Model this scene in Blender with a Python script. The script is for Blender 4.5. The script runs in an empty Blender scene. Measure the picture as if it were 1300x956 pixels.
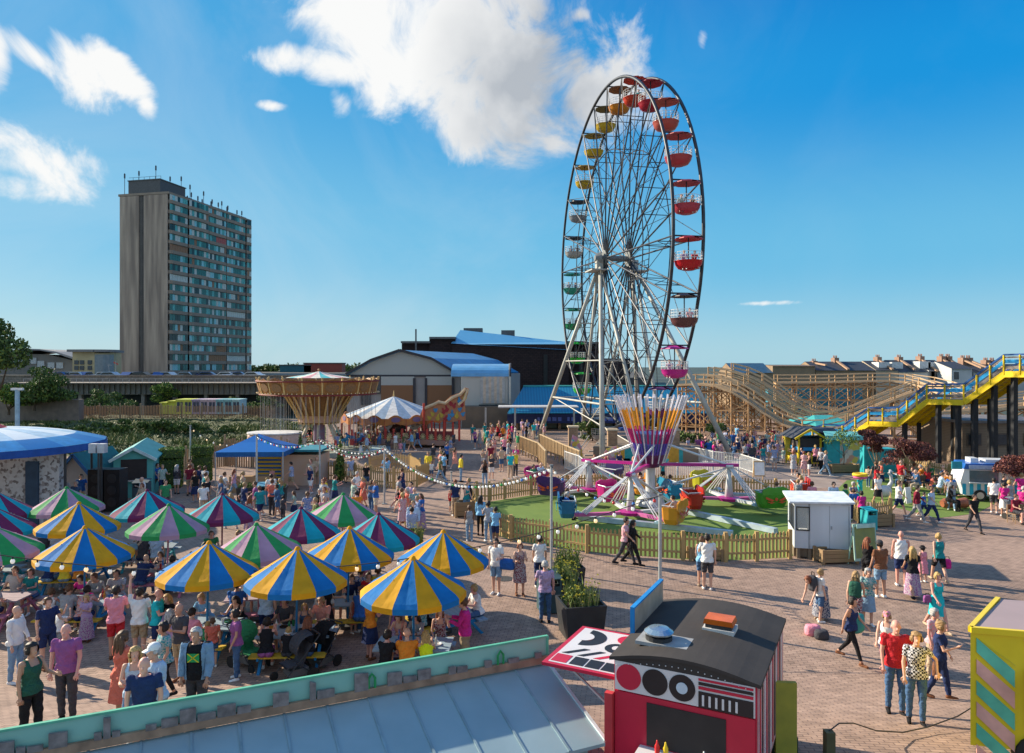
import bpy, math, random
import numpy as np
from mathutils import Vector, Matrix, Euler
PI=math.pi; R=math.radians
rng=random.Random(7)
SC=bpy.context.scene; COL=SC.collection
F=910.0; HZ=465.0; H=7.4
def W(px,py,d): return Vector(((px-650)*d/F, d, H-(py-HZ)*d/F))
def gz(y):
    t=min(1,max(0,(17.6-y)/7.2)); return 1.3*t*t*(3-2*t)
def G(px,py,z=None):
    if z is None:
        d=F*H/(py-HZ)
        for _ in range(30): d=.5*d+.5*F*(H-gz(d))/(py-HZ)
        return Vector(((px-650)*d/F,d,gz(d)))
    d=F*(H-z)/(py-HZ); return Vector(((px-650)*d/F, d, z))
# ---------------------------------------------------------------- materials
MATS={}
def lin(c):
    if isinstance(c,str):
        c=c.lstrip('#'); c=[int(c[i:i+2],16)/255 for i in (0,2,4)]
        return tuple((x/12.92 if x<=.04045 else ((x+.055)/1.055)**2.4) for x in c)
    return tuple(c)
def mat(name,c,rough=.7,metal=0,var=.18,scale=3.0,bump=0,spec=.4,c2=None,kind=None,alpha=1,emit=0,trans=0):
    if name in MATS: return MATS[name]
    c=lin(c); m=bpy.data.materials.new(name); MATS[name]=m; m.use_nodes=True
    nt=m.node_tree; N=nt.nodes; L=nt.links; b=N['Principled BSDF']
    b.inputs['Roughness'].default_value=rough; b.inputs['Metallic'].default_value=metal
    b.inputs['Specular IOR Level'].default_value=spec
    tc=N.new('ShaderNodeTexCoord'); ns=N.new('ShaderNodeTexNoise'); ns.inputs['Scale'].default_value=scale; ns.inputs['Detail'].default_value=6
    L.new(tc.outputs['Object'],ns.inputs['Vector'])
    fac=ns.outputs['Fac']
    if kind=='streak':
        mpp=N.new('ShaderNodeMapping'); mpp.inputs['Scale'].default_value=(1,1,.09); L.new(tc.outputs['Object'],mpp.inputs[0]); L.new(mpp.outputs[0],ns.inputs['Vector'])
        mr=N.new('ShaderNodeMapRange'); mr.inputs[1].default_value=.35; mr.inputs[2].default_value=.65; L.new(fac,mr.inputs[0]); fac=mr.outputs[0]
    if kind in('check','stripe','planks','corr'):
        wv=N.new('ShaderNodeTexWave'); wv.wave_type='BANDS'; wv.bands_direction='Z' if kind=='stripe' else 'X'
        wv.inputs['Scale'].default_value=scale; L.new(tc.outputs['Object'],wv.inputs['Vector'])
        fac=wv.outputs['Fac']
        if kind=='stripe':
            r=N.new('ShaderNodeMath'); r.operation='GREATER_THAN'; r.inputs[1].default_value=.5; L.new(fac,r.inputs[0]); fac=r.outputs[0]
        if kind=='check':
            ck=N.new('ShaderNodeTexChecker'); ck.inputs['Scale'].default_value=scale; L.new(tc.outputs['Object'],ck.inputs['Vector']); fac=ck.outputs['Fac']
    if kind=='floral':
        vo=N.new('ShaderNodeTexVoronoi'); vo.inputs['Scale'].default_value=scale; L.new(tc.outputs['Object'],vo.inputs['Vector'])
        r=N.new('ShaderNodeMath'); r.operation='GREATER_THAN'; r.inputs[1].default_value=.45; L.new(vo.outputs['Distance'],r.inputs[0]); fac=r.outputs[0]
    mx=N.new('ShaderNodeMix'); mx.data_type='RGBA'
    if c2 is not None:
        a,bb=c,lin(c2)
    else:
        a=tuple(x*(1-var) for x in c); bb=tuple(min(1,x*(1+var)) for x in c)
    mx.inputs[6].default_value=(*a,1); mx.inputs[7].default_value=(*bb,1)
    if kind is None and c2 is None:
        mr=N.new('ShaderNodeMapRange'); mr.inputs[1].default_value=.3; mr.inputs[2].default_value=.7; L.new(fac,mr.inputs[0]); fac=mr.outputs[0]
    L.new(fac,mx.inputs[0]); L.new(mx.outputs[2],b.inputs['Base Color'])
    if bump:
        bp=N.new('ShaderNodeBump'); bp.inputs['Strength'].default_value=bump; bp.inputs['Distance'].default_value=.03
        L.new(fac,bp.inputs['Height']); L.new(bp.outputs[0],b.inputs['Normal'])
    if alpha<1: b.inputs['Alpha'].default_value=alpha
    if trans: b.inputs['Transmission Weight'].default_value=trans
    if emit:
        b.inputs['Emission Color'].default_value=(*c,1); b.inputs['Emission Strength'].default_value=emit
    return m
def P(name,c,**k): return mat(name,c,**k)
def brickmat(name,c1,c2,cm,sx,sy,rough=.85,stain=.3,bumpd=.01,vert=False,var2=None):
    m=bpy.data.materials.new(name); MATS[name]=m; m.use_nodes=True; nt=m.node_tree; N=nt.nodes; L=nt.links; b=N['Principled BSDF']
    b.inputs['Roughness'].default_value=rough; b.inputs['Specular IOR Level'].default_value=.3
    tc=N.new('ShaderNodeTexCoord'); mp=N.new('ShaderNodeMapping'); L.new(tc.outputs['Object'],mp.inputs[0])
    if vert: mp.inputs['Rotation'].default_value=(R(90),0,0)
    else: mp.inputs['Rotation'].default_value=(0,0,R(8))
    br=N.new('ShaderNodeTexBrick'); L.new(mp.outputs[0],br.inputs['Vector'])
    br.inputs['Color1'].default_value=(*lin(c1),1); br.inputs['Color2'].default_value=(*lin(c2),1); br.inputs['Mortar'].default_value=(*lin(cm),1)
    br.inputs['Scale'].default_value=1; br.inputs['Brick Width'].default_value=sx; br.inputs['Row Height'].default_value=sy
    br.inputs['Mortar Size'].default_value=sy*.09; br.inputs['Mortar Smooth'].default_value=.3
    n1=N.new('ShaderNodeTexNoise'); n1.inputs['Scale'].default_value=.16; n1.inputs['Detail'].default_value=8; L.new(tc.outputs['Object'],n1.inputs['Vector'])
    n2=N.new('ShaderNodeTexNoise'); n2.inputs['Scale'].default_value=3.1; n2.inputs['Detail'].default_value=5; L.new(tc.outputs['Object'],n2.inputs['Vector'])
    ad=N.new('ShaderNodeMath'); ad.operation='ADD'; L.new(n1.outputs[0],ad.inputs[0]); L.new(n2.outputs[0],ad.inputs[1])
    mr=N.new('ShaderNodeMapRange'); mr.inputs[1].default_value=.75; mr.inputs[2].default_value=1.25; mr.inputs[3].default_value=1-stain; mr.inputs[4].default_value=1+stain*.6; L.new(ad.outputs[0],mr.inputs[0])
    mu=N.new('ShaderNodeVectorMath'); mu.operation='SCALE'; L.new(br.outputs[0],mu.inputs[0]); L.new(mr.outputs[0],mu.inputs['Scale'])
    L.new(mu.outputs[0],b.inputs['Base Color'])
    bp=N.new('ShaderNodeBump'); bp.inputs['Distance'].default_value=bumpd; bp.inputs['Strength'].default_value=.5; bp.invert=True; L.new(br.outputs['Fac'],bp.inputs['Height']); L.new(bp.outputs[0],b.inputs['Normal'])
    return m
def voromat(name,cols,scale,rough=.7):
    """random patches of given colours"""
    m=bpy.data.materials.new(name); MATS[name]=m; m.use_nodes=True; nt=m.node_tree; N=nt.nodes; L=nt.links; b=N['Principled BSDF']; b.inputs['Roughness'].default_value=rough
    tc=N.new('ShaderNodeTexCoord'); v=N.new('ShaderNodeTexVoronoi'); v.inputs['Scale'].default_value=scale; L.new(tc.outputs['Object'],v.inputs['Vector'])
    sp=N.new('ShaderNodeSeparateColor'); L.new(v.outputs['Color'],sp.inputs[0])
    cr=N.new('ShaderNodeValToRGB'); cr.color_ramp.interpolation='CONSTANT'; L.new(sp.outputs[0],cr.inputs[0])
    while len(cr.color_ramp.elements)<len(cols): cr.color_ramp.elements.new(.5)
    for i,c in enumerate(cols):
        cr.color_ramp.elements[i].position=i/len(cols); cr.color_ramp.elements[i].color=(*lin(c),1)
    L.new(cr.outputs[0],b.inputs['Base Color']); return m
# ---------------------------------------------------------------- object helpers
def obj(name,me,m=None,parent=None):
    o=bpy.data.objects.new(name,me); COL.objects.link(o)
    if m is not None:
        for mm in (m if isinstance(m,(list,tuple)) else [m]): me.materials.append(mm)
    if parent is not None: o.parent=parent
    return o
def tag(o,label=None,cat=None,group=None,kind=None):
    if label: o['label']=label
    if cat: o['category']=cat
    if group: o['group']=group
    if kind: o['kind']=kind
    return o
def empty(name,loc=(0,0,0),rz=0):
    o=bpy.data.objects.new(name,None); COL.objects.link(o); o.location=loc; o.rotation_euler=(0,0,rz); o.empty_display_size=.3; return o
def thing(name,label,cat,loc=(0,0,0),rz=0,group=None): return tag(empty(name,loc,rz),label,cat,group)
KIDS={}
def dup(root,loc=None,rz=None,label=None,group=None):
    r=root.copy(); COL.objects.link(r)
    if loc is not None: r.location=loc
    if rz is not None: r.rotation_euler=(0,0,rz)
    if label: r['label']=label
    if group: r['group']=group
    def rec(a,b):
        for ch in [c for c in list(a.children)]:
            c=ch.copy(); COL.objects.link(c); c.parent=b; rec(ch,c)
    rec(root,r); return r
class MB:
    def __init__(s,org=(0,0,0)): s.v=[];s.f=[];s.m=[];s.o=Vector(org);s.mi=0
    def add(s,vs,fs):
        n=len(s.v); s.v+=[tuple(Vector(v)-s.o) for v in vs]; s.f+=[tuple(i+n for i in f) for f in fs]; s.m+=[s.mi]*len(fs); return s
    def box(s,c,size,rz=0,M=None):
        hx,hy,hz=size[0]/2,size[1]/2,size[2]/2
        vs=[Vector((x,y,z)) for x in(-hx,hx) for y in(-hy,hy) for z in(-hz,hz)]
        Mx=Matrix.Rotation(rz,3,'Z') if M is None else M
        vs=[Mx@v+Vector(c) for v in vs]
        return s.add(vs,[(0,1,3,2),(4,6,7,5),(0,4,5,1),(2,3,7,6),(0,2,6,4),(1,5,7,3)])
    def bb(s,x0,x1,y0,y1,z0,z1): return s.box(((x0+x1)/2,(y0+y1)/2,(z0+z1)/2),(x1-x0,y1-y0,z1-z0))
    def bar(s,p,q,w=.05,h=None,up=(0,0,1)):
        h=h or w; p=Vector(p);q=Vector(q);d=q-p
        if d.length<1e-6: return s
        d=d.normalized(); u=Vector(up)
        if abs(d.dot(u))>.99: u=Vector((1,0,0))
        x=d.cross(u).normalized()*w/2; z=x.cross(d).normalized()*h/2
        vs=[a+b*x+c*z for a in(p,q) for b in(-1,1) for c in(-1,1)]
        return s.add(vs,[(0,1,3,2),(4,6,7,5),(0,4,5,1),(2,3,7,6),(0,2,6,4),(1,5,7,3)])
    def tube(s,pts,r,n=8,cap=True):
        pts=[Vector(p) for p in pts]; k=len(pts); rs=r if isinstance(r,(list,tuple)) else [r]*k
        vs=[];fs=[];ref=None
        for i,p in enumerate(pts):
            t=(pts[min(i+1,k-1)]-pts[max(i-1,0)]).normalized()
            if ref is None: ref=Vector((0,0,1)) if abs(t.z)<.9 else Vector((1,0,0))
            a=t.cross(ref).normalized(); b=a.cross(t).normalized(); ref=b
            for j in range(n):
                an=2*PI*j/n; vs.append(p+rs[i]*(math.cos(an)*a+math.sin(an)*b))
        for i in range(k-1):
            for j in range(n): fs.append((i*n+j,i*n+(j+1)%n,(i+1)*n+(j+1)%n,(i+1)*n+j))
        if cap: fs.append(tuple(range(n))[::-1]); fs.append(tuple((k-1)*n+j for j in range(n)))
        return s.add(vs,fs)
    def lathe(s,prof,c=(0,0,0),n=24,a0=0,a1=2*PI,sx=1,sy=1):
        full=abs(a1-a0-2*PI)<1e-6; m=n if full else n+1; vs=[];fs=[]
        for r,z in prof:
            for j in range(m):
                an=a0+(a1-a0)*j/n; vs.append((c[0]+r*math.cos(an)*sx,c[1]+r*math.sin(an)*sy,c[2]+z))
        for i in range(len(prof)-1):
            for j in range(n): fs.append((i*m+j,i*m+(j+1)%m,(i+1)*m+(j+1)%m,(i+1)*m+j))
        return s.add(vs,fs)
    def disc(s,c,r,n=20,M=None,h=.01):
        s.cyl(c,r,h,n,M); return s
    def cyl(s,c,r,h,n=16,M=None,r2=None):
        r2=r if r2 is None else r2; M=M or Matrix.Identity(3); c=Vector(c)
        vs=[c+M@Vector((rr*math.cos(2*PI*j/n),rr*math.sin(2*PI*j/n),z)) for rr,z in((r,-h/2),(r2,h/2)) for j in range(n)]
        return s.add(vs,[(j,(j+1)%n,n+(j+1)%n,n+j) for j in range(n)]+[tuple(range(n))[::-1],tuple(n+j for j in range(n))])
    def poly(s,pts): return s.add(pts,[tuple(range(len(pts)))])
    def prism(s,pts,vec):
        n=len(pts); vec=Vector(vec); a=[Vector(p) for p in pts]
        return s.add(a+[p+vec for p in a],[tuple(range(n))[::-1],tuple(n+i for i in range(n))]+[(i,(i+1)%n,n+(i+1)%n,n+i) for i in range(n)])
    def sph(s,c,r,n=10,sc=(1,1,1)):
        pr=[]
        for i in range(n//2+1):
            a=-PI/2+PI*i/(n//2); pr.append((max(1e-4,r*math.cos(a)),r*math.sin(a)*sc[2]))
        return s.lathe(pr,c,n,sx=sc[0],sy=sc[1])
    def build(s,name,m=None,parent=None,smooth=False):
        me=bpy.data.meshes.new(name); me.from_pydata(s.v,[],s.f); 
        if any(s.m): me.polygons.foreach_set('material_index',s.m)
        if smooth: me.polygons.foreach_set('use_smooth',[True]*len(s.f))
        me.update()
        o=obj(name,me,m,parent)
        if parent is None: o.location=s.o
        return o
def struct(o): o['kind']='structure'; return o
# ---------------------------------------------------------------- camera, sun, sky
cam=bpy.data.cameras.new('camera'); co=bpy.data.objects.new('camera',cam); COL.objects.link(co); SC.camera=co
co.location=(0,0,H); co.rotation_euler=(R(90),0,0); cam.sensor_width=36; cam.lens=F/1300*36; cam.shift_y=-13/1300; cam.clip_end=6000; cam.clip_start=.1
SAZ=R(-62); SEL=R(25)   # azimuth from +Y (negative = left)
sv=Vector((math.sin(SAZ)*math.cos(SEL),math.cos(SAZ)*math.cos(SEL),math.sin(SEL)))
sl=bpy.data.lights.new('sun','SUN'); sl.energy=5.0; sl.angle=R(.5); sl.color=(1,.86,.66); so=bpy.data.objects.new('sun',sl); COL.objects.link(so)
so.rotation_euler=sv.to_track_quat('Z','Y').to_euler()
w=bpy.data.worlds.new('World'); SC.world=w; w.use_nodes=True; nt=w.node_tree; N=nt.nodes; L=nt.links
SKYGAIN=3.85
bg=N['Background']; bg.inputs[1].default_value=.15
sky=N.new('ShaderNodeTexSky'); sky.sky_type='NISHITA'; sky.sun_disc=False; sky.sun_elevation=SEL; sky.sun_rotation=SAZ; sky.air_density=1.0; sky.dust_density=.6; sky.ozone_density=2.5
def mth(op,a,b=None,c=None,clamp=False):
    n=N.new('ShaderNodeMath'); n.operation=op; n.use_clamp=clamp
    for i,x in enumerate((a,b,c)):
        if x is None: continue
        if isinstance(x,(int,float)): n.inputs[i].default_value=x
        else: L.new(x,n.inputs[i])
    return n.outputs[0]
tc=N.new('ShaderNodeTexCoord'); sx=N.new('ShaderNodeSeparateXYZ'); L.new(tc.outputs['Generated'],sx.inputs[0])
az=mth('MULTIPLY',mth('ARCTAN2',sx.outputs[0],sx.outputs[1]),57.2958); el=mth('MULTIPLY',mth('ARCSINE',sx.outputs[2]),57.2958)
cb=N.new('ShaderNodeCombineXYZ'); L.new(az,cb.inputs[0]); L.new(el,cb.inputs[1])
nw=N.new('ShaderNodeTexNoise'); nw.inputs['Scale'].default_value=.16; nw.inputs['Detail'].default_value=10; nw.inputs['Roughness'].default_value=.62; nw.inputs['Distortion'].default_value=.6; L.new(cb.outputs[0],nw.inputs['Vector'])
BL=[(470,20,100,55,0,1),(560,55,120,85,0,1),(640,85,95,110,0,1),(605,160,48,45,0,1),(362,75,55,20,-8,.9),(425,85,55,22,0,.9),(735,120,55,80,10,.75),(790,90,60,55,0,.5),(50,75,65,20,32,.85),(95,95,55,40,50,.8),(150,95,58,22,35,.85),(185,130,25,14,60,.7),(-5,70,22,50,0,.8),(45,200,100,45,12,.9),(20,235,70,25,0,.7),(347,134,22,7,0,.7),(892,50,9,14,0,.6),(735,20,16,9,0,.6),(430,130,14,18,0,.45),(700,180,18,20,0,.55),(965,385,40,3,0,.4),(890,388,18,3,0,.3)]
acc=None
for (px,py,rx,ry,ro,am) in BL:
    a=math.degrees(math.atan((px-650)/F)); e=math.degrees(math.atan((HZ-py)/F*math.cos(R(a)))); k=57.3/F*math.cos(R(a))**2
    mp=N.new('ShaderNodeMapping'); mp.vector_type='TEXTURE'; mp.inputs['Location'].default_value=(a,e,0); mp.inputs['Rotation'].default_value=(0,0,-R(ro)); mp.inputs['Scale'].default_value=(rx*k*1.25,ry*k*1.25,1)
    L.new(cb.outputs[0],mp.inputs[0]); ln=N.new('ShaderNodeVectorMath'); ln.operation='LENGTH'; L.new(mp.outputs[0],ln.inputs[0])
    v=mth('MULTIPLY',mth('SUBTRACT',1.0,mth('POWER',ln.outputs['Value'],1.6)),am)
    acc=v if acc is None else mth('SMOOTH_MAX',acc,v,.12)
dn=mth('ADD',acc,mth('MULTIPLY',mth('SUBTRACT',nw.outputs[0],.56),2.6))
bz=mth('SUBTRACT',mth('MULTIPLY',mth('SUBTRACT',mth('ABSOLUTE',az),72.0),.05,None,True),.45)  # unseen clouds to the sides and rear, added to raise the white fill light
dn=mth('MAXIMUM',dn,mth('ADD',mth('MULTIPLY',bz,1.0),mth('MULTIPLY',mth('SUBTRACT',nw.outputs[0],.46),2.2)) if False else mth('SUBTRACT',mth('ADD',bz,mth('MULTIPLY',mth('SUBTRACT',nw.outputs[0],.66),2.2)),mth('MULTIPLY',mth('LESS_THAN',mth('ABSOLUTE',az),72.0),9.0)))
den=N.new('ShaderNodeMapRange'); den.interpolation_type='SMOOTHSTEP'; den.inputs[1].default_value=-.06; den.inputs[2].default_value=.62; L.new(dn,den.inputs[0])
# cloud tone: greyer in the thick middle, bright at the sunward and lower edges
n2=N.new('ShaderNodeTexNoise'); n2.inputs['Scale'].default_value=.22; n2.inputs['Detail'].default_value=7; L.new(cb.outputs[0],n2.inputs['Vector'])
mp=N.new('ShaderNodeMapping'); mp.vector_type='TEXTURE'; mp.inputs['Location'].default_value=(2.2,21.5,0); mp.inputs['Scale'].default_value=(9,9.5,1); L.new(cb.outputs[0],mp.inputs[0])
ln=N.new('ShaderNodeVectorMath'); ln.operation='LENGTH'; L.new(mp.outputs[0],ln.inputs[0])
gr=mth('MULTIPLY',mth('SUBTRACT',1.15,ln.outputs['Value'],None,True),mth('ADD',.05,mth('MULTIPLY',n2.outputs[0],2.0)),None,True)
cc=N.new('ShaderNodeMix'); cc.data_type='RGBA'; cc.inputs[6].default_value=(3.6,3.6,3.55,1); cc.inputs[7].default_value=(1.75,1.88,2.05,1); L.new(gr,cc.inputs[0])
hs=N.new('ShaderNodeHueSaturation'); hs.inputs['Saturation'].default_value=1.35; hs.inputs['Value'].default_value=1.0; L.new(sky.outputs[0],hs.inputs['Color'])
def ramp(cols):
    r=N.new('ShaderNodeValToRGB'); r.color_ramp.interpolation='EASE'
    while len(r.color_ramp.elements)<len(cols): r.color_ramp.elements.new(.5)
    for i,(p,c) in enumerate(cols): r.color_ramp.elements[i].position=p; r.color_ramp.elements[i].color=(*c,1)
    L.new(mth('DIVIDE',el,40.0,None,True),r.inputs[0]); return r.outputs[0]
rl=ramp([(0,(.36,.60,.71)),(.25,(.17,.49,.72)),(.55,(.065,.37,.69)),(.9,(.035,.30,.65))]); rr_=ramp([(0,(.35,.60,.72)),(.2,(.13,.47,.73)),(.5,(.006,.28,.68)),(.8,(.0,.15,.55))])
az01=N.new('ShaderNodeMapRange'); az01.interpolation_type='SMOOTHSTEP'; az01.inputs[1].default_value=-30; az01.inputs[2].default_value=34; L.new(az,az01.inputs[0])
gm=N.new('ShaderNodeMix'); gm.data_type='RGBA'; L.new(az01.outputs[0],gm.inputs[0]); L.new(rl,gm.inputs[6]); L.new(rr_,gm.inputs[7])
gs=N.new('ShaderNodeVectorMath'); gs.operation='SCALE'; L.new(gm.outputs[2],gs.inputs[0]); gs.inputs['Scale'].default_value=SKYGAIN
tn=N.new('ShaderNodeMix'); tn.data_type='RGBA'; tn.inputs[0].default_value=.95; L.new(hs.outputs[0],tn.inputs[6]); L.new(gs.outputs[0],tn.inputs[7])
n3=N.new('ShaderNodeTexNoise'); n3.inputs['Scale'].default_value=.05; n3.inputs['Detail'].default_value=9; n3.inputs['Roughness'].default_value=.6; n3.inputs['Distortion'].default_value=1.2; L.new(cb.outputs[0],n3.inputs['Vector'])
veil=mth('MULTIPLY',mth('MULTIPLY',mth('SUBTRACT',n3.outputs[0],.42,None,True),.7),mth('SUBTRACT',1.15,az01.outputs[0],None,True))
vm=N.new('ShaderNodeMix'); vm.data_type='RGBA'; L.new(veil,vm.inputs[0]); L.new(tn.outputs[2],vm.inputs[6]); vm.inputs[7].default_value=(2.9,3.1,3.2,1)
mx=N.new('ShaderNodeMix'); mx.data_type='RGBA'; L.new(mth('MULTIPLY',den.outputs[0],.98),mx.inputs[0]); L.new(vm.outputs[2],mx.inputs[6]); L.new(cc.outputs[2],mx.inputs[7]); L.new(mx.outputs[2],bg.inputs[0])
SC.view_settings.view_transform='Standard'; SC.view_settings.look='None'; SC.view_settings.exposure=0.85; SC.view_settings.gamma=1
SC.cycles.max_bounces=6; SC.cycles.transparent_max_bounces=12; SC.cycles.use_denoising=True
# ---------------------------------------------------------------- ground
pave=brickmat('brick_paving',(.40,.275,.21),(.325,.225,.175),(.18,.125,.10),.23,.115,stain=.32,bumpd=.015)
g=MB(); g.poly([(-3000,-60,0),(3000,-60,0),(3000,5000,0),(-3000,5000,0)]); 
far=P('far_land',(.05,.07,.055),scale=.02,var=.4)
struct(g.build('ground',far))
pv=MB((0,0,.004)); ys=[-20,0,8]+[9+.5*i for i in range(25)]+[30,100]
for y in ys: pv.v+=[(-45,y,gz(y)),(60,y,gz(y))]
pv.f=[(2*i,2*i+1,2*i+3,2*i+2) for i in range(len(ys)-1)]; pv.m=[0]*len(pv.f); struct(pv.build('brick_paving',pave))
turf=P('artificial_turf',(.16,.24,.045),c2=(.095,.165,.03),scale=.9,rough=.95,bump=.5)
asph=P('asphalt_path',(.30,.24,.21),scale=.8,var=.2,rough=.9)
# ---------------------------------------------------------------- people
def caps(mb,p,q,r0,r1,n=10,flat=None):
    p=Vector(p);q=Vector(q);d=(q-p); 
    if d.length<1e-5: d=Vector((0,0,.001))
    t=d.normalized(); pts=[];rs=[]
    for a in(-90,-60,-30,0): pts.append(p+t*r0*math.sin(R(a)));rs.append(max(1e-4,r0*math.cos(R(a))))
    for a in(0,30,60,90): pts.append(q+t*r1*math.sin(R(a)));rs.append(max(1e-4,r1*math.cos(R(a))))
    mb.tube(pts,rs,n)
POSES={
 'stand':dict(legs=((3,4),(-3,2)),arms=((8,9,18),(2,9,12))),
 'stand_easy':dict(legs=((6,8),(-2,0)),arms=((25,12,70),(0,10,10))),
 'hips':dict(legs=((4,4),(-5,2)),arms=((-25,38,75),(6,10,15))),
 'hold':dict(legs=((2,3),(-4,3)),arms=((28,8,85),(24,10,80))),
 'walk':dict(legs=((26,10),(-20,16)),arms=((-22,8,14),(24,8,24))),
 'walk2':dict(legs=((-18,22),(24,6)),arms=((22,8,30),(-20,10,12))),
 'photo':dict(legs=((3,3),(-3,2)),arms=((95,10,70),(80,14,95))),
 'bend':dict(legs=((10,4),(0,2)),arms=((16,6,14),(4,8,26)),lean=58),
 'armup':dict(legs=((3,3),(-3,2)),arms=((150,14,20),(10,10,40))),
 'sit':dict(legs=((84,80),(80,86)),arms=((38,8,62),(30,10,70)),lean=10,sit=1),
 'sit_lean':dict(legs=((82,92),(86,78)),arms=((55,10,50),(48,10,62)),lean=24,sit=1),
 'sit_up':dict(legs=((84,84),(84,84)),arms=((70,14,90),(20,10,60)),lean=4,sit=1),
 'carry':dict(legs=((14,5),(-12,12)),arms=((10,14,20),(20,10,95))),
}
def skeleton(pose,build):
    p=POSES[pose]; f=(build=='f'); c=(build=='c')
    sw=.168 if f else .19; hw=.09; S={}
    lean=R(p.get('lean',0)); hz=.92 if not p.get('sit') else .46+.10
    if not p.get('sit'):
        # lower hip so the lower foot touches the ground
        m=9
        for a,b in p['legs']:
            a1=R(a);b1=R(a-b); m=min(m,-( .43*math.cos(a1)+.42*math.cos(b1)))
        hz=-m+.075
    hip=Vector((0,0,hz)); fw=Vector((0,-1,0))
    def tp(x,y,z):   # torso local -> world (lean forward about hip)
        return hip+Vector((x, y*math.cos(lean)-z*math.sin(lean), z*math.cos(lean)+y*math.sin(lean)*-1 if False else z*math.cos(lean)-y*-math.sin(lean)*1))
    def tp(x,y,z): return hip+Matrix.Rotation(lean,3,'X')@Vector((x,y,z))
    S['hip']=hip; S['tp']=tp; S['lean']=lean; S['seg']=[]
    sg=S['seg']
    for s,(a,b) in zip((1,-1),p['legs']):
        h=hip+Vector((s*hw,0,0)); k=h+.43*Vector((s*.03,-math.sin(R(a)),-math.cos(R(a)))); an=k+.42*Vector((0,-math.sin(R(a-b)),-math.cos(R(a-b))))
        th=(.088,.058) if not f else (.092,.056)
        sg.append(('thigh',h,k,*th)); sg.append(('shin',k,an,.056,.037))
        if p.get('sit'): an.z=max(an.z,.075)
        sg.append(('foot',an+Vector((0,.03,-.035)),an+Vector((s*.02,-.15,-.045)),.036,.028))
    for s,(a,ab,b) in zip((1,-1),p['arms']):
        sh=tp(s*sw,0,.50); a0=R(a); ab=R(ab)
        d=Vector((s*math.sin(ab),-math.sin(a0)*math.cos(ab),-math.cos(a0)*math.cos(ab))); e=sh+.28*d
        a1=R(a+b); d2=Vector((-s*.25*math.sin(R(b))+s*math.sin(ab)*.3,-math.sin(a1),-math.cos(a1))).normalized(); wr=e+.245*d2
        ur=(.046,.037) if not f else (.040,.032)
        sg.append(('uarm',sh,e,*ur)); sg.append(('farm',e,wr,.036,.024))
        lat=Vector((0,1,0)).cross(d2)
        if lat.length<.2: lat=Vector((1,0,0)).cross(d2)
        lat.normalize(); nrm=d2.cross(lat)
        pe=wr+.075*d2; sg.append(('hand',wr+.01*d2,pe,.024,.030))
        for i,(o,l) in enumerate(((-.036,.062),(-.012,.075),(.012,.072),(.036,.055))):
            b0=pe+lat*o+d2*.005; m1=b0+d2*l*.55+lat*o*.15+nrm*.006; m2=m1+d2*l*.45+nrm*.022
            sg.append(('hand',b0,m1,.0095,.0085)); sg.append(('hand',m1,m2,.0085,.007))
        t0=wr+.02*d2-lat*.02*s; t1=t0+(d2*.6-lat*s*.8).normalized()*.05; sg.append(('hand',t0,t1,.012,.010)); sg.append(('hand',t1,t1+d2*.03,.010,.008))
    return S
HEADN={}
MESHC={}
def remesh(mb,vox,smooth=2):
    me=bpy.data.meshes.new('tmp'); me.from_pydata(mb.v,[],mb.f); o=bpy.data.objects.new('tmp',me); COL.objects.link(o)
    md=o.modifiers.new('r','REMESH'); md.mode='VOXEL'; md.voxel_size=vox; md.use_smooth_shade=True
    if smooth: ms=o.modifiers.new('s','SMOOTH'); ms.iterations=smooth; ms.factor=.4
    dg=bpy.context.evaluated_depsgraph_get(); r=bpy.data.meshes.new_from_object(o.evaluated_get(dg))
    bpy.data.objects.remove(o); bpy.data.meshes.remove(me); return r
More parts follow.
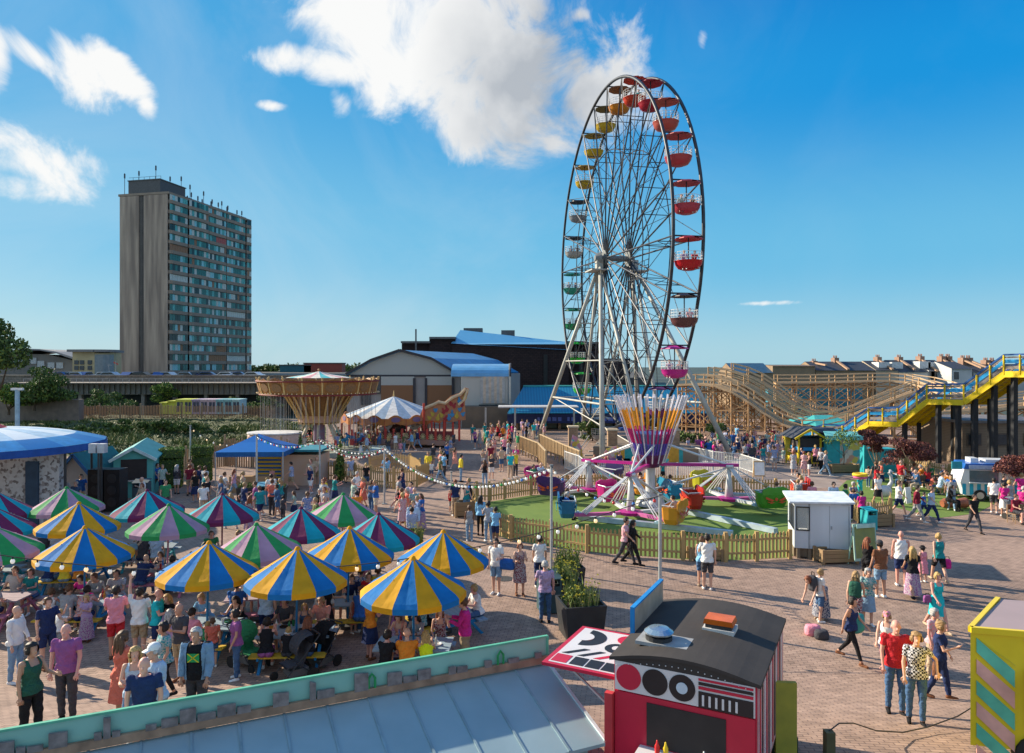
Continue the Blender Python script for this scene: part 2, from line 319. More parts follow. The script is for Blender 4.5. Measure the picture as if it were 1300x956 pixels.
def body_data(pose,build,lod):
    key=(pose,build,lod)
    if key in MESHC: return MESHC[key]
    S=skeleton(pose,build); tp=S['tp']; mb=MB(); f=build=='f'
    rings=[(-.075,.10,.08),(-.03,.155,.115),(.03,.165,.12),(.13,.135,.10),(.22,.13,.098),(.34,.155,.115),(.43,.165,.11),(.50,.15,.085),(.54,.085,.06)]
    if not f: rings=[(-.075,.10,.08),(-.03,.15,.11),(.03,.155,.118),(.13,.15,.115),(.22,.155,.118),(.34,.175,.125),(.43,.19,.12),(.50,.17,.09),(.54,.09,.065)]
    n=20; vs=[];fs=[]
    for z,rx,ry in rings:
        for j in range(n):
            a=2*PI*j/n; y=ry*math.sin(a)
            if f and z in(.34,.43) and y<0: y*=1.22
            vs.append(tp(rx*math.cos(a),y,z))
    for i in range(len(rings)-1):
        for j in range(n): fs.append((i*n+j,i*n+(j+1)%n,(i+1)*n+(j+1)%n,(i+1)*n+j))
    fs.append(tuple(range(n))[::-1]); fs.append(tuple((len(rings)-1)*n+j for j in range(n))); mb.add(vs,fs)
    for s in S['seg']:
        if lod and s[0]=='hand' and s[3]<.012: continue
        caps(mb,s[1],s[2],s[3],s[4],8 if lod else 12)
    # buttocks, shoulders
    for s in(-1,1):
        mb.sph(tp(s*.075,.045,-.02),.095,12); mb.sph(tp(s*(.155 if f else .175),0,.49),.055,12)
    caps(mb,tp(0,.005,.50),tp(0,-.02,.60),.058,.05)
    hl=S['lean']*.45; hc=tp(0,-.02,.60)+Matrix.Rotation(hl,3,'X')@Vector((0,-.015,.09)); HM=Matrix.Rotation(hl,3,'X')
    S['hc']=hc; S['HM']=HM
    def hp(x,y,z): return hc+HM@Vector((x,y,z))
    def ell(c,r,k=14):
        q=MB(); q.sph((0,0,0),1,k); mb.add([hp(c[0]+v[0]*r[0],c[1]+v[1]*r[1],c[2]+v[2]*r[2]) for v in q.v],q.f)
    ell((0,.01,.025),(.078,.096,.10)); ell((0,-.02,-.035),(.058,.072,.085)); ell((0,-.102,-.01),(.014,.022,.024),8); ell((0,-.075,-.09),(.030,.025,.022),8)
    for s in(-1,1): ell((s*.08,.005,-.005),(.010,.022,.032),8)
    S['hp']=hp
    me=remesh(mb,(.0105,.021,.032)[lod],1)
    nv=len(me.vertices); V=np.empty(nv*3,'f'); me.vertices.foreach_get('co',V); V=V.reshape(-1,3); Nn=np.empty(nv*3,'f'); me.vertices.foreach_get('normal',Nn); Nn=Nn.reshape(-1,3)
    best=np.full(nv,1e9); tt=np.zeros(nv); reg=np.zeros(nv,int)
    names=['torso','head','thigh','shin','foot','uarm','farm','hand']
    # torso coordinates
    inv=np.array(Matrix.Rotation(-S['lean'],3,'X')); T=(V-np.array(S['hip']))@inv.T
    for s in S['seg']:
        a=np.array(s[1]);b=np.array(s[2]);d=b-a; t=np.clip(((V-a)@d)/(d@d),0,1); dist=np.linalg.norm(V-(a+t[:,None]*d),axis=1)-(s[3]+(s[4]-s[3])*t)
        up=dist<best; best[up]=dist[up]; tt[up]=t[up]; reg[up]=names.index(s[0])
    tor=(best>.016); 
    intor=(T[:,2]>-.06)&(T[:,2]<.58)&(np.abs(T[:,0])<(.15 if f else .17))&(np.abs(T[:,1])<.17); armr=(reg==5)|(reg==6)|(reg==7)
    reg[tor&intor]=0
    reg[(reg==5)&(tt<.02)]=0
    reg[(reg==2)&(T[:,2]>-.03)&(~(np.abs(T[:,2])>.5))&(tt<.12)]=0
    hd=np.array(hc); hdl=(V-hd)@np.array(HM); hh=(np.linalg.norm(hdl,axis=1)<.17)&(hdl[:,2]>-.115)&(~armr|(best>.02)); reg[hh]=1
    nf=len(me.polygons); 
    vi=np.empty(len(me.loops),int); me.loops.foreach_get('vertex_index',vi); ls=np.empty(nf,int); me.polygons.foreach_get('loop_start',ls); lt=np.empty(nf,int); me.polygons.foreach_get('loop_total',lt)
    faces=[tuple(vi[a:a+b]) for a,b in zip(ls,lt)]
    # face colours: eyes, mouth
    fm=np.zeros(nf,int); cen=np.array([hdl[list(x)].mean(0) for x in faces]) if nf else None
    eye=(cen[:,1]<-.06)&(np.abs(np.abs(cen[:,0])-.032)<.013)&(np.abs(cen[:,2]-.018)<.010); mo=(cen[:,1]<-.07)&(np.abs(cen[:,0])<.024)&(np.abs(cen[:,2]+.058)<.008)
    fm[eye]=1; fm[mo]=2; me.polygons.foreach_set('material_index',fm)
    me.materials.clear(); me.materials.append(SKINS[0]); me.materials.append(P('eye_dark',(.03,.02,.02))); me.materials.append(P('lips',(.38,.12,.10)))
    me.name='person_body'
    D=dict(S=S,me=me,V=V,N=Nn,reg=reg,t=tt,T=T,hd=hdl,faces=faces,key=key); MESHC[key]=D; return D
SKINS=[P('skin_fair',(.62,.36,.26),var=.06,rough=.55),P('skin_tan',(.50,.27,.18),var=.06,rough=.55),P('skin_brown',(.22,.11,.07),var=.06,rough=.5),P('skin_pink',(.66,.33,.26),var=.06,rough=.55)]
def shell(D,mask,off,name,flare=None,extra=None):
    """surface offset over the masked part of the body"""
    V=D['V'];Nn=D['N']; idx=np.nonzero(mask)[0]; mp=-np.ones(len(V),int); mp[idx]=np.arange(len(idx))
    o=off if np.isscalar(off) else off[idx][:,None]
    vs=V[idx]+Nn[idx]*o
    fs=[]
    for f in D['faces']:
        g=[mp[i] for i in f]
        if min(g)>=0: fs.append(tuple(g))
    vs=[tuple(v) for v in vs]
    if extra: 
        n=len(vs); vs+=[tuple(v) for v in extra.v]; fs+=[tuple(i+n for i in f) for f in extra.f]
    me=bpy.data.meshes.new(name); me.from_pydata(vs,[],fs); me.polygons.foreach_set('use_smooth',[True]*len(fs)); me.update(); me.materials.append(None); return me
def garment(pose,build,lod,kind):
    key=(pose,build,lod,kind)
    if key in MESHC: return MESHC[key]
    D=body_data(pose,build,lod); reg=D['reg'];t=D['t'];T=D['T'];hd=D['hd'];S=D['S']; tz=T[:,2]
    j=.003*np.sin(D['V'][:,0]*60+D['V'][:,2]*43)+.004*np.sin(D['V'][:,2]*31+D['V'][:,0]*23)   # folds
    if kind in('tee','long','tank'):
        m=(reg==0)&(tz>-.03)&((tz<.535)|((np.abs(T[:,0])>.085)&(tz<.60)))
        if kind=='tee': m|=(reg==5)&(t<.6)
        if kind=='long': m|=(reg==5)|((reg==6)&(t<.93))
        if kind=='tank': m&=~((tz>.46)&(np.abs(T[:,0])>.13))&~((tz>.44)&(T[:,1]<-.03)&(np.abs(T[:,0])<.075))
        off=.014+j+np.where((tz<.12)&(reg==0),.012,0)
        me=shell(D,m,off,'top')
    elif kind in('trousers','shorts','leggings','jeans'):
        m=((reg==0)&(tz<.06))|(reg==2)
        if kind!='shorts': m|=(reg==3)&(t<(.96 if kind!='leggings' else .85))
        else: m&=~((reg==2)&(t>.86))
        off={'trousers':.017,'jeans':.012,'shorts':.022,'leggings':.004}[kind]+(j if kind!='leggings' else 0)
        me=shell(D,m,np.full(len(t),1.)*off,'bottoms')
    elif kind in('skirt','longskirt'):
        if POSES[pose].get('sit'):
            m=((reg==0)&(tz<.08))|((reg==2)&(t<.75)); me=shell(D,m,.03+j,'bottoms')
        else:
            ex=MB(); hz=S['hip'].z; hem=(.47 if kind=='skirt' else .14); n=28; prof=[(.10,.155,.12),(.0,.185,.145),(-.10,.20,.17),(-.25,.215,.20),(-(hz-hem),.235 if kind=='skirt' else .27,.23 if kind=='skirt' else .26)]
            vs=[];fs=[]
            for i,(z,a,b) in enumerate(prof):
                for k in range(n):
                    an=2*PI*k/n; w=1+.05*i/4*math.sin(an*7); vs.append((a*w*math.cos(an),b*w*math.sin(an)+(0 if i<2 else 0),hz+z))
            for i in range(len(prof)-1):
                for k in range(n): fs.append((i*n+k,i*n+(k+1)%n,(i+1)*n+(k+1)%n,(i+1)*n+k))
            ex.add(vs,fs); me=shell(D,np.zeros(len(t),bool),.01,'bottoms',extra=ex)
    elif kind=='shoes': me=shell(D,(reg==4)|((reg==3)&(t>.95)),.008,'shoes')
    elif kind in('short','long_hair','bun','ponytail'):
        hy,hz_=hd[:,1],hd[:,2]
        m=(reg==1)&((hz_>.055+.25*np.minimum(0,hy+.02)*-1)|((hy>.0)&(hz_>-.05))|((hy>-.03)&(hz_>.0)&(kind!='short'))|((hy>.045)&(hz_>-.09))|((np.abs(hd[:,0])>.052)&(hy>-.05)&(hz_>(-.01 if kind=='short' and build=='m' else -.07))))&(~((hy<-.055)&(hz_<.06)))
        ex=MB(); hp=S['hp']
        if kind=='long_hair':
            pts=[hp(0,.06,.06),hp(0,.095,-.02),hp(0,.10,-.12),hp(0,.115,-.24),hp(0,.12,-.34)]
            for s,rr in((-.045,.05),(0,.055),(.045,.05)): ex.tube([p+Vector((s*(1+.3*i),0,0)) for i,p in enumerate(pts)],[rr*.9,rr,rr*.95,rr*.8,rr*.25],10)
        if kind=='bun': ex.sph(hp(0,.06,.115),.045,10)
        if kind=='ponytail': ex.tube([hp(0,.09,.05),hp(0,.14,.02),hp(0,.15,-.08),hp(0,.14,-.2)],[.028,.035,.03,.01],10)
        jj=.006*np.sin(hd[:,0]*70+hd[:,2]*40)*np.sin(hd[:,1]*60+hd[:,2]*90); me=shell(D,m,(.024 if (kind!='short' or build=='f') else .016)+j+jj,'hair',extra=ex)
    elif kind in('cap','hat'):
        ex=MB(); hp=S['hp']
        if kind=='cap':
            pr=[(.10,0),(.098,.04),(.075,.08),(.03,.10),(.001,.103)]; q=MB(); q.lathe(pr,(0,0,0),16); ex.add([hp(v[0]*.92,v[1]*1.05+.008,v[2]+.045) for v in q.v],q.f)
            ex.add([hp(-.06,-.085,.05),hp(.06,-.085,.05),hp(.05,-.165,.035),hp(-.05,-.165,.035),hp(-.06,-.085,.062),hp(.06,-.085,.062),hp(.05,-.165,.045),hp(-.05,-.165,.045)],[(0,1,2,3),(7,6,5,4),(0,4,5,1),(1,5,6,2),(2,6,7,3),(3,7,4,0)])
        else:
            q=MB(); q.lathe([(.17,.0),(.17,.008),(.10,.015),(.098,.09),(.06,.11),(.001,.112)],(0,0,0),20); ex.add([hp(v[0],v[1],v[2]+.05) for v in q.v],q.f)
        me=shell(D,np.zeros(len(t),bool),.01,'hat',extra=ex)
    me.name={'tee':'shirt','long':'shirt','tank':'top','cap':'cap','hat':'hat'}.get(kind,me.name); MESHC[key]=me; return me
CL={ # clothing colours (linear)
 'white':(.75,.75,.74),'cream':(.62,.55,.42),'grey':(.30,.31,.33),'charcoal':(.06,.06,.07),'black':(.016,.016,.019),'navy':(.02,.035,.11),'blue':(.03,.13,.42),'sky blue':(.20,.45,.70),'pale blue':(.42,.56,.72),
 'red':(.50,.025,.035),'coral':(.65,.16,.11),'pink':(.75,.28,.36),'magenta':(.60,.03,.24),'maroon':(.20,.02,.04),'purple':(.30,.10,.28),'green':(.04,.26,.11),'dark green':(.025,.10,.07),'teal':(.02,.26,.28),'turquoise':(.02,.50,.55),
 'yellow':(.80,.62,.05),'neon yellow':(.75,.85,.02),'orange':(.75,.25,.03),'brown':(.20,.085,.045),'khaki':(.35,.27,.17),'denim':(.06,.13,.26),'pale denim':(.20,.33,.48),'olive':(.14,.15,.06),'beige':(.50,.38,.27),'salmon':(.70,.30,.24),'lilac':(.45,.32,.50)}
def cloth(c):
    pat=None
    for k in('patterned','striped','checked'):
        if c.startswith(k+' '): pat=k; c=c[len(k)+1:]
    base=CL[c]; nm=('cloth_'+(pat+'_' if pat else '')+c).replace(' ','_')
    if pat=='patterned': return P(nm,base,c2=tuple(min(.8,x*.35+.30) for x in base),scale=22,kind='floral',rough=.9)
    if pat=='striped': return P(nm,base,c2=(.7,.7,.7),scale=11,kind='stripe',rough=.9)
    if pat=='checked': return P(nm,base,c2=(.65,.65,.68),scale=28,kind='check',rough=.9)
    return P(nm,base,var=.10,scale=9,rough=.9,spec=.2,bump=.9)
HAIRC={'blonde':(.42,.27,.10),'brown':(.10,.05,.025),'dark':(.018,.012,.010),'grey':(.38,.37,.36),'auburn':(.20,.06,.025),'fair':(.32,.2,.09)}
USED={}
NP=[0]
def setm(o,m):
    o.material_slots[0].link='OBJECT'; o.material_slots[0].material=m
def person(loc,rz,pose='stand',who='man',hair='dark',style=None,top='white',tk='tee',bot='denim',bk='jeans',shoes='white',place='',s=None,lod=1,group=None,skin=None,label=None,hat=None,hatc='navy'):
    f=who in('woman','girl'); child=who in('boy','girl','child','toddler')
    build='f' if f else 'm'
    if s is None: s=(.60 if who=='toddler' else rng.uniform(.66,.78)) if child else (rng.uniform(.93,.98) if f else rng.uniform(1.0,1.05))
    lod=2 if (lod and loc[1]>50) else lod
    D=body_data(pose,build,lod); o=bpy.data.objects.new('person',D['me']); COL.objects.link(o)
    skin=rng.choice([0,0,0,1,3,0]) if skin is None else skin; setm(o,SKINS[skin])
    o.location=loc; o.rotation_euler=(0,0,rz); o.scale=(s,s,s)
    if pose.startswith('sit') and s!=1: o.location=(loc[0],loc[1],loc[2]+.46*(1-s))
    def add(kind,m,nm):
        me=garment(pose,build,lod,kind); c=bpy.data.objects.new(nm,me); COL.objects.link(c); c.parent=o; setm(c,m); return c
    tm=cloth(top)
    if bk in('dress','longdress'):
        add('tank' if tk=='tank' else 'tee',tm,'dress_top'); add('skirt' if bk=='dress' else 'longskirt',tm,'dress_skirt')
    else:
        add(tk,tm,'shirt' if tk!='tank' else 'vest_top'); add(bk if bk!='joggers' else 'trousers',cloth(bot),{'jeans':'jeans','trousers':'trousers','shorts':'shorts','leggings':'leggings','skirt':'skirt','longskirt':'skirt'}.get(bk,'trousers'))
    add('shoes',cloth(shoes),'shoes')
    if hair!='bald':
        st=style or ('long_hair' if f and rng.random()<.6 else ('bun' if f and rng.random()<.5 else 'short'))
        add(st,P('hair_'+hair,HAIRC[hair],rough=.6,var=.35,scale=30),'hair')
    else: st=None
    if hat: add(hat,cloth(hatc),hat)
    if label is None:
        tn={'tee':'top' if f else 'shirt','long':'top' if f else 'shirt','tank':'vest'}[tk]
        bn={'jeans':'jeans','trousers':'trousers','shorts':'shorts','leggings':'leggings','skirt':'skirt','longskirt':'long skirt'}.get(bk,'')
        hw=('bald' if hair=='bald' else ('long ' if st in('long_hair','ponytail') else '')+(hair+' haired').strip())
        wear=f"{top} dress" if 'dress' in bk else f"{top} {tn} and {bot} {bn}" if not(bot=='denim' and bn=='jeans') else f"{top} {tn} and jeans"
        label=f"{hw} {who} in {wear} {place}".strip()
    if len(label.split())>16: label=label.replace(f" and {bot} {bk}",'').replace(f" and {bot} ",' and ')
    while len(label.split())>16: label=' '.join(label.split()[:-1])
    o['label']=label; o['category']='person'
    if group: o['group']=group
    USED[label]=USED.get(label,0)+1
    if USED[label]>1: print('DUPLABEL',label)
    return o
TOPS=['white','grey','black','navy','blue','white','black','navy','navy','charcoal','grey','black','blue','teal','denim','striped red','checked green','patterned blue','striped grey','patterned coral','checked red','sky blue','red','coral','pink','green','teal','turquoise','yellow','orange','maroon','purple','pale blue','striped navy','checked blue','patterned pink','beige','cream','magenta','patterned teal','charcoal','olive','lilac','salmon']
BOTM=[('denim','jeans'),('navy','shorts'),('khaki','shorts'),('grey','shorts'),('black','trousers'),('pale denim','jeans'),('charcoal','trousers'),('denim','shorts'),('beige','trousers'),('cream','shorts')]
BOTF=[('denim','jeans'),('black','leggings'),('denim','shorts'),('navy','skirt'),('white','shorts'),('pale denim','jeans'),('patterned purple','longskirt'),('black','skirt'),('x','dress'),('x','dress')]
COMBO=set()
def rnd_person(loc,rz,place,lod=1,pose=None,group=None,kids=.15):
    for _ in range(400):
        r=rng.random(); who='man' if r<.45 else 'woman' if r<1-kids else rng.choice(['boy','girl'])
        f=who in('woman','girl'); hair=rng.choice(['blonde','brown','dark','grey','auburn','fair'] if f else ['brown','dark','grey','fair','bald','brown','dark','brown','fair','auburn','dark']) if who in('man','woman') else rng.choice(['blonde','brown','dark'])
        st='short' if not f else rng.choice(['long_hair','bun','ponytail','short','long_hair'])
        top=rng.choice(TOPS); bot,bk=rng.choice(BOTF if f else BOTM); 
        if pose and pose.startswith('sit') and bk in('longskirt','dress'): bk='skirt'; bot='navy'
        tk=rng.choice(['tee','tank','tee','long'] if f else ['tee','tee','tee','long'])
        k=(who,hair,st in('long_hair','ponytail'),top,bot if bk!='dress' else '',bk,place)
        if k in COMBO: continue
        COMBO.add(k); break
    ps=pose or rng.choice(['stand','stand_easy','hold','walk','walk2','hips','stand','carry'])
    return person(loc,rz,ps,who,hair,st,top,tk,bot,bk,rng.choice(['white','black','brown','white','grey']),place,lod=lod,group=group)
# ================================================================ far setting
# ---- tower block
def tower():
    c0=Vector((-106.5,222,0)); z0=5.0; L_=44.0; ax=Vector((.218,.976,0)); ay=Vector((-.976,.218,0)); Wd=17.2
    zt=H+220*222/F; nfl=18
    rz=math.atan2(ax.y,ax.x); t=thing('tower_block','tall grey concrete tower block with rows of teal windows','tower block',(c0.x,c0.y,z0),rz)
    conc=P('tower_concrete',(.46,.36,.275),c2=(.25,.195,.155),scale=.6,kind='streak',rough=.9); balc=P('balcony_concrete',(.36,.28,.205),c2=(.24,.19,.15),scale=.5,rough=.9)
    hh=zt-z0; fh=hh/nfl
    # local: x along long face (0..L), y outward-left (0..W): long face at y=0 looks to -y
    m=MB(); m.bb(0,L_,1.2,Wd-1.2,0,hh); 
    m.build('wall',P('tower_core',(.10,.09,.08),scale=.5),t)
    # end wall: two panels with a dark slot between
    for a,b in((0,Wd*.49),(Wd*.60,Wd)):
        m=MB(); m.bb(-.35,0,a,b,.3,hh-.4)
        for k in range(nfl): m.bb(-.37,-.34,a,b,k*fh+.02,k*fh+.07)
        m.build('end_panel',conc,t)
    for k in range(nfl):
        m=MB(); m.bb(-.1,.02,Wd*.49,Wd*.60,k*fh+.9,k*fh+1.1); m.bb(-.1,.02,Wd*.54,Wd*.555,k*fh+.2,k*fh+fh-.2); m.build('stair_window',P('slot_frame',(.10,.09,.085)),t)
    glass=voromat('tower_glass',[(.02,.16,.19),(.03,.28,.33),(.05,.42,.46),(.01,.05,.06),(.35,.42,.36),(.02,.20,.22),(.10,.30,.30)],1.1,rough=.12)
    rr=random.Random(5); bands=[(0,.2),(.2,.43),(.43,.67),(.67,.93),(.93,1)]
    odd={2:(.7,.2,.12),5:(.75,.35,.12),14:(.6,.7,.7)}
    pan=[P('pane_teal',(.03,.15,.13),rough=.1,var=.3),P('pane_bright',(.10,.38,.34),rough=.12,var=.3),P('pane_dark',(.01,.03,.035),rough=.08),P('pane_curtain',(.55,.57,.50),rough=.4),P('pane_cyan',(.26,.55,.57),rough=.15),P('pane_orange',(.30,.13,.05),rough=.4),P('pane_red',(.45,.10,.08),rough=.5),P('pane_frame',(.30,.30,.28))]
    for side in(0,1):
        for k in range(nfl):
            zb=k*fh
            for bi,(u0,u1) in enumerate(bands):
                x0=u0*L_+.1; x1=u1*L_-.05; bow=.9+.35*math.sin(bi*1.9); yo=-bow if side==0 else Wd+bow
                # spandrel: slightly faceted bay
                m=MB(); s=1 if side==0 else -1
                base=[(x0,yo+s*.5),(x0+.8,yo),(x1-.8,yo),(x1,yo+s*.5),(x1,yo+s*2.2),(x0,yo+s*2.2)]
                if side: base=base[::-1]
                m.prism([(x,y,zb+.05) for x,y in base],(0,0,1.05)); m.build('balcony_band',balc,t)
                # window strip of individual panes
                if side==0:
                    m=MB(); nw=max(2,int((x1-x0)/1.15)); colr=rr.random()
                    for q in range(nw):
                        a=x0+.15+(x1-x0-.3)*q/nw; b=x0+.15+(x1-x0-.3)*(q+1)/nw-.09
                        r=rr.random(); m.mi=0 if r<.30 else 1 if r<.50 else 2 if r<.68 else 3 if r<.87 else 4
                        if colr>.97: m.mi=3
                        if (k==12 and bi==0) or (k==2 and bi==2 and q>3) or (k==1 and bi==2): m.mi=5
                        if k==14 and bi==2 and 3<q: m.mi=6
                        if rr.random()<.02: m.mi=5
                        y=yo+s*.45; m.bb(a,b,y-.03,y+.03,zb+1.12,zb+fh-.08)
                    m.mi=7; m.bb(x0+.1,x1-.1,yo+s*.5-.02,yo+s*.5+.06,zb+1.1,zb+fh)
                    m.build('window_strip',pan,t)
    m=MB(); m.bb(-.4,L_+.3,-.5,Wd+.5,hh-.3,hh+.4); m.build('roof',balc,t)
    m=MB(); m.bb(.2,12,3,14.5,hh+.4,hh+4.6); m.bb(0,12.3,2.8,14.7,hh+4.4,hh+4.7); m.build('lift_room',P('lift_room',(.10,.10,.10)),t)
    mt=P('antenna_metal',(.08,.09,.11),metal=.3)
    m=MB()
    for i in range(14):
        x=12+i*2.3; m.bar((x,1.5,hh),(x,1.5,hh+1.3),.1)
    m.bar((12,1.5,hh+1.2),(L_,1.5,hh+1.2),.1); m.bar((12,1.5,hh+.8),(L_,1.5,hh+.8),.08)
    for y in range(3,15,2): m.bar((.5,y,hh+4.6),(.5,y,hh+5.6),.08)
    m.bar((.5,3,hh+5.6),(.5,14.5,hh+5.6),.08); m.build('roof_railing',mt,t)
    for q_,(x,y,sx_,sy_,sz_) in enumerate(((15,5,3,4,2.2),(21,6,2,3,1.6),(30,5,4,3,1.3),(38,6,2,2,1.8))): m=MB(); m.bb(x,x+sx_,y,y+sy_,hh+.4,hh+.4+sz_); m.build('roof_unit',P('lift_room',(.1,.1,.1)),t)
    for x,y,h0,h1 in((6,4,4.6,7),(7,12,4.6,6.6),(17,2,.4,3.2),(24,2,.4,3.0),(26,3,.4,4.2),(33,2,.4,3.1),(-.1,15.6,0,7),(3,13,4.6,8.5),(2,6,4.6,9.5),(10,3,4.6,8),(13,2,.4,6),(15,3,.4,4),(20,2,.4,5.5),(22,4,.4,3.4),(28,2,.4,3.5),(30,2,.4,4.4),(35,3,.4,4.0),(39,2,.4,3.2),(42,2,.4,3.5),(17,6,.4,3.5)):
        m=MB(); m.bar((x,y,hh+h0),(x,y,hh+h1),.12); m.bb(x-.18,x+.18,y-.15,y+.15,hh+h1-1.6,hh+h1-.2); m.build('antenna',mt,t)
    m=MB(); m.bb(-3,L_+3,-3.5,Wd+3,-3.5,.0); m.build('podium',P('podium_dark',(.06,.05,.045)),t)
tower()
# ---- raised land and promenade behind the park
m=MB((-90,130,0)); m.prism([(-400,118,-1),(-10,118,-1),(30,160,-1),(60,330,-1),(-400,330,-1)],(0,0,5.9)); struct(m.build('raised_terrain',P('upper_ground',(.09,.08,.065),scale=.05,var=.3)))
def slab():
    t=thing('car_park_deck','long grey concrete car park deck with ribbed edge and stone parapet','car park',(-45,110,0))
    o=(-45,110,0); c=P('deck_concrete',(.36,.32,.28),c2=(.24,.21,.18),scale=.7,rough=.9)
    m=MB(o); m.bb(-73,-18,109,118.5,3.1,4.85); m.build('deck',c,t)
    m=MB(o)
    for i in range(70):
        x=-72.5+i*.79; m.bb(x,x+.32,108.7,109,3.2,4.7)
    m.build('ribs',P('deck_rib',(.20,.19,.18)),t)
    m=MB(o); m.bb(-90,-12,113.2,113.6,4.85,5.9); m.bb(-90,-12,113.0,113.8,5.9,6.0); m.build('parapet_wall',brickmat('parapet_stone',(.30,.25,.20),(.22,.18,.15),(.15,.13,.11),.8,.35,vert=True),t)
    m=MB(o); m.bb(-75,-12,106.5,113,4.86,4.95); m.build('gravel_strip',P('gravel_strip',(.42,.36,.29),c2=(.22,.18,.15),scale=4),t)
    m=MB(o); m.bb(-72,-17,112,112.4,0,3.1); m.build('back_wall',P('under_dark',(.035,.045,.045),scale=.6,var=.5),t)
    for i in range(12): 
        m=MB(o); m.bb(-71+i*4.8,-70.5+i*4.8,109.4,110,0,3.1); m.build('pillar',c,t)
    m=MB(o)
    for i in range(60): m.bar((-74+i,108.6,4.9),(-74+i,108.6,5.55),.05)
    m.bar((-74,108.6,5.5),(-15,108.6,5.5),.05); m.build('railing',P('rail_grey',(.35,.35,.34)),t)
slab()
# cars on the promenade
def make_car():
    t=thing('parked_car','','car')
    paint=P('car_paint_silver',(.5,.52,.55),rough=.3,metal=.3,var=.03)
    prof=[(-2.1,.35),(-2.1,.85),(-1.9,.98),(-1.1,1.03),(-.55,1.45),(.85,1.47),(1.5,1.05),(2.05,.95),(2.12,.4)]
    m=MB(); m.prism([(x,-.82,z) for x,z in prof],(0,1.64,0)); b=m.build('body',paint,t)
    g=MB(); g.prism([(-1.0,-.84,1.03),(-.5,-.84,1.38),(.8,-.84,1.40),(1.38,-.84,1.05)],(0,.03,0)); g.prism([(-1.0,.81,1.03),(-.5,.81,1.38),(.8,.81,1.40),(1.38,.81,1.05)],(0,.03,0)); g.build('side_window',P('car_glass',(.02,.03,.035),rough=.08),t)
    for x in(-1.3,1.3):
        for y in(-.78,.78):
            w_=MB(); w_.cyl((x,y,.32),.32,.2,14,Matrix.Rotation(R(90),3,'X')); w_.build('wheel',P('tyre',(.02,.02,.02)),t)
    return t
car0=make_car(); cp=[('silver',(.5,.52,.55)),('blue',(.03,.08,.25)),('white',(.75,.75,.75)),('red',(.35,.02,.02)),('black',(.02,.02,.02)),('pale blue',(.3,.4,.5))]
seqs=[(255,116,4,'beside the cream curved building'),(272,117,5,''),(290,116,0,''),(305,117,1,''),(322,116,2,''),(338,117,3,'')]
spots=[]
ORD=['first','second','third','fourth','fifth','sixth','seventh','eighth','ninth','tenth','eleventh','twelfth','thirteenth','fourteenth','fifteenth','sixteenth','seventeenth','eighteenth','nineteenth','twentieth','twenty-first','twenty-second']
for i,px in enumerate([60,66,73,80,86,92,101,108,134,141,166,171,180,205,212,238,246,262,288,293,300,322]):
    spots.append((px, ['silver','red','white','blue','black','pale blue','silver','blue','white','pale blue','blue','silver','black','blue','silver','pale blue','black','blue','white','silver','blue','white'][i]))
cd=dict(cp)
for i,(px,cn) in enumerate(spots):
    o=car0 if i==0 else dup(car0); p=W(px,470,117); o.location=(p.x,116.4+(i%3)*.15,5.02); o.rotation_euler=(0,0,rng.uniform(-.2,.2)+(PI/2 if i%3==1 else 0))
    o['category']='car'; o['group']='cars parked on the promenade above the park'
    side='left of the tower' if px<150 else 'in front of the tower' if px<310 else 'right of the tower'
    o['label']=f"{cn} car parked on the promenade {side}, {ORD[i]} from the left"
    for c in o.children:
        if c.name.startswith('body'): c.material_slots[0].link='OBJECT'; c.material_slots[0].material=P('car_paint_'+cn.replace(' ','_'),cd[cn],rough=.3,metal=.2,var=.03)
# buildings beyond on the left
def leftbuild():
    d=190; 
    t=thing('school_building','long grey building with sweeping curved roof on the clifftop','building',tuple(W(45,476,d)))
    o=W(45,476,d); m=MB(o); z0=4.9
    pts=[W(-10,476,d),W(-10,452,d),W(20,449,d),W(60,450,d),W(95,458,d),W(95,476,d)]; m.prism(pts,(0,14,0)); m.build('wall',P('grey_render',(.20,.19,.17),var=.2,scale=.2),t)
    m=MB(o); rp=[(-15,452,445),(8,447,444.5),(35,443.5,442),(50,443.5,442.5),(70,447,445.5),(84,452,450),(97,456,454)]
    lo=[W(a,b+1.2,d-2) for a,b,c in rp]; up=[W(a,c+.6,d-2) for a,b,c in rp][::-1]; m.prism(lo+up,(0,18,0)); m.build('roof',P('roof_metal',(.28,.28,.28)),t)
    for i,(px,py) in enumerate(((42,458),(52,462),(65,464),(76,464),(30,458),(20,460))):
        m=MB(o); p=W(px,py,d-.2); m.box(p,(1.8,.2,1.6)); m.build('window',P('win_pale',(.45,.48,.48),rough=.2),t)
    t=thing('apartment_building','cream three storey building with curved glazed end and grey roof','building',tuple(W(110,476,175)))
    o=W(110,476,175); c=W(110,476,175); m=MB(o); a=W(92,476,175);b=W(120,476,175); m.bb(a.x,b.x,175,187,4.9,10.9); m.lathe([(3.1,4.9),(3.1,10.6),(.01,10.6)],(b.x,178.2,0),20); m.build('wall',P('cream_render',(.50,.40,.22),scale=.3),t)
    m=MB(o); m.bb(a.x-.8,b.x+.2,174,188,10.9,11.5); m.lathe([(.01,11.5),(3.9,11.5),(3.9,10.9),(.01,10.9)],(b.x,178.2,0),24); m.build('roof',P('roof_grey2',(.22,.21,.20)),t)
    m=MB(o); m.lathe([(3.16,5.2),(3.16,10.3)],(b.x,178.2,0),20,a0=-PI*.95,a1=-.1); m.build('window',P('glass_curved',(.12,.16,.18),rough=.15,c2=(.3,.33,.33),scale=2),t)
    for px in(97,104,114):
        for py in(460,467): m=MB(o); p=W(px,py,174.9); m.box(p,(1.0,.2,1.0)); m.build('window',P('win_dark',(.05,.06,.07),rough=.1),t)
leftbuild()
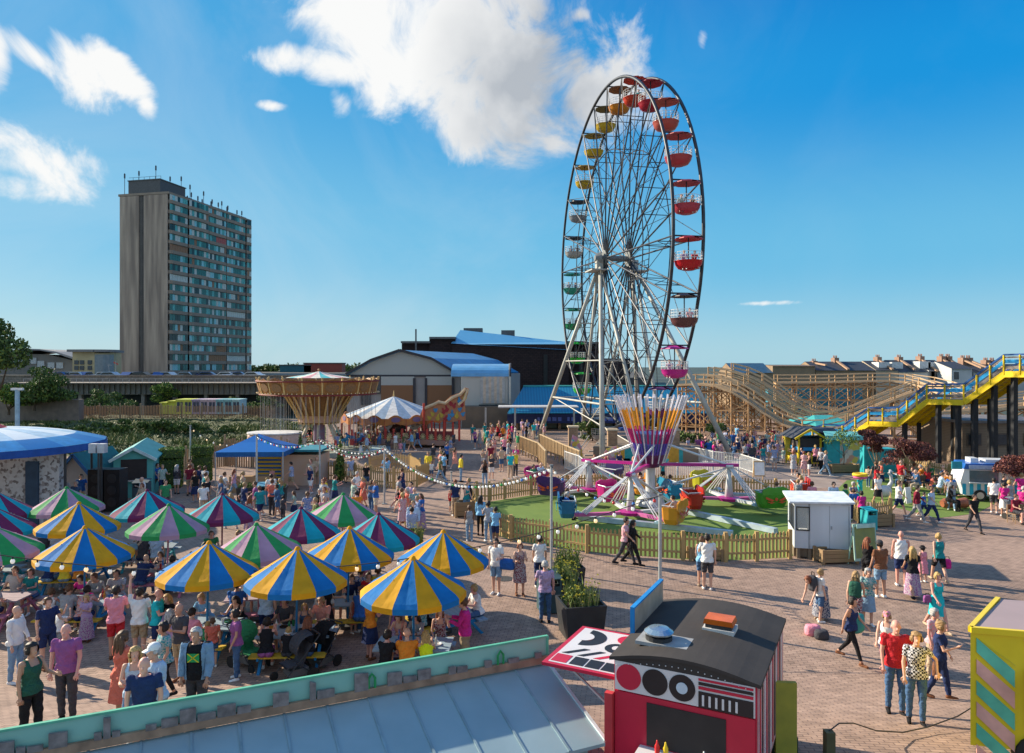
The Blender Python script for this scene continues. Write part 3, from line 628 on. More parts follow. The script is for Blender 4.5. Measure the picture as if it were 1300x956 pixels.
# flag pole and small masts by the tower foot
t=thing('flagpole','slim flagpole with small red flag beside the tower','flagpole',tuple(W(147,476,150))); o=W(147,476,150)
m=MB(o); m.tube([W(147,476,150),W(147,458,150)],.07,6); m.build('pole',P('rail_grey',(.4,.4,.4)),t); m=MB(o); m.add([W(144,459,150),W(150,461.5,150),W(150,463.5,150),W(144,461,150)],[(0,1,2,3)]); m.build('flag',P('flag_red',(.5,.1,.08)),t)
t=thing('lamp_mast','slim white lighting mast standing left of the tower','lamp mast',tuple(W(139,476,140))); m=MB(W(139,476,140)); m.tube([W(139,476,140),W(138,463,140)],.06,6); m.bar(W(136,463.5,140),W(142,463.5,140),.1); m.build('pole',P('rail_grey',(.4,.4,.4)),t)
# ---- beach hut row
t=thing('beach_hut_row','low row of pastel beach huts behind the timber fence','huts',(-42,96,1.2)); o=(-42,96,1.2)
hc=[(.50,.52,.06),(.50,.52,.06),(.62,.66,.12),(.62,.66,.12),(.35,.30,.42),(.55,.45,.50),(.55,.45,.50),(.25,.50,.52),(.25,.50,.52),(.40,.62,.62)]
for i,cx in enumerate(hc):
    x0=-49.2+i*1.14*1.0*.98; x0=(203+i*10.2-650)*96/F; x1=(203+(i+1)*10.2-650)*96/F-.04; h=(2.2 if i>2 else 1.7+.25*i)
    m=MB(o); m.bb(x0,x1,96,98.4,1.0,1.1+h*.78); m.prism([(x0,95.8,1.1+h*.78),(x1,95.8,1.1+h*.78),(x1,95.8,1.22+h*.8),(x0,95.8,1.22+h*.8)],(0,2.8,0)); u=m.build('hut',P('hut_%d'%i,cx,var=.12,scale=2),t)
    if i>1: m=MB(o); m.bb(x0+.15,x0+.5,95.93,96.0,1.3,2.6); m.bb(x0+.62,x1-.12,95.93,96.0,1.3,2.6); m.build('door',P('hut_door',(.05,.06,.08)),u)
# ---- stone wall left
m=MB(W(50,535,82)); a=W(-30,530,82);b=W(100,530,82); m.bb(a.x,b.x,82,83,0,3.6); ob=m.build('stone_wall',P('rubble_stone',(.34,.26,.21),c2=(.11,.09,.08),scale=1.6,bump=1,rough=.95)); tag(ob,'rough rubble stone wall beneath the bushes left of the deck','wall'); 
# ---- timber fence along the bank top
def plankfence(name,label,a,b,z0,z1,step=.18,c='fence_timber'):
    a=Vector(a);b=Vector(b);t=thing(name,label,'fence',tuple((a+b)/2)); o=(a+b)/2; L_=(b-a).length; d=(b-a)/L_; n=int(L_/step); m=MB(o); rr=random.Random(3)
    za,zb=(z0,z1)
    for i in range(n):
        p=a+d*(i+.5)*step; hgt=rr.uniform(.92,1.05)*(z1-z0); m.bar((p.x,p.y,p.z+z0),(p.x,p.y,p.z+z0+hgt),step*.8,.03,up=d)
    mm=P(c,(.30,.20,.12),c2=(.42,.30,.19),scale=6,rough=.9); m.build('planks',mm,t)
    for i in range(int(L_/2.4)+1):
        p=a+d*i*2.4; m=MB(o); m.bar((p.x,p.y+.06,p.z),(p.x,p.y+.06,p.z+z1+.25),.12); m.build('post',mm,t)
    return t
plankfence('timber_fence','long tan timber plank fence along the top of the grassy bank',W(100,531,84),W(350,531,84),.0,1.5)
# ---- bank with long grass
def bank():
    nx,ny=60,24; vs=[];fs=[]; rr=random.Random(9)
    for j in range(ny+1):
        for i in range(nx+1):
            y=56+ (88-56)*j/ny; px=-60+ (440+60)*i/nx; x=(px-650)*y/F
            edge=max(0,min(1,(410-px)/90)); z=max(0,(y-60))/26*1.15*edge+.25*rr.random()*(edge if j>2 else 0)-.03*(j==0)
            vs.append((x,y,z))
    for j in range(ny):
        for i in range(nx): a=j*(nx+1)+i; fs.append((a,a+1,a+nx+2,a+nx+1))
    m=MB((-40,70,0)); m.add(vs,fs); struct(m.build('grass_bank_terrain',P('bank_soil',(.075,.085,.03),var=.4,scale=1.5,rough=1),smooth=True))
    def hz(x,y):
        px=650+x*F/y; edge=max(0,min(1,(410-px)/90)); return max(0,(y-60))/26*1.15*edge+.1
    cu0=lambda x,y: math.sin(x*.45)+math.sin(y*.6+x*.2)+.5*math.sin(x*1.3+y)
    m=MB((-40,70,0)); cl=[P('grass_mid',(.11,.14,.035),var=.3,scale=2),P('grass_dark',(.05,.08,.022),var=.3,scale=2),P('grass_pale',(.32,.31,.12),var=.3,scale=2)]
    for k in range(20000):
        y=rr.uniform(60,87); px=rr.uniform(-40,410); x=(px-650)*y/F; z=hz(x,y); s=(.5 if y>78 else 1)*rr.uniform(.12,.5)*(1.3 if cu0(x,y)>0 else .6); cu=math.sin(x*.45)+math.sin(y*.6+x*.2)
        m.mi=(1 if cu<-.2 else 0) if rr.random()<.91 else 2
        a=rr.uniform(0,PI); w_=rr.uniform(.06,.16); dx,dy=math.cos(a)*w_,math.sin(a)*w_; tx,ty=rr.uniform(-.25,.25),rr.uniform(-.25,.25)
        m.add([(x-dx,y-dy,z-.1),(x+dx,y+dy,z-.1),(x+tx+dx*.5,y+ty+dy*.5,z+s*.7),(x+tx*1.6,y+ty*1.6,z+s)],[(0,1,2,3)])
    tag(m.build('long_grass',cl),'long wild grass and weeds covering the bank','grass',kind='stuff')
bank()
# ---- leaf clumps
def leafcloud(m,c,r,n,size,rr,shell_=.55,flat=1):
    for k in range(n):
        while True:
            v=Vector((rr.uniform(-1,1),rr.uniform(-1,1),rr.uniform(-1,1)))
            if shell_<v.length<1: break
        p=Vector(c)+Vector((v.x*r[0],v.y*r[1],v.z*r[2])); s=size*rr.uniform(.6,1.4)
        M_=Euler((rr.uniform(0,PI),rr.uniform(0,PI),rr.uniform(0,PI))).to_matrix()
        m.mi=rr.choice((0,0,1,1,2)) if len_mats>2 else 0
        m.add([p+M_@Vector(q)*s for q in((-.5,0,0),(0,-.35,.1),(.6,0,0),(0,.35,.1))],[(0,1,2,3)])
len_mats=3
GREEN=[P('leaf_mid',(.085,.14,.03),var=.3,scale=1),P('leaf_dark',(.045,.085,.022),var=.3,scale=1),P('leaf_light',(.18,.24,.05),var=.3,scale=1)]
YG=[P('leaf_yg',(.12,.20,.03),var=.3,scale=1),P('leaf_yg_dark',(.05,.10,.02),var=.3),P('leaf_yg_light',(.28,.34,.06),var=.3)]
RED=[P('leaf_red',(.16,.045,.04),var=.3),P('leaf_red_dark',(.08,.022,.025),var=.3),P('leaf_red_light',(.26,.10,.06),var=.3)]
def tree(name,label,base,h,blobs,mats,trunk=.18,leaf=.3,n=900,seed=1,cat='tree',bark=(.10,.07,.05),branches=6,group=None):
    rr=random.Random(seed); base=Vector(base); t=thing(name,label,cat,tuple(base),group=group)
    m=MB(base); top=base+Vector((0,0,h)); m.tube([base,base+Vector((.05,0,h*.4)),base+Vector((-.03,0,h*.8))],[trunk,trunk*.75,trunk*.4],8)
    for k,(c,r) in enumerate(blobs): m.tube([base+Vector((0,0,h*rr.uniform(.3,.55))),base+Vector(c)*.6+Vector((0,0,h*.1)),base+Vector(c)],[trunk*.45,trunk*.3,trunk*.12],6)
    m.build('trunk',P('bark_'+name,bark,rough=.95),t)
    m=MB(base); vol=sum(r[0]*r[1]*r[2] for c,r in blobs)
    for c,r in blobs: leafcloud(m,base+Vector(c),r,int(n*(r[0]*r[1]*r[2])/vol),leaf,rr,.35)
    m.build('crown',mats,t); return t
def crownblobs(c,R_,k,rr,s=(1,1,1)):
    out=[]
    for i in range(k):
        v=Vector((rr.gauss(0,.5),rr.gauss(0,.5),rr.gauss(0,.45))); q=rr.uniform(.32,.55)*R_
        out.append((Vector(c)+Vector((v.x*R_*s[0],v.y*R_*s[1],v.z*R_*s[2])),(q*s[0],q*s[1],q*s[2]*.85)))
    return out
rr=random.Random(4)
b=W(-14,530,62); tree('broadleaf_tree','large dark green tree at the left edge above the tent',(b.x,62,0),8,crownblobs((0,0,9.7),3.0,12,rr,(1,1,1.1)),GREEN,.3,.30,6500,2)
b=W(40,530,80); tree('leafy_bush','broad green bush growing over the stone wall',(b.x,80.5,2.4),1.6,crownblobs((0,0,2.0),2.7,11,rr,(1.5,1,.7)),GREEN,.15,.30,4600,3,'bush')
b=W(7,530,79); tree('leafy_bush','smaller yellowish bush left of the broad green bush',(b.x,79.5,2.0),1.2,crownblobs((0,0,1.6),2.2,8,rr,(1.2,1,.8)),YG,.15,.32,2600,5,'bush')
b=W(203,500,106); tree('leafy_bush','round yellow green bush in front of the concrete deck',(b.x,106,1.6),1.5,crownblobs((0,0,2.1),1.7,8,rr,(1.1,1,.9)),YG,.12,.3,1800,6,'bush')
for i,(px,py,ww) in enumerate(((120,505,14),(155,508,20),(285,508,12),(340,508,14),(62,545,9),(160,548,16),(185,556,10),(290,553,8),(125,558,12),(225,548,14),(255,560,9),(330,556,12),(100,545,10),(205,540,11))):
    d=100 if py<530 else 72; b=W(px,py,d); r_=ww*d/F; z=max(.5,b.z-r_*.5)
    tree('shrub',['low dark shrub on the bank, '+q for q in ('under the deck by the stone wall','under the deck left of the huts','under the deck right of the huts','farthest right under the deck','beside the stone wall foot','middle of the slope','below the middle one','just left of the gazebo pole','low on the slope above the tent','right of the middle one','low on the slope by the pole','behind the pink cabin','left end of the timber fence','highest one below the fence')][i],(b.x,d,0.4),z,crownblobs((0,0,z),r_,7,rr,(1.3,1,.7)),GREEN,.08,.3,900,20+i,'shrub',group='low shrubs on the bank')
# ---- dark ivy hedge beneath deck
# ---- warehouse with shallow gable
def warehouse():
    d=92; z0=0; P_=lambda x,y,dd=d:W(x,y,dd); o=P_(510,560); t=thing('warehouse','grey corrugated warehouse with shallow blue gable roof and timber doors','warehouse',(o.x,d,0)); o=(o.x,d,0)
    corr=P('corrugated_sheet',(.46,.48,.46),c2=(.33,.36,.36),scale=3.2,kind='corr',rough=.55,bump=.6); blk=P('block_wall',(.22,.22,.23),c2=(.36,.35,.34),scale=.35,rough=.9)
    prof=[(440,476),(472,458),(508,445.5),(548,456),(582,476)]
    g=[P_(a,b) for a,b in prof]; m=MB(o); m.prism(g,(0,.3,0)); m.build('gable',corr,t)
    m=MB(o); a=P_(440,476);b=P_(582,476); m.bb(a.x,b.x,d+.1,d+.4,0,a.z); m.build('wall',blk,t)
    bl=P('blue_roof',(.03,.20,.42),var=.2,scale=.6,rough=.4); m=MB(o); dep=Vector((8,26,0))
    top=[p+Vector((0,-.5,.12)) for p in g]; pts=[]
    for i in range(len(g)-1):
        m.add([top[i],top[i+1],top[i+1]+dep,top[i]+dep],[(0,1,2,3)]); m.add([top[i]+Vector((0,0,-.18)),top[i+1]+Vector((0,0,-.18)),top[i+1]+dep+Vector((0,0,-.18)),top[i]+dep+Vector((0,0,-.18))],[(3,2,1,0)])
    m.build('roof',bl,t)
    m=MB(o)
    for i in range(len(g)-1): m.bar(top[i]+Vector((0,-.05,0)),top[i+1]+Vector((0,-.05,0)),.1,.28)
    m.build('bargeboard',P('dark_trim',(.04,.04,.05)),t)
    m=MB(o); e=g[-1]+Vector((0,0,0)); m.prism([(e.x,d,0),(e.x,d,e.z),(e.x+8,d+26,e.z),(e.x+8,d+26,0)],(.2,0,0)); m.build('side_wall',blk,t)
    m=MB(o); a=P_(440,476); m.box(((a.x+e.x)/2,d-.02,a.z-.1),(e.x-a.x,.1,.25)); m.build('fascia',P('dark_trim',(.04,.04,.05)),t)
    for x0,x1,y0,y1,nm,mm in((484,526,489,530,'door',P('door_timber',(.26,.13,.06),c2=(.17,.085,.045),scale=2.5,kind='corr')),(541,574,489,530,'door',P('door_timber',(.36,.18,.08))),(484,526,478,489,'panel',corr),(541,574,478,489,'panel',corr),(453,483,478,500,'panel',P('dark_glass_panel',(.06,.07,.08),rough=.2)),(458,471,500,514,'window',P('win_dark',(.05,.06,.07)))):
        m=MB(o); p=P_(x0,y0);q=P_(x1,y1); m.bb(p.x,q.x,d-.12,d+.1,max(0,q.z),p.z); m.build(nm,mm,t)
    m=MB(o); 
    for px in(526,541,575): p=P_(px,480); m.bb(p.x-.15,p.x+.15,d-.2,d+.1,0,p.z)
    m.build('column',P('dark_trim',(.04,.04,.05)),t)
warehouse()
def barrel():
    d=88; o=(W(625,560,d).x,d,0); t=thing('barrel_roof_hall','white hall with blue barrel vault roof and striped front panel','hall',o)
    wt=P('white_cladding',(.50,.50,.47),c2=(.38,.38,.36),scale=2.2,kind='corr'); a=W(585,478,d); b=W(655,478,d)
    m=MB(o); m.bb(a.x,b.x-1.0,d,d+8,0,a.z); m.build('wall',wt,t)
    n=12; z0=a.z; m=MB(o); pr=[]
    for i in range(n+1):
        an=PI*i/n; pr.append((0,d+3.8-4.0*math.cos(an),z0+1.55*math.sin(an)))
    x0=a.x-1.2; x1=b.x-.9
    m.add([(x0,p[1],p[2]) for p in pr]+[(x1,p[1],p[2]) for p in pr],[(i,i+1,n+2+i,n+1+i) for i in range(n)]); m.build('roof',P('blue_roof_pale',(.12,.32,.55),var=.15,scale=.8,rough=.35),t)
    # end arch (faces right)
    m=MB(o); zz=W(655,465,d).z
    pr=[(x1+.02,d-.1,0)]+[(x1+.02,d+3.8-3.95*math.cos(PI*i/n),z0+1.6*math.sin(PI*i/n)) for i in range(n+1)]+[(x1+.02,d+7.8,0)]; m.prism(pr,(.25,0,0)); m.build('end_wall',P('cream_cladding',(.52,.50,.44),scale=1),t)
    m=MB(o); 
    for i in range(n): m.bar((x1+.2,pr[i+1][1],pr[i+1][2]),(x1+.2,pr[i+2][1],pr[i+2][2]),.2,.14)
    m.build('roof_trim',P('dark_trim',(.04,.04,.05)),t)
    p=W(610,478,d-.1);q=W(641,512,d-.1); m=MB(o); k=9
    for i in range(k):
        m.mi=i%2; m.bb(p.x+(q.x-p.x)*i/k,p.x+(q.x-p.x)*(i+1)/k,d-.15,d-.02,q.z,p.z)
    m.build('striped_panel',[P('panel_grey',(.40,.40,.40)),P('panel_tan',(.52,.42,.33))],t)
    p=W(608,514,d-1);q=W(648,521,d-1); m=MB(o); m.bb(p.x,q.x,d-1.2,d-.2,q.z,p.z); m.build('sign_board',P('sign_black',(.02,.025,.03)),t)
    m=MB(o); m.bb(p.x+.2,q.x-.5,d-1.26,d-1.2,q.z+.15,p.z-.3); m.build('sign_strip',P('sign_teal',(.03,.30,.28),c2=(.4,.6,.55),scale=12),t)
    m=MB(o); m.bb(x0+1.5,x1,d-2.5,d,0,2.6); m.build('canopy_wall',P('shop_dark',(.06,.06,.06),c2=(.2,.15,.1),scale=.8),t)
    pass
barrel()
def blackhall():
    d=125; o=(W(620,500,d).x,d,0); t=thing('cinema_hall','huge dark brick windowless hall with pale blue sloping roof','hall',o)
    br=brickmat('dark_brick',(.045,.026,.026),(.03,.018,.02),(.015,.01,.01),.7,.3,vert=True)
    def blk(nm,x0,x1,yt,dd=d,mm=br,dep=22):
        a=W(x0,yt,dd);b=W(x1,yt,dd); m=MB(o); m.bb(a.x,b.x,dd,dd+dep,0,a.z); m.build(nm,mm,t)
    blk('wall',510,546,436,d+1.5); blk('wall',545,578,430.5,d+.8); blk('wall',574,722,437,d); blk('wall',720,760,437,d+3); blk('wall',758,800,455,d+2)
    m=MB(o); tr=P('flat_roof_edge',(.12,.12,.12)); 
    for x0,x1,y in((509,546,436),(545,578,430.5),(720,761,437)): a=W(x0,y,d);b=W(x1,y,d); m.bb(a.x,b.x,d-.2,d+20,a.z+.05,a.z+.4)
    m.build('parapet_trim',tr,t)
    m=MB(o); a=W(573,436,d);b=W(584,418.5,d+6);c=W(722,434,d+6);e=W(724,444.5,d); b.y=c.y=d+7; m.add([a+Vector((0,-.3,0)),e+Vector((0,-.3,0)),c,b],[(0,1,2,3)]); m.add([b,c,c+Vector((0,14,0)),b+Vector((0,14,0))],[(0,1,2,3)]); m.add([a,b,b+Vector((0,14,0)),a+Vector((0,20,0))],[(0,1,2,3)])
    m.build('roof',P('standing_seam_blue',(.10,.34,.56),c2=(.16,.44,.66),scale=1.6,kind='corr',rough=.35),t)
    m=MB(o); p=W(588,417.5,d+7); m.bb(p.x,p.x+3.5,d+8,d+10,p.z-1,p.z+.2); m.build('roof_plant',P('lift_room',(.1,.1,.1)),t); m=MB(o); m.bb(p.x+7,p.x+9.5,d+8,d+10,p.z-1.4,p.z-.2); m.build('roof_plant',P('lift_room',(.1,.1,.1)),t)
    m=MB(o); 
    for px in (690,735): p=W(px,450,d-.1); m.bb(p.x,p.x+.7,d-.25,d,1,p.z)
    m.build('downpipe',P('pier_black',(.02,.02,.02)),t)
    m=MB(o); p=W(529,440,d); m.bar((p.x,d-1,p.z-2),(p.x,d-1,p.z+3),.25); m.bb(p.x+4,p.x+5,d-.5,d,p.z-3,p.z-1.8); m.build('vent_pipe',tr,t)
blackhall()
def arcade():
    d=84; a=W(648,492,d+7); b=W(898,492,d+7); fz=W(650,524,d).z; tz=W(650,491,d+7).z; o=((W(650,0,d).x+W(890,0,d).x)/2,d,0); t=thing('arcade_building','long low arcade with deep blue sloping roof and glazed shopfronts','arcade',o)
    xa=W(644,0,d).x; xb=W(895,0,d).x; m=MB(o)
    m.add([(xa,d-.8,fz),(xb,d-.8,fz),(xb+1,d+7,tz),(xa+2,d+7,tz)],[(0,1,2,3)]); m.add([(xa,d-.8,fz-.15),(xb,d-.8,fz-.15),(xb+1,d+7,tz-.15),(xa+2,d+7,tz-.15)],[(3,2,1,0)])
    m.build('roof',P('arcade_roof_blue',(.012,.13,.25),c2=(.02,.20,.34),scale=.9,kind='corr',rough=.4),t)
    m=MB(o); m.bb(xa+2,xb,d+7,d+9,0,tz+.15); m.build('ridge_wall',P('teal_green',(.03,.30,.28)),t)
    m=MB(o); m.bb(xa,xb,d-.9,d-.3,fz-1.15,fz-.1); m.build('fascia',P('fascia_navy',(.015,.03,.12)),t)
    # lettering-like light strip
    rr=random.Random(8); m=MB(o); x=xa+3
    while x<xa+16:
        w_=rr.uniform(.25,.6)
        if rr.random()<.8: m.bb(x,x+w_,d-.97,d-.9,fz-.9,fz-.45)
        x+=w_+.18
    m.build('sign_letters',P('sign_blue',(.10,.16,.5)),t)
    m=MB(o); m.bb(xa,xb,d+2,d+2.3,0,fz); m.build('back_wall',P('shop_interior',(.07,.05,.04),c2=(.22,.14,.08),scale=.5),t)
    for i in range(14):
        x=xa+1+i*(xb-xa)/14; m=MB(o); m.bb(x,x+.28,d-.2,d+.1,0,fz-1.1); m.build('column',P('timber_column',(.33,.20,.12)),t)
        m=MB(o); m.bb(x+.35,x+(xb-xa)/14-.1,d+.9,d+.98,.1,fz-1.3); m.build('shopfront',P('shop_glass',(.03,.08,.08),c2=(.25,.30,.22),scale=1.3,rough=.15),t)
    m=MB(o); m.bb(xa-1,xa+8,d-4,d-1,2.75,2.9); m.build('canopy',P('canopy_white',(.5,.5,.5)),t)
    for i in range(4): m=MB(o); m.bb(xa-2.5+i*3.3,xa-2.3+i*3.3,d-3.8,d-3.6,0,2.75); m.build('canopy_post',P('rail_grey',(.4,.4,.4)),t)
arcade()
# ---- terrace of houses behind coaster
def house(i,px0,px1,yr,ye,yb,d,wallc,roofc,label,chim=(),wins=(),dorm=()):
    a=W(px0,0,d);b=W(px1,0,d); o=((a.x+b.x)/2,d,0); t=thing('terraced_house',label,'house',o,group='terraced houses behind the wooden coaster')
    ze=W(0,ye,d).z; zr=W(0,yr,d+5).z; m=MB(o); m.bb(a.x,b.x,d,d+10,0,ze); m.prism([(a.x,d,ze),(a.x,d+10,ze),(a.x,d+5,zr-.05)],(b.x-a.x,0,0)); m.build('wall',P('house_wall_'+wallc[0],wallc[1],var=.15,scale=.5),t)
    m=MB(o); m.add([(a.x,d-.4,ze-.05),(b.x,d-.4,ze-.05),(b.x,d+5,zr),(a.x,d+5,zr)],[(0,1,2,3)]); m.add([(a.x,d+5,zr),(b.x,d+5,zr),(b.x,d+10.4,ze-.05),(a.x,d+10.4,ze-.05)],[(0,1,2,3)]); rf=m.build('roof',P('slate_'+roofc[0],roofc[1],var=.2,scale=1.5,rough=.6),t)
    for c in chim:
        p=W(c,0,d+5); m=MB(o); m.bb(p.x-.42,p.x+.42,d+4.2,d+5.8,zr-2,zr+.7); ch=m.build('chimney',P('chimney_brick',(.28,.17,.12),scale=2),rf)
        m2=MB(o); [m2.tube([(p.x-.28+k*.28,d+5,zr+.7),(p.x-.28+k*.28,d+5,zr+1.15)],[.10,.08],8) for k in range(3)]; m2.build('chimney_pots',P('pot_orange',(.5,.18,.07)),rf)
        m=MB(o); s=.22; m.add([(p.x-s,d-.42,ze),(p.x+s,d-.42,ze),(p.x+s,d+5,zr+.25),(p.x-s,d+5,zr+.25),(p.x-s,d-.42,ze+.28),(p.x+s,d-.42,ze+.28),(p.x+s,d+5,zr+.5),(p.x-s,d+5,zr+.5)],[(4,5,6,7),(0,4,7,3),(1,2,6,5),(0,1,5,4)]); m.build('party_wall',P('party_wall',(.38,.24,.15)),rf)
    for (x,y,w_,h_) in wins:
        p=W(x,y,d-.1); m=MB(o); m.box((p.x,d-.06,p.z),(w_,.12,h_)); u=m.build('window',P('win_frame_white',(.6,.6,.6)),t); m=MB(o); m.box((p.x,d-.14,p.z),(w_*.82,.04,h_*.85)); m.build('pane',P('win_dark',(.05,.06,.07)),u)
    for (x,y) in dorm:
        p=W(x,y,d+1.5); m=MB(o); m.box((p.x,d+2.4,p.z),(2.0,2.6,1.5)); u=m.build('dormer',P('dormer_white',(.55,.57,.58)),rf)
dk=('dark',(.045,.05,.06)); bu=('blue',(.03,.09,.16))
house(0,932,981,461,473,530,130,('tan',(.26,.18,.11)),bu,'leftmost house, blue flat roof edge behind the coaster crest',())
house(1,981,1035,463,464.5,530,130,('tan',(.26,.18,.11)),('brown',(.14,.10,.07)),'wide blank tan brick wall behind the coaster curve',(1033,))
house(2,1036,1110,459,470,530,130,('tan',(.26,.18,.11)),dk,'terraced house with long dark slate roof and single chimney',(1060,))
house(3,1112,1140,458,470,530,130,('cream',(.42,.36,.28)),dk,'narrow terraced house with two pale roof windows',(1114,1141),(),((1121,465),(1138,465)))
house(4,1141,1178,457,472,530,130,('white',(.58,.58,.56)),dk,'white walled terraced house with dark roof and dormer',(1168,),((1183,476,1.2,1.6),),((1185-12,464),))
house(5,1179,1207,457,471,530,130,('white',(.58,.58,.56)),dk,'white walled house at the right of the terrace, pale dormer',(1195,1203),((1186,477,1.4,1.8),(1200,481,1.2,1.6)),((1184,465),))
house(6,1208,1234,459,468,530,126,('pale',(.50,.50,.50)),dk,'pale gabled house behind the yellow stair, paired chimneys',(1222,1229),((1214,477,1.1,1.6),))
house(7,1236,1330,462,472,530,126,('grey',(.38,.38,.38)),dk,'grey house mostly hidden behind the yellow staircase',(1251,1259))
# blue mesh screen and teal roofed shed behind the coaster
m=MB(W(1000,540,106)); a=W(975,520,106);b=W(1095,520,106); m.bb(a.x,b.x,106,107,0,W(0,494,106).z); tag(m.build('blue_screen_wall',P('blue_screen',(.02,.17,.26),c2=(.03,.28,.38),scale=.9,bump=.4)),'long mottled blue wall seen through the coaster trestles','wall')
t=thing('teal_roof_shed','low shed with turquoise hipped roof beneath the coaster','shed',tuple(W(1060,550,72))); o=W(1060,550,72); o.z=0; t.location=o
m=MB(o); a=W(1036,541,70);b=W(1092,541,70); zz=W(0,541,70).z; zt=W(0,527,74).z; m.bb(a.x+.3,b.x-.3,70.3,77,0,zz); m.build('wall',P('shed_wall',(.2,.2,.18)),t)
m=MB(o); m.add([(a.x,70,zz),(b.x,70,zz),(b.x-1,74,zt),(a.x+1.5,74,zt),(a.x,78,zz),(b.x,78,zz)],[(0,1,2,3),(3,2,5,4),(0,3,4),(1,5,2)]); m.build('roof',P('teal_roof',(.04,.33,.33),var=.15)  ,t)

m=MB((-60,330,5)); r2=random.Random(31)
for px in range(322,470,5):
    q=W(px,476,330); leafcloud(m,(q.x,330+r2.uniform(-6,6),5.2+r2.uniform(0,1.2)),(3.5,3,r2.uniform(1.2,3.0)),90,1.3,r2,.2)
tag(m.build('distant_treeline',GREEN),'low distant trees along the horizon behind the swing ride','trees',kind='stuff')
for i,(px,w_,h,c,lb) in enumerate(((375,13,2.8,(.03,.14,.18),'low teal shed on the horizon behind the swing ride'),(410,16,3.6,(.30,.07,.05),'low red block on the horizon behind the swing ride'))):
    q=W(px,476,300); t=thing('distant_shed',lb,'shed',(q.x,300,4.9)); m=MB(); m.bb(-w_/2,w_/2,0,6,0,h); m.build('wall',P('far_%d'%i,c),t); m=MB(); m.bb(-w_/2-.3,w_/2+.3,-.3,6.3,h,h+.4); m.build('roof',P('lift_room',(.1,.1,.1)),t)
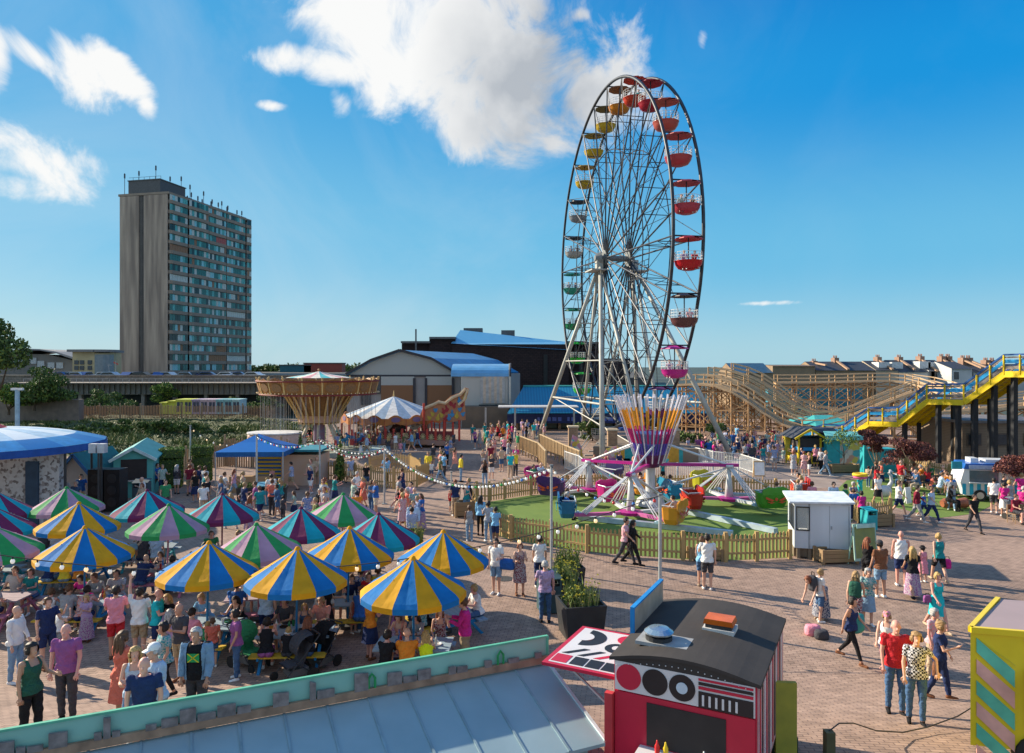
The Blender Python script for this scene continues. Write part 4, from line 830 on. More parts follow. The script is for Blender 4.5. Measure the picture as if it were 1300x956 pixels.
# ================================================================ ferris wheel
def ferris():
    D=65.0; X0=118*D/F; hz=H+137*D/F; Rw=15.35; a=1.387; p=Vector((math.cos(a),-math.sin(a),0)); ax=Vector((math.sin(a),math.cos(a),0)); wd=2.25
    base=Vector((X0,D,0)); t=thing('ferris_wheel','tall black rimmed ferris wheel with coloured gondolas on grey legs','ferris wheel',tuple(base)); o=base
    steel=P('wheel_steel',(.045,.05,.06),rough=.45,metal=.4,var=.25); hub=P('hub_steel',(.17,.18,.18),rough=.5,var=.25,metal=.2); leg=P('leg_grey',(.40,.40,.36),rough=.5,var=.15,scale=1)
    hc=Vector((X0,D,hz))
    def pt(ang,r,k): return hc+p*(r*math.cos(ang))+Vector((0,0,r*math.sin(ang)))+ax*(wd*k)
    n=24; ph=R(-2.5)
    for k in(0,1):
        m=MB(o); N_=96; pts=[pt(2*PI*i/N_,Rw,k) for i in range(N_+1)]; m.tube(pts,.13,8,False); m.build('rim',steel,t,True)
        m=MB(o); pts=[pt(2*PI*i/48,Rw*.62,k) for i in range(49)]; m.tube(pts,.045,6,False); pts=[pt(2*PI*i/48,Rw*.33,k) for i in range(49)]; m.tube(pts,.04,6,False); m.build('inner_ring',steel,t)
    for i in range(n):
        an=ph+2*PI*i/n
        for k in(0,1):
            m=MB(o); m.tube([pt(an+R(2)*0,.75,k),pt(an,Rw,k)],[.075,.06],6); m.build('spoke',steel,t)
        m=MB(o); m.tube([pt(an,Rw,0),pt(an,Rw,1)],.06,6); 
        m.build('cross_bar',steel,t)
        m=MB(o)
        for rr in(.62,.8): m.tube([pt(an,Rw*rr,0),pt(an,Rw*rr,1)],.035,6)
        m.tube([pt(an,Rw*.62,0),pt(an,Rw*.8,1)],.025,5); m.tube([pt(an,Rw*.62,1),pt(an,Rw*.8,0)],.025,5); m.tube([pt(an,Rw*.33,0),pt(an,Rw*.62,1)],.025,5)
        m.build('inner_truss',steel,t)
        m=MB(o); an2=an+2*PI/n; m.tube([pt(an,Rw*.62,0),pt(an2,Rw,0)],.028,5); m.tube([pt(an2,Rw*.62,1),pt(an,Rw,1)],.028,5); m.tube([pt(an,Rw*.33,0),pt(an2,Rw*.62,0)],.025,5); m.build('brace',steel,t)
    # hub
    m=MB(o); m.tube([hc-ax*.5,hc+ax*(wd+.5)],.26,16); 
    for k in(0,1): m.tube([hc+ax*(wd*k-.12),hc+ax*(wd*k+.12)],.75,24)
    m.tube([hc-ax*.95,hc-ax*.45],[.25,.6],16); m.build('hub',hub,t,False)
    # motor platforms with railings at both sides of the axle
    for s,oo in((-1,-.55),(1,wd+.55)):
        c=hc+ax*oo; m=MB(o); M_=Matrix((p,ax,Vector((0,0,1)))).transposed()
        m.box(c+Vector((0,0,-.6)),(.6,.6,1.0),M=M_); m.box(c+Vector((0,0,-1.15))+ax*s*.3,(2.2,1.4,.12),M=M_); m.build('bearing_block',leg,t)
        m=MB(o)
        for q in(-1.1,0,1.1):
            for w_ in(-.4,.95): m.bar(c+p*q+ax*s*w_+Vector((0,0,-1.1)),c+p*q+ax*s*w_+Vector((0,0,-.1)),.05)
        for zz in(-.1,-.6): m.bar(c-p*1.1+ax*s*.95+Vector((0,0,zz)),c+p*1.1+ax*s*.95+Vector((0,0,zz)),.05)
        m.build('platform_railing',steel,t)
    topf=hc-ax*.55+Vector((0,0,-.9)); topr=hc+ax*(wd+.55)+Vector((0,0,-.9))
    def foot(c,ip,ou): q=c+p*ip+ax*ou; return Vector((q.x,q.y,.15))
    feet=[(topf,foot(hc,9.6,-3.3)),(topf,foot(hc,-9.2,-4.1)),(topf,foot(hc,9,.6)),(topf,foot(hc,-9,.4)),(topr,foot(hc,9.2,7.6)),(topr,foot(hc,-9.2,6.6)),(topr,foot(hc,9,2.0)),(topr,foot(hc,-9,2.0))]
    for i,(a0,b0) in enumerate(feet):
        off=p*(.35 if i in(0,2,4,6) else -.35); m=MB(o); m.tube([a0+off,b0],[.17,.22] if i in(0,1,4,5) else [.13,.16],12); m.build('support_leg',leg,t,True)
    m=MB(o)
    def on(i,f): return feet[i][0].lerp(feet[i][1],f)
    for f in(.3,.52,.74):
        for a0,b0 in((0,2),(1,3),(4,6),(5,7)): m.tube([on(a0,f),on(b0,f)],.06,6)
    for f,g_ in((.3,.52),(.52,.74)):
        for a0,b0 in((0,2),(1,3),(4,6),(5,7)): m.tube([on(a0,f),on(b0,g_)],.045,6)
    m.tube([on(1,.74),on(0,.74)],.09,8); m.tube([on(5,.74),on(4,.74)],.09,8); m.tube([on(0,.52),on(1,.52)],.06,8)
    m.tube([on(3,.74),on(2,.74)],.06,8); m.tube([on(0,.74),on(3,.97)],.05,6); m.tube([on(1,.74),on(2,.97)],.05,6)
    m.build('leg_bracing',leg,t)
    for b0 in feet:
        q=b0[1]; m=MB(o); m.box((q.x,q.y,.1),(.9,.9,.2)); m.build('foot_plate',leg,t)
    # gondolas
    cols={0:('red',(.50,.012,.02)),1:('raspberry',(.42,.05,.08)),2:('pinkish red',(.42,.06,.07)),3:('salmon red',(.42,.09,.07)),4:('dark red',(.34,.012,.03)),5:('scarlet',(.50,.04,.015)),6:('orange',(.55,.20,.015)),7:('yellow',(.52,.36,.02)),8:('yellow',(.52,.36,.02)),9:('yellow',(.52,.38,.03)),10:('grey',(.22,.24,.26)),11:('pale grey',(.38,.38,.36)),12:('sea green',(.03,.30,.22)),13:('green',(.02,.28,.12)),14:('bright green',(.02,.45,.03)),15:('bright green',(.03,.40,.05)),16:('grey',(.25,.27,.27)),17:('grey',(.3,.3,.3)),18:('blue',(.02,.08,.35)),19:('blue',(.02,.08,.35)),20:('purple',(.12,.02,.12)),21:('purple',(.10,.02,.10)),22:('magenta',(.50,.02,.25)),23:('dark brown',(.13,.05,.05))}
    roofc={7:(.16,.12,.03),10:(.05,.055,.07),11:(.07,.075,.08),23:(.06,.035,.03),6:(.26,.10,.02),8:(.30,.22,.03),9:(.40,.26,.03)}
    for i in range(n):
        an=ph+2*PI*i/n; c=pt(an,Rw,.5); cn,cc=cols[i]; body=P('gondola_'+cn.replace(' ','_'),cc,rough=.3,var=.06); rf=P('gondola_roof_%d'%i,roofc.get(i,cc),rough=.45,var=.06)
        gnd=empty('gondola',tuple(c-o)); gnd.parent=t; gnd.rotation_euler=(0,0,a*-1)
        gnd['label']=f"{cn} gondola with round canopy"
        m=MB(); m.lathe([(.02,-.02),(.55,-.06),(.98,-.20),(1.0,-.27),(.93,-.27),(.5,-.14),(.02,-.1)],n=8,a0=R(22)); m.build('roof',rf,gnd)
        m=MB(); m.tube([(0,0,0),(0,0,-2.0)],.045,8); 
        m.build('pole',steel,gnd)
        m=MB(); m.lathe([(.35,-2.42),(.72,-2.30),(.92,-2.02),(.97,-1.78),(1.0,-1.76),(.93,-1.76),(.88,-2.0),(.66,-2.22),(.02,-2.28)],n=20); m.lathe([(.02,-2.44),(.35,-2.42)],n=20); m.build('basket',body,gnd,True)
        m=MB()
        for q in range(20):
            an_=2*PI*q/20; x,y=math.cos(an_),math.sin(an_); m.bar((x*.97,y*.97,-1.76),(x*.97,y*.97,-1.18),.022)
        for z in(-1.18,-1.38,-1.58): m.tube([(math.cos(2*PI*q/20)*.97,math.sin(2*PI*q/20)*.97,z) for q in range(21)],.018,5,False)
        m.build('cage_rail',P('cage_white',(.62,.63,.63)),gnd)
        m=MB(); m.lathe([(.25,-2.0),(.62,-1.95),(.62,-2.2),(.25,-2.2)],n=16); m.build('seat',P('gondola_seat',(.08,.05,.04)),gnd)
    return t,[(pt(ph+2*PI*i/n,Rw,.5)) for i in range(n)]
fw,GP_=ferris()
# ---- boarding platform, ramps and balustrades
def balustrade(m,a,b,h=1.0,step=.22,base=.12,w_=.06):
    a=Vector(a);b=Vector(b); L_=(b-a).length; n=max(1,int(L_/step)); u=Vector((0,0,1))
    for i in range(n+1): q=a.lerp(b,i/n); m.bar(q+u*base,q+u*h,w_*(1.8 if i%8==0 else 1))
    m.bar(a+u*h,b+u*h,.12,.07); m.bar(a+u*base,b+u*base,.08)
pt_=thing('boarding_platform','raised timber boarding deck with patchwork side panels beneath the wheel','platform',(10.5,62,0)); o=(10.5,62,0)
m=MB(o); m.prism([(6.4,56.5,0),(14.5,55,0),(16.5,64,0),(8.3,66,0)],(0,0,1.05)); m.build('deck',P('deck_timber',(.25,.20,.15),c2=(.18,.14,.11),scale=5,kind='corr'),pt_)
patch=voromat('patchwork_paint',[(.62,.30,.35),(.05,.45,.45),(.65,.40,.06),(.62,.55,.50),(.30,.14,.40),(.65,.52,.10),(.60,.25,.30)],3.2)
def pan(name,mt,pts,th=(0,.06,0),par=pt_,oo=o): m=MB(oo); m.prism(pts,th); return m.build(name,mt,par)
def prect(name,mt,x0,x1,y0,y1,d,par,oo):
    a=W(x0,y0,d);b=W(x1,y1,d); return pan(name,mt,[(a.x,d,b.z),(b.x,d,b.z),(b.x,d,a.z),(a.x,d,a.z)],par=par,oo=oo)
pan('patchwork_panel',patch,[W(721,590,54.3),W(741,590,54.3),W(739,570,54.3),W(733,555,54.3),W(727,552,54.3)])
pan('patchwork_panel',patch,[W(760,590,54.3),W(784,590,54.3),W(784,566,54.3),W(770,570,54.3)]); pan('patchwork_panel',patch,[W(836,590,53.6),W(850,590,53.6),W(848,574,53.6),W(843,568,53.6)])
ty=P('panel_ochre',(.45,.26,.03)); tl=P('panel_teal',(.02,.28,.30)); tp_=P('panel_pink',(.50,.22,.25))
for x0,x1,mt in((784,793,ty),(793,804,tl),(804,812,ty),(849,862,ty),(862,867,tl)): prect('painted_panel',mt,x0,x1,568,590,54.0,pt_,o)
for x0,x1,mt in((718,725,P('panel_orange',(.6,.25,.04))),(725,735,P('panel_turquoise',(.05,.45,.42))),(735,760,tp_),(760,800,P('panel_violet',(.25,.12,.28)))): prect('skirt_panel',mt,x0,x1,582,593,54.0,pt_,o)
for px,pt0 in((728,543),(778,547),(857,547)):
    a=W(px,590,57); m=MB(o); top=W(px,pt0,57).z; m.box((a.x,57.4,top/2),(.75,.75,top)); m.build('brick_pier',brickmat('pier_brick',(.42,.28,.18),(.34,.22,.14),(.2,.15,.1),.3,.1,vert=True) if 'pier_brick' not in MATS else MATS['pier_brick'],pt_)
    m=MB(o); m.box((a.x,57.4,top+.06),(.9,.9,.12)); m.build('pier_cap',P('pier_cap',(.5,.42,.3)),pt_)
timb=P('pale_timber',(.50,.37,.22),c2=(.40,.29,.17),scale=5,rough=.85)
def ramp_rail(name,label,px):
    t=thing(name,label,'railing',tuple(G(*px[0]))); m=MB(t.location)
    for (x0,y0),(x1,y1) in zip(px,px[1:]): 
        a=G(x0,y0);b=G(x1,y1); balustrade(m,a+Vector((0,0,.35)),b+Vector((0,0,.35)),1.15,.14,.1,.11)
        for k in range(7): m2=MB(t.location); q=a.lerp(b,k/6); m2.bar(q,q+Vector((0,0,.45)),.13); m2.build('stub_post',timb,t)
    m.build('balustrade',timb,t); return t
ramp_rail('ramp_railing','pale timber queue ramp railing nearest the arcade, left run',[(660,576),(683,587),(693,600)])
ramp_rail('ramp_railing','pale timber queue ramp railing running beside the wheel legs',[(685,573),(716,590),(736,600)])
m=MB(); 
t=thing('ride_steps','dark steel steps with handrails up to the wheel deck','steps',tuple(W(745,585,58)));o=t.location
for k in range(6): m=MB(o); q=W(738+k*5,583-k*5,57.5+k*.3); m.box((q.x+.6,q.y,q.z),(1.3,.3,.1)); m.build('step',P('step_grey',(.3,.3,.3)),t)
for s in(0,1): m=MB(o); m.tube([W(735+s*20,572,57),W(748+s*20,553,59)],.04,6); m.tube([W(735+s*20,578,57),W(748+s*20,560,59)],.03,6); m.build('handrail',P('rail_grey',(.4,.4,.4)),t)
# white steel barrier behind the ride
def barrier(name,label,px,h=1.1,c=None,step=.13,w_=.03):
    t=thing(name,label,'barrier',tuple(G(*px[0]))); m=MB(t.location); f=MB(t.location)
    for (x0,y0),(x1,y1) in zip(px,px[1:]):
        a=G(x0,y0);b=G(x1,y1); L_=(b-a).length; n=int(L_/step)
        for i in range(n): q=a.lerp(b,(i+.5)/n); m.bar(q+Vector((0,0,.12)),q+Vector((0,0,h)),w_)
        f.bar(a+Vector((0,0,h)),b+Vector((0,0,h)),.05); f.bar(a+Vector((0,0,.12)),b+Vector((0,0,.12)),.05)
        for i in range(int(L_/2.2)+1): q=a.lerp(b,min(1,i*2.2/L_)); f.bar(q,q+Vector((0,0,h+.08)),.07)
    c=c or P('barrier_white',(.62,.63,.62)); m.build('bars',c,t); f.build('frame',c,t); return t
barrier('steel_barrier','white steel bar barrier running behind the spinning car ride',[(742,604),(800,609),(860,610),(905,608),(950,604)])
barrier('steel_barrier','white queue barrier curving beside the coaster crowd',[(878,585),(905,592),(940,596),(968,606)])
barrier('steel_barrier','white mesh barrier panels left of the wheel steps',[(717,596),(735,603),(744,612)],1.3)
# ================================================================ twist ride with cars
def twist():
    ctr=Vector((7.3,37.8,0)); t=thing('spinning_car_ride','spinning car ride with striped light cone and three white armed clusters','fairground ride',tuple(ctr)); o=ctr
    wt=P('ride_white',(.60,.62,.64),rough=.35,var=.08); mg=P('ride_magenta',(.42,.02,.22),rough=.3,var=.1); dk=P('ride_dark',(.10,.01,.07),rough=.4)
    m=MB(o); m.lathe([(.8,.1),(.7,.4),(.26,.7),(.24,2.0),(.4,2.3),(.02,2.3)],ctr,20); m.build('centre_column',P('centre_art',(.35,.36,.37),c2=(.6,.6,.6),scale=2),t,True)
    m=MB(o); m.lathe([(.02,2.05),(.45,2.1),(.62,2.4),(.75,2.75),(.6,3.0),(.02,3.0)],ctr,24); m.build('cone_base',dk,t,True)
    m=MB(o); m.lathe([(.55,2.7),(1.0,3.9),(.9,3.9),(.5,2.7)],ctr,24); m.build('blue_drum',P('drum_blue',(.05,.22,.55),c2=(.35,.45,.7),scale=2),t)
    nb=30
    segs=[(0,.30,(.12,.08,.45)),(.30,.52,(.45,.02,.16)),(.52,.80,(.70,.30,.02)),(.80,1,(.62,.60,.66))]
    mats=[P('bar_%d'%i,c,rough=.35,var=.05) for i,(a,b,c) in enumerate(segs)]
    for i in range(nb):
        an=2*PI*i/nb; a=ctr+Vector((.52*math.cos(an),.52*math.sin(an),2.35)); b=ctr+Vector((1.85*math.cos(an),1.85*math.sin(an),5.85)); m=MB(o)
        for k,(f0,f1,c) in enumerate(segs): m.mi=k; m.tube([a.lerp(b,f0),a.lerp(b,f1)],.055,6)
        if i%2==0: m.mi=3; m.tube([ctr+Vector((.75*math.cos(an+.05),.75*math.sin(an+.05),2.35)),ctr+Vector((1.95*math.cos(an+.05),1.95*math.sin(an+.05),5.88))],.03,6)
        m.build('light_bar',mats,t)
    subs=[(4.4,40.9,2.0,R(15)),(11.5,38.0,2.15,R(40)),(5.7,34.4,2.25,R(-20))]
    carcols=[[('purple',(.28,.02,.14)),('violet',(.07,.03,.14)),('indigo',(.05,.04,.13)),('orange',(.62,.25,.03))],
             [('red',(.45,.03,.02)),('yellow green',(.45,.42,.03)),('green',(.08,.30,.03)),('sky blue',(.03,.25,.42))],
             [('blue',(.02,.13,.30)),('magenta',(.50,.02,.20)),('scarlet',(.40,.03,.02)),('orange',(.65,.28,.03))]]
    seats=[]
    angs=[(R(150),R(220),R(60),R(-25)),(R(5),R(100),R(-60),R(175)),(R(195),R(100),R(20),R(-55))]
    rad=[(3.0,2.6,2.9,2.6),(3.6,2.6,2.4,2.7),(2.9,2.7,3.1,2.4)]
    for si,(x,y,ht,ph) in enumerate(subs):
        c=Vector((x,y,0)); top=c+Vector((0,0,ht)); an0=math.atan2(y-ctr.y,x-ctr.x); u=Vector((math.cos(an0),math.sin(an0),0)); 
        m=MB(o); m.bar(ctr+Vector((0,0,2.25)),top+u*.5,.22,.16); m.build('main_arm',mg,t)
        m=MB(o); v=Vector((-u.y,u.x,0)); m.tube([ctr+v*.5+Vector((0,0,3.6)),top],.055,8); m.tube([ctr-v*.5+Vector((0,0,3.6)),top],.055,8); m.tube([ctr+v*.3+Vector((0,0,.8)),top-Vector((0,0,.1))],.05,8); m.build('stay_rod',wt,t)
        m=MB(o); m.tube([c+Vector((0,0,.35)),top],[.24,.08],14); m.lathe([(.02,.0),(.22,.04),(.25,-.1),(.02,-.12)],top,14); sp=m.build('cluster_post',wt,t,True)
        m=MB(o); m.lathe([(.02,.25),(.55,.3),(.6,.45),(.3,.5),(.02,.5)],c,18); m.build('cluster_hub',mg,t)
        for k in range(4):
            an=angs[si][k]; rd=rad[si][k]; e=c+Vector((math.cos(an)*rd,math.sin(an)*rd,.42)); d=Vector((math.cos(an),math.sin(an),0)); v=Vector((-d.y,d.x,0))
            m=MB(o); m.bar(c+Vector((0,0,.38)),e,.24,.14); m.build('sweep_arm',wt if k%3 else P('ride_pink_arm',(.55,.12,.32),var=.1),t)
            m=MB(o)
            for s in(-.28,-.1,.1,.28): m.tube([top+v*s*.3,e-d*.5+v*s+Vector((0,0,.05))],.028,6)
            m.build('tie_rod',wt,t)
            cn,cc=carcols[si][k]; r_=an+(.5 if k%2 else -.4); car=empty('car',tuple(e+d*.35-o)); car.parent=t; rot=an-PI/2+(.4 if k%2 else -.3); car.rotation_euler=(0,0,rot); car.scale=(.76,.76,.82); car['label']=f"{cn} tub car with painted flames"
            # tub: rounded box open at the top, outward = +y local; long side x
            body=P('tub_'+cn.replace(' ','_'),cc,rough=.25,var=.06)
            prof=[(-.95,.12),(-1.0,.55),(-.98,1.02)]
            m=MB(); q=[(.80,.40,-.02),(.95,.50,.25),(.98,.54,.75),(1.0,.56,.92),(.92,.48,.92),(.88,.46,.5),(.8,.36,.22)]; vs=[];fs=[]; nn=16
            for (rx,ry,z) in q:
                for j in range(nn):
                    a_=2*PI*j/nn; cx,sy_=math.cos(a_),math.sin(a_); e_=.45; vs.append((rx*math.copysign(abs(cx)**e_,cx),ry*math.copysign(abs(sy_)**e_,sy_),z))
            for i in range(len(q)-1):
                for j in range(nn): fs.append((i*nn+j,i*nn+(j+1)%nn,(i+1)*nn+(j+1)%nn,(i+1)*nn+j))
            fs.append(tuple(range(nn))[::-1]); fs.append(tuple((len(q)-1)*nn+j for j in range(nn))); m.add(vs,fs); m.build('tub',body,car)
            # taller backrest with scroll shoulders
            m=MB(); m.prism([(-.95,.45,.8),(.95,.45,.8),(.9,.45,1.15),(.5,.45,1.28),(0,.45,1.22),(-.5,.45,1.28),(-.9,.45,1.15)],(0,.10,0)); m.build('backrest',body,car)
            m=MB()
            for s in(-1,1): m.prism([(s*.15,.62,.5),(s*.75,.62,.72),(s*.78,.62,.60),(s*.35,.62,.42)],(0,.03,0)); m.prism([(s*.12,.62,.38),(s*.7,.62,.44),(s*.4,.62,.3)],(0,.03,0)); m.prism([(s*.15,-.59,.5),(s*.75,-.59,.72),(s*.78,-.59,.60),(s*.35,-.59,.42)],(0,.03,0)); m.prism([(s*.12,-.59,.38),(s*.7,-.59,.44),(s*.4,-.59,.3)],(0,.03,0))
            m.cyl((0,-.6,.55),.1,.04,12,Matrix.Rotation(R(90),3,'X')); m.cyl((0,.62,.55),.1,.04,12,Matrix.Rotation(R(90),3,'X'))
            acc=[(.7,.1,.03),(.7,.5,.05),(.05,.4,.45)][(si+k)%3] if cn not in('orange','yellow green') else (.45,.03,.03)
            m.build('flame_paint',P('flame_%d'%int(acc[0]*100),acc,rough=.3),car)
            m=MB(); m.tube([(-.9,-.45,.98),(-.9,.3,1.0)],.03,6); m.tube([(-.95,-.52,.95),(.95,-.52,.95)],.035,8); m.tube([(.9,-.45,.98),(.9,.3,1.0)],.03,6); m.build('lap_bar',wt,car)
            m=MB(); m.bb(.45,.85,-.95,-.55,-.05,.05); m.bb(.45,.85,-.8,-.6,.05,.12); m.build('footstep',P('step_pale',(.45,.6,.7)),car)
            seats.append((e+d*.35,rot,cn,si,k))
    # perimeter ground rails
    for a,b in(((735,660),(930,681)),((860,650),(985,678)),((662,612),(740,622)),((850,628),(1000,634))): m=MB(o); m.bar(G(*a)+Vector((0,0,.14)),G(*b)+Vector((0,0,.14)),.30,.22); m.build('ground_beam',P('beam_paleblue',(.42,.52,.58),rough=.4),t)
    return t,seats
tw,CARSEATS=twist()
# turf beneath
pts=[(594,639),(622,637),(641,634),(674,629),(767,624),(877,626),(985,632),(1070,632),(1082,662),(1002,708),(921,712),(867,710),(746,701),(650,686),(630,680),(612,662)]
m=MB((8,38,.008)); g=[G(*p) for p in pts]; m.poly([(p.x,p.y,.008) for p in g][::-1]); struct(m.build('artificial_turf',turf))
# picket fence
def picket(name,label,px,h=1.05,gap=.155,w_=.085,mt=None,posts=2.2,z=0):
    t=thing(name,label,'fence',tuple(G(*px[0]))); o=t.location; mt=mt or P('picket_timber',(.50,.34,.14),c2=(.38,.25,.11),scale=3,rough=.85); m=MB(o); r_=MB(o); rr=random.Random(len(px)); k=0
    for (x0,y0),(x1,y1) in zip(px,px[1:]):
        a=G(x0,y0);b=G(x1,y1); L_=(b-a).length; d=(b-a)/L_; n=max(1,int(L_/gap)); nrm=Vector((-d.y,d.x,0))
        for i in range(n):
            q=a+d*(i+.5)*L_/n; hh=h*rr.uniform(.97,1.03); zz=z+.06
            vs=[q+d*s*w_/2+nrm*e for e in(-.012,.012) for s in(-1,1)]; lo=[v+Vector((0,0,zz)) for v in vs]; up=[v+Vector((0,0,hh-.06)) for v in vs]; tp0=[q+nrm*e+Vector((0,0,hh)) for e in(-.012,.012)]
            m.add(lo+up+tp0,[(0,1,5,8,4),(3,2,6,9,7),(0,4,6,2),(1,3,7,5),(4,8,9,6),(8,5,7,9),(0,2,3,1)])
        for zz in(.3,.78): r_.bar(a+nrm*.03+Vector((0,0,zz*h)),b+nrm*.03+Vector((0,0,zz*h)),.04,.08,up=(0,0,1))
        np_=max(1,int(L_/posts+.5))
        for i in range(np_): q=a+d*i*L_/np_+nrm*.05; pm=MB(o); pm.bar(q,q+Vector((0,0,h+.08)),.13); pm.build('post',mt,t)
    m.build('pickets',mt,t); r_.build('rails',mt,t); return t
picket('picket_fence','long light wood picket fence curving around the spinning car ride',[(1002,709),(960,712),(921,713),(867,711),(800,707),(746,702),(700,694),(650,687),(630,680),(612,665),(600,650),(594,640),(605,637),(622,637),(641,634),(674,629),(720,626),(767,624),(820,625),(877,626),(930,629),(985,633),(1030,634)])
picket('picket_fence','short picket fence between the white booth and the wooden sign',[(1050,706),(1084,700)],1.0)
picket('picket_fence','queue picket fence behind the booth with the turquoise bin',[(1077,657),(1090,665),(1110,668),(1132,664),(1130,652)],1.1)
# ================================================================ swing carousel
def swing():
    c=Vector(((405-650)*62/F,62,0)); t=thing('chair_swing_ride','ornate gold wave swinger with inverted cone tower and hanging chairs','swing ride',tuple(c)); o=c
    gold=P('gold_carving',(.50,.25,.06),c2=(.16,.045,.02),scale=7,bump=.6,rough=.5); gold2=P('gold_pale',(.62,.42,.17),var=.2,scale=6); red=P('dark_red_trim',(.20,.03,.03)); 
    zt=H-4*62/F; n=20
    # striped tilt
    m=MB(o)
    for i in range(n):
        m.mi=i%4 if i%4<3 else 1; a0=2*PI*i/n;a1=2*PI*(i+1)/n; top=c+Vector((0,0,zt-.15)); q=[c+Vector((2.75*math.cos(a),2.75*math.sin(a),zt-.70)) for a in(a0,a1)]; w_=[c+Vector((1.1*math.cos(a),1.1*math.sin(a),zt-.45)) for a in(a0,a1)]; m.add([top,w_[0],w_[1],q[0],q[1]],[(0,1,2),(1,3,4,2)])
    m.build('canopy',[P('tilt_teal',(.06,.42,.45)),P('tilt_cream',(.70,.66,.58)),P('tilt_pink',(.60,.30,.33))],t)
    m=MB(o); m.sph(c+Vector((0,0,zt-.05)),.12,10); m.build('finial',gold,t)
    ro=5.0; z1=H-(484-HZ)*62/F+.15; z0=H-(500-HZ)*62/F
    m=MB(o); m.lathe([(2.6,z1-.2),(ro-.25,z1-.35),(ro-.25,z0+.1),(2.8,z0-.12),(1.9,z0-.1)],c,40); m.build('rounding_frame',red,t)
    for i in range(n):
        a0=2*PI*(i+.04)/n;a1=2*PI*(i+.96)/n; A=Vector((math.cos(a0),math.sin(a0),0));B=Vector((math.cos(a1),math.sin(a1),0)); r0=ro-.25; r1=ro+.1
        lo0,lo1=c+A*r0+Vector((0,0,z0+.05)),c+B*r0+Vector((0,0,z0+.05)); hi0,hi1=c+A*r1+Vector((0,0,z1-.05)),c+B*r1+Vector((0,0,z1-.05)); mid=(hi0+hi1)/2+Vector((0,0,.16)); nn=(A+B).normalized()
        m=MB(o); m.prism([lo0,lo1,hi1,mid,hi0],nn*.06); bd=m.build('rounding_board',gold,t)
        cc=(lo0+lo1+hi0+hi1)/4+nn*.1; u=(lo1-lo0).normalized(); v=(hi0-lo0).normalized(); m=MB(o); m.add([cc+u*math.cos(2*PI*k/12)*.58+v*math.sin(2*PI*k/12)*.36 for k in range(12)],[tuple(range(12))]); m.build('painted_medallion',P('medallion',(.04,.07,.08),c2=(.50,.22,.05),scale=9),bd)
        a2=2*PI*i/n; E=Vector((math.cos(a2),math.sin(a2),0)); m=MB(o); m.bar(c+E*(ro-.2)+Vector((0,0,z0-.05)),c+E*(ro+.12)+Vector((0,0,z1+.12)),.12); m.sph(c+E*(ro+.12)+Vector((0,0,z1+.18)),.08,8); m.build('pilaster',gold2,t)
    # inverted cone
    zc0=H-(537-HZ)*62/F; m=MB(o); m.lathe([(1.55,zc0),(1.65,zc0+.5),(2.0,zc0+1.2),(2.75,z0-.1),(2.8,z0)],c,28); m.lathe([(.02,zc0-.02),(1.55,zc0)],c,28); m.build('cone_tower',P('cone_brown',(.13,.065,.03),c2=(.34,.17,.05),scale=4,bump=.6),t)
    for i in range(24):
        a=2*PI*i/24; E=Vector((math.cos(a),math.sin(a),0)); m=MB(o); m.tube([c+E*1.66+Vector((0,0,zc0-.05)),c+E*1.74+Vector((0,0,zc0+.55)),c+E*2.1+Vector((0,0,zc0+1.2)),c+E*2.9+Vector((0,0,z0-.05))],[.07,.08,.08,.09],6)
        for k in range(12): f=k/12; q=c+E*(1.85+1.05*f**1.2)+Vector((0,0,zc0+.55+(z0-zc0-.6)*f)); m.box(q,(.12,.12,.10))
        m.build('light_rib',gold2,t)
    for zz,rr_ in((z0+.02,ro-.12),(z1-.1,ro+.14)):
        m=MB(o); m.tube([c+Vector((rr_*math.cos(2*PI*k/60),rr_*math.sin(2*PI*k/60),zz)) for k in range(61)],.07,6,False); m.build('dark_moulding',red,t)
    m=MB(o); [m.sph(c+Vector(((ro+.1)*math.cos(2*PI*k/80),(ro+.1)*math.sin(2*PI*k/80),z0+.16)),.05,6) for k in range(80)]; m.build('light_bulbs',P('bulb_cream',(.8,.65,.4)),t)
    m=MB(o); m.lathe([(1.6,zc0+.1),(1.75,zc0+.15),(1.75,zc0+.75),(1.7,zc0+.75)],c,28); m.build('cone_band',P('band_cream',(.55,.42,.3),c2=(.4,.15,.1),scale=4),t)
    # pylon legs and centre
    for i in range(8):
        a=2*PI*i/8+.2; E=Vector((math.cos(a),math.sin(a),0)); m=MB(o); m.bar(c+E*1.2+Vector((0,0,zc0)),c+E*2.5+Vector((0,0,.4)),.16); m.build('stand_leg',P('stand_cream',(.55,.48,.36)),t)
    m=MB(o); m.tube([c+Vector((0,0,.2)),c+Vector((0,0,zc0))],.5,14); m.build('centre_column',P('column_painted',(.35,.08,.08),c2=(.1,.2,.35),scale=3),t)
    m=MB(o); m.lathe([(.01,.35),(4.4,.35),(4.5,.28),(4.5,0)],c,36); m.build('platform',P('platform_teal',(.20,.34,.32),c2=(.4,.35,.25),scale=1),t)
    ch=[]
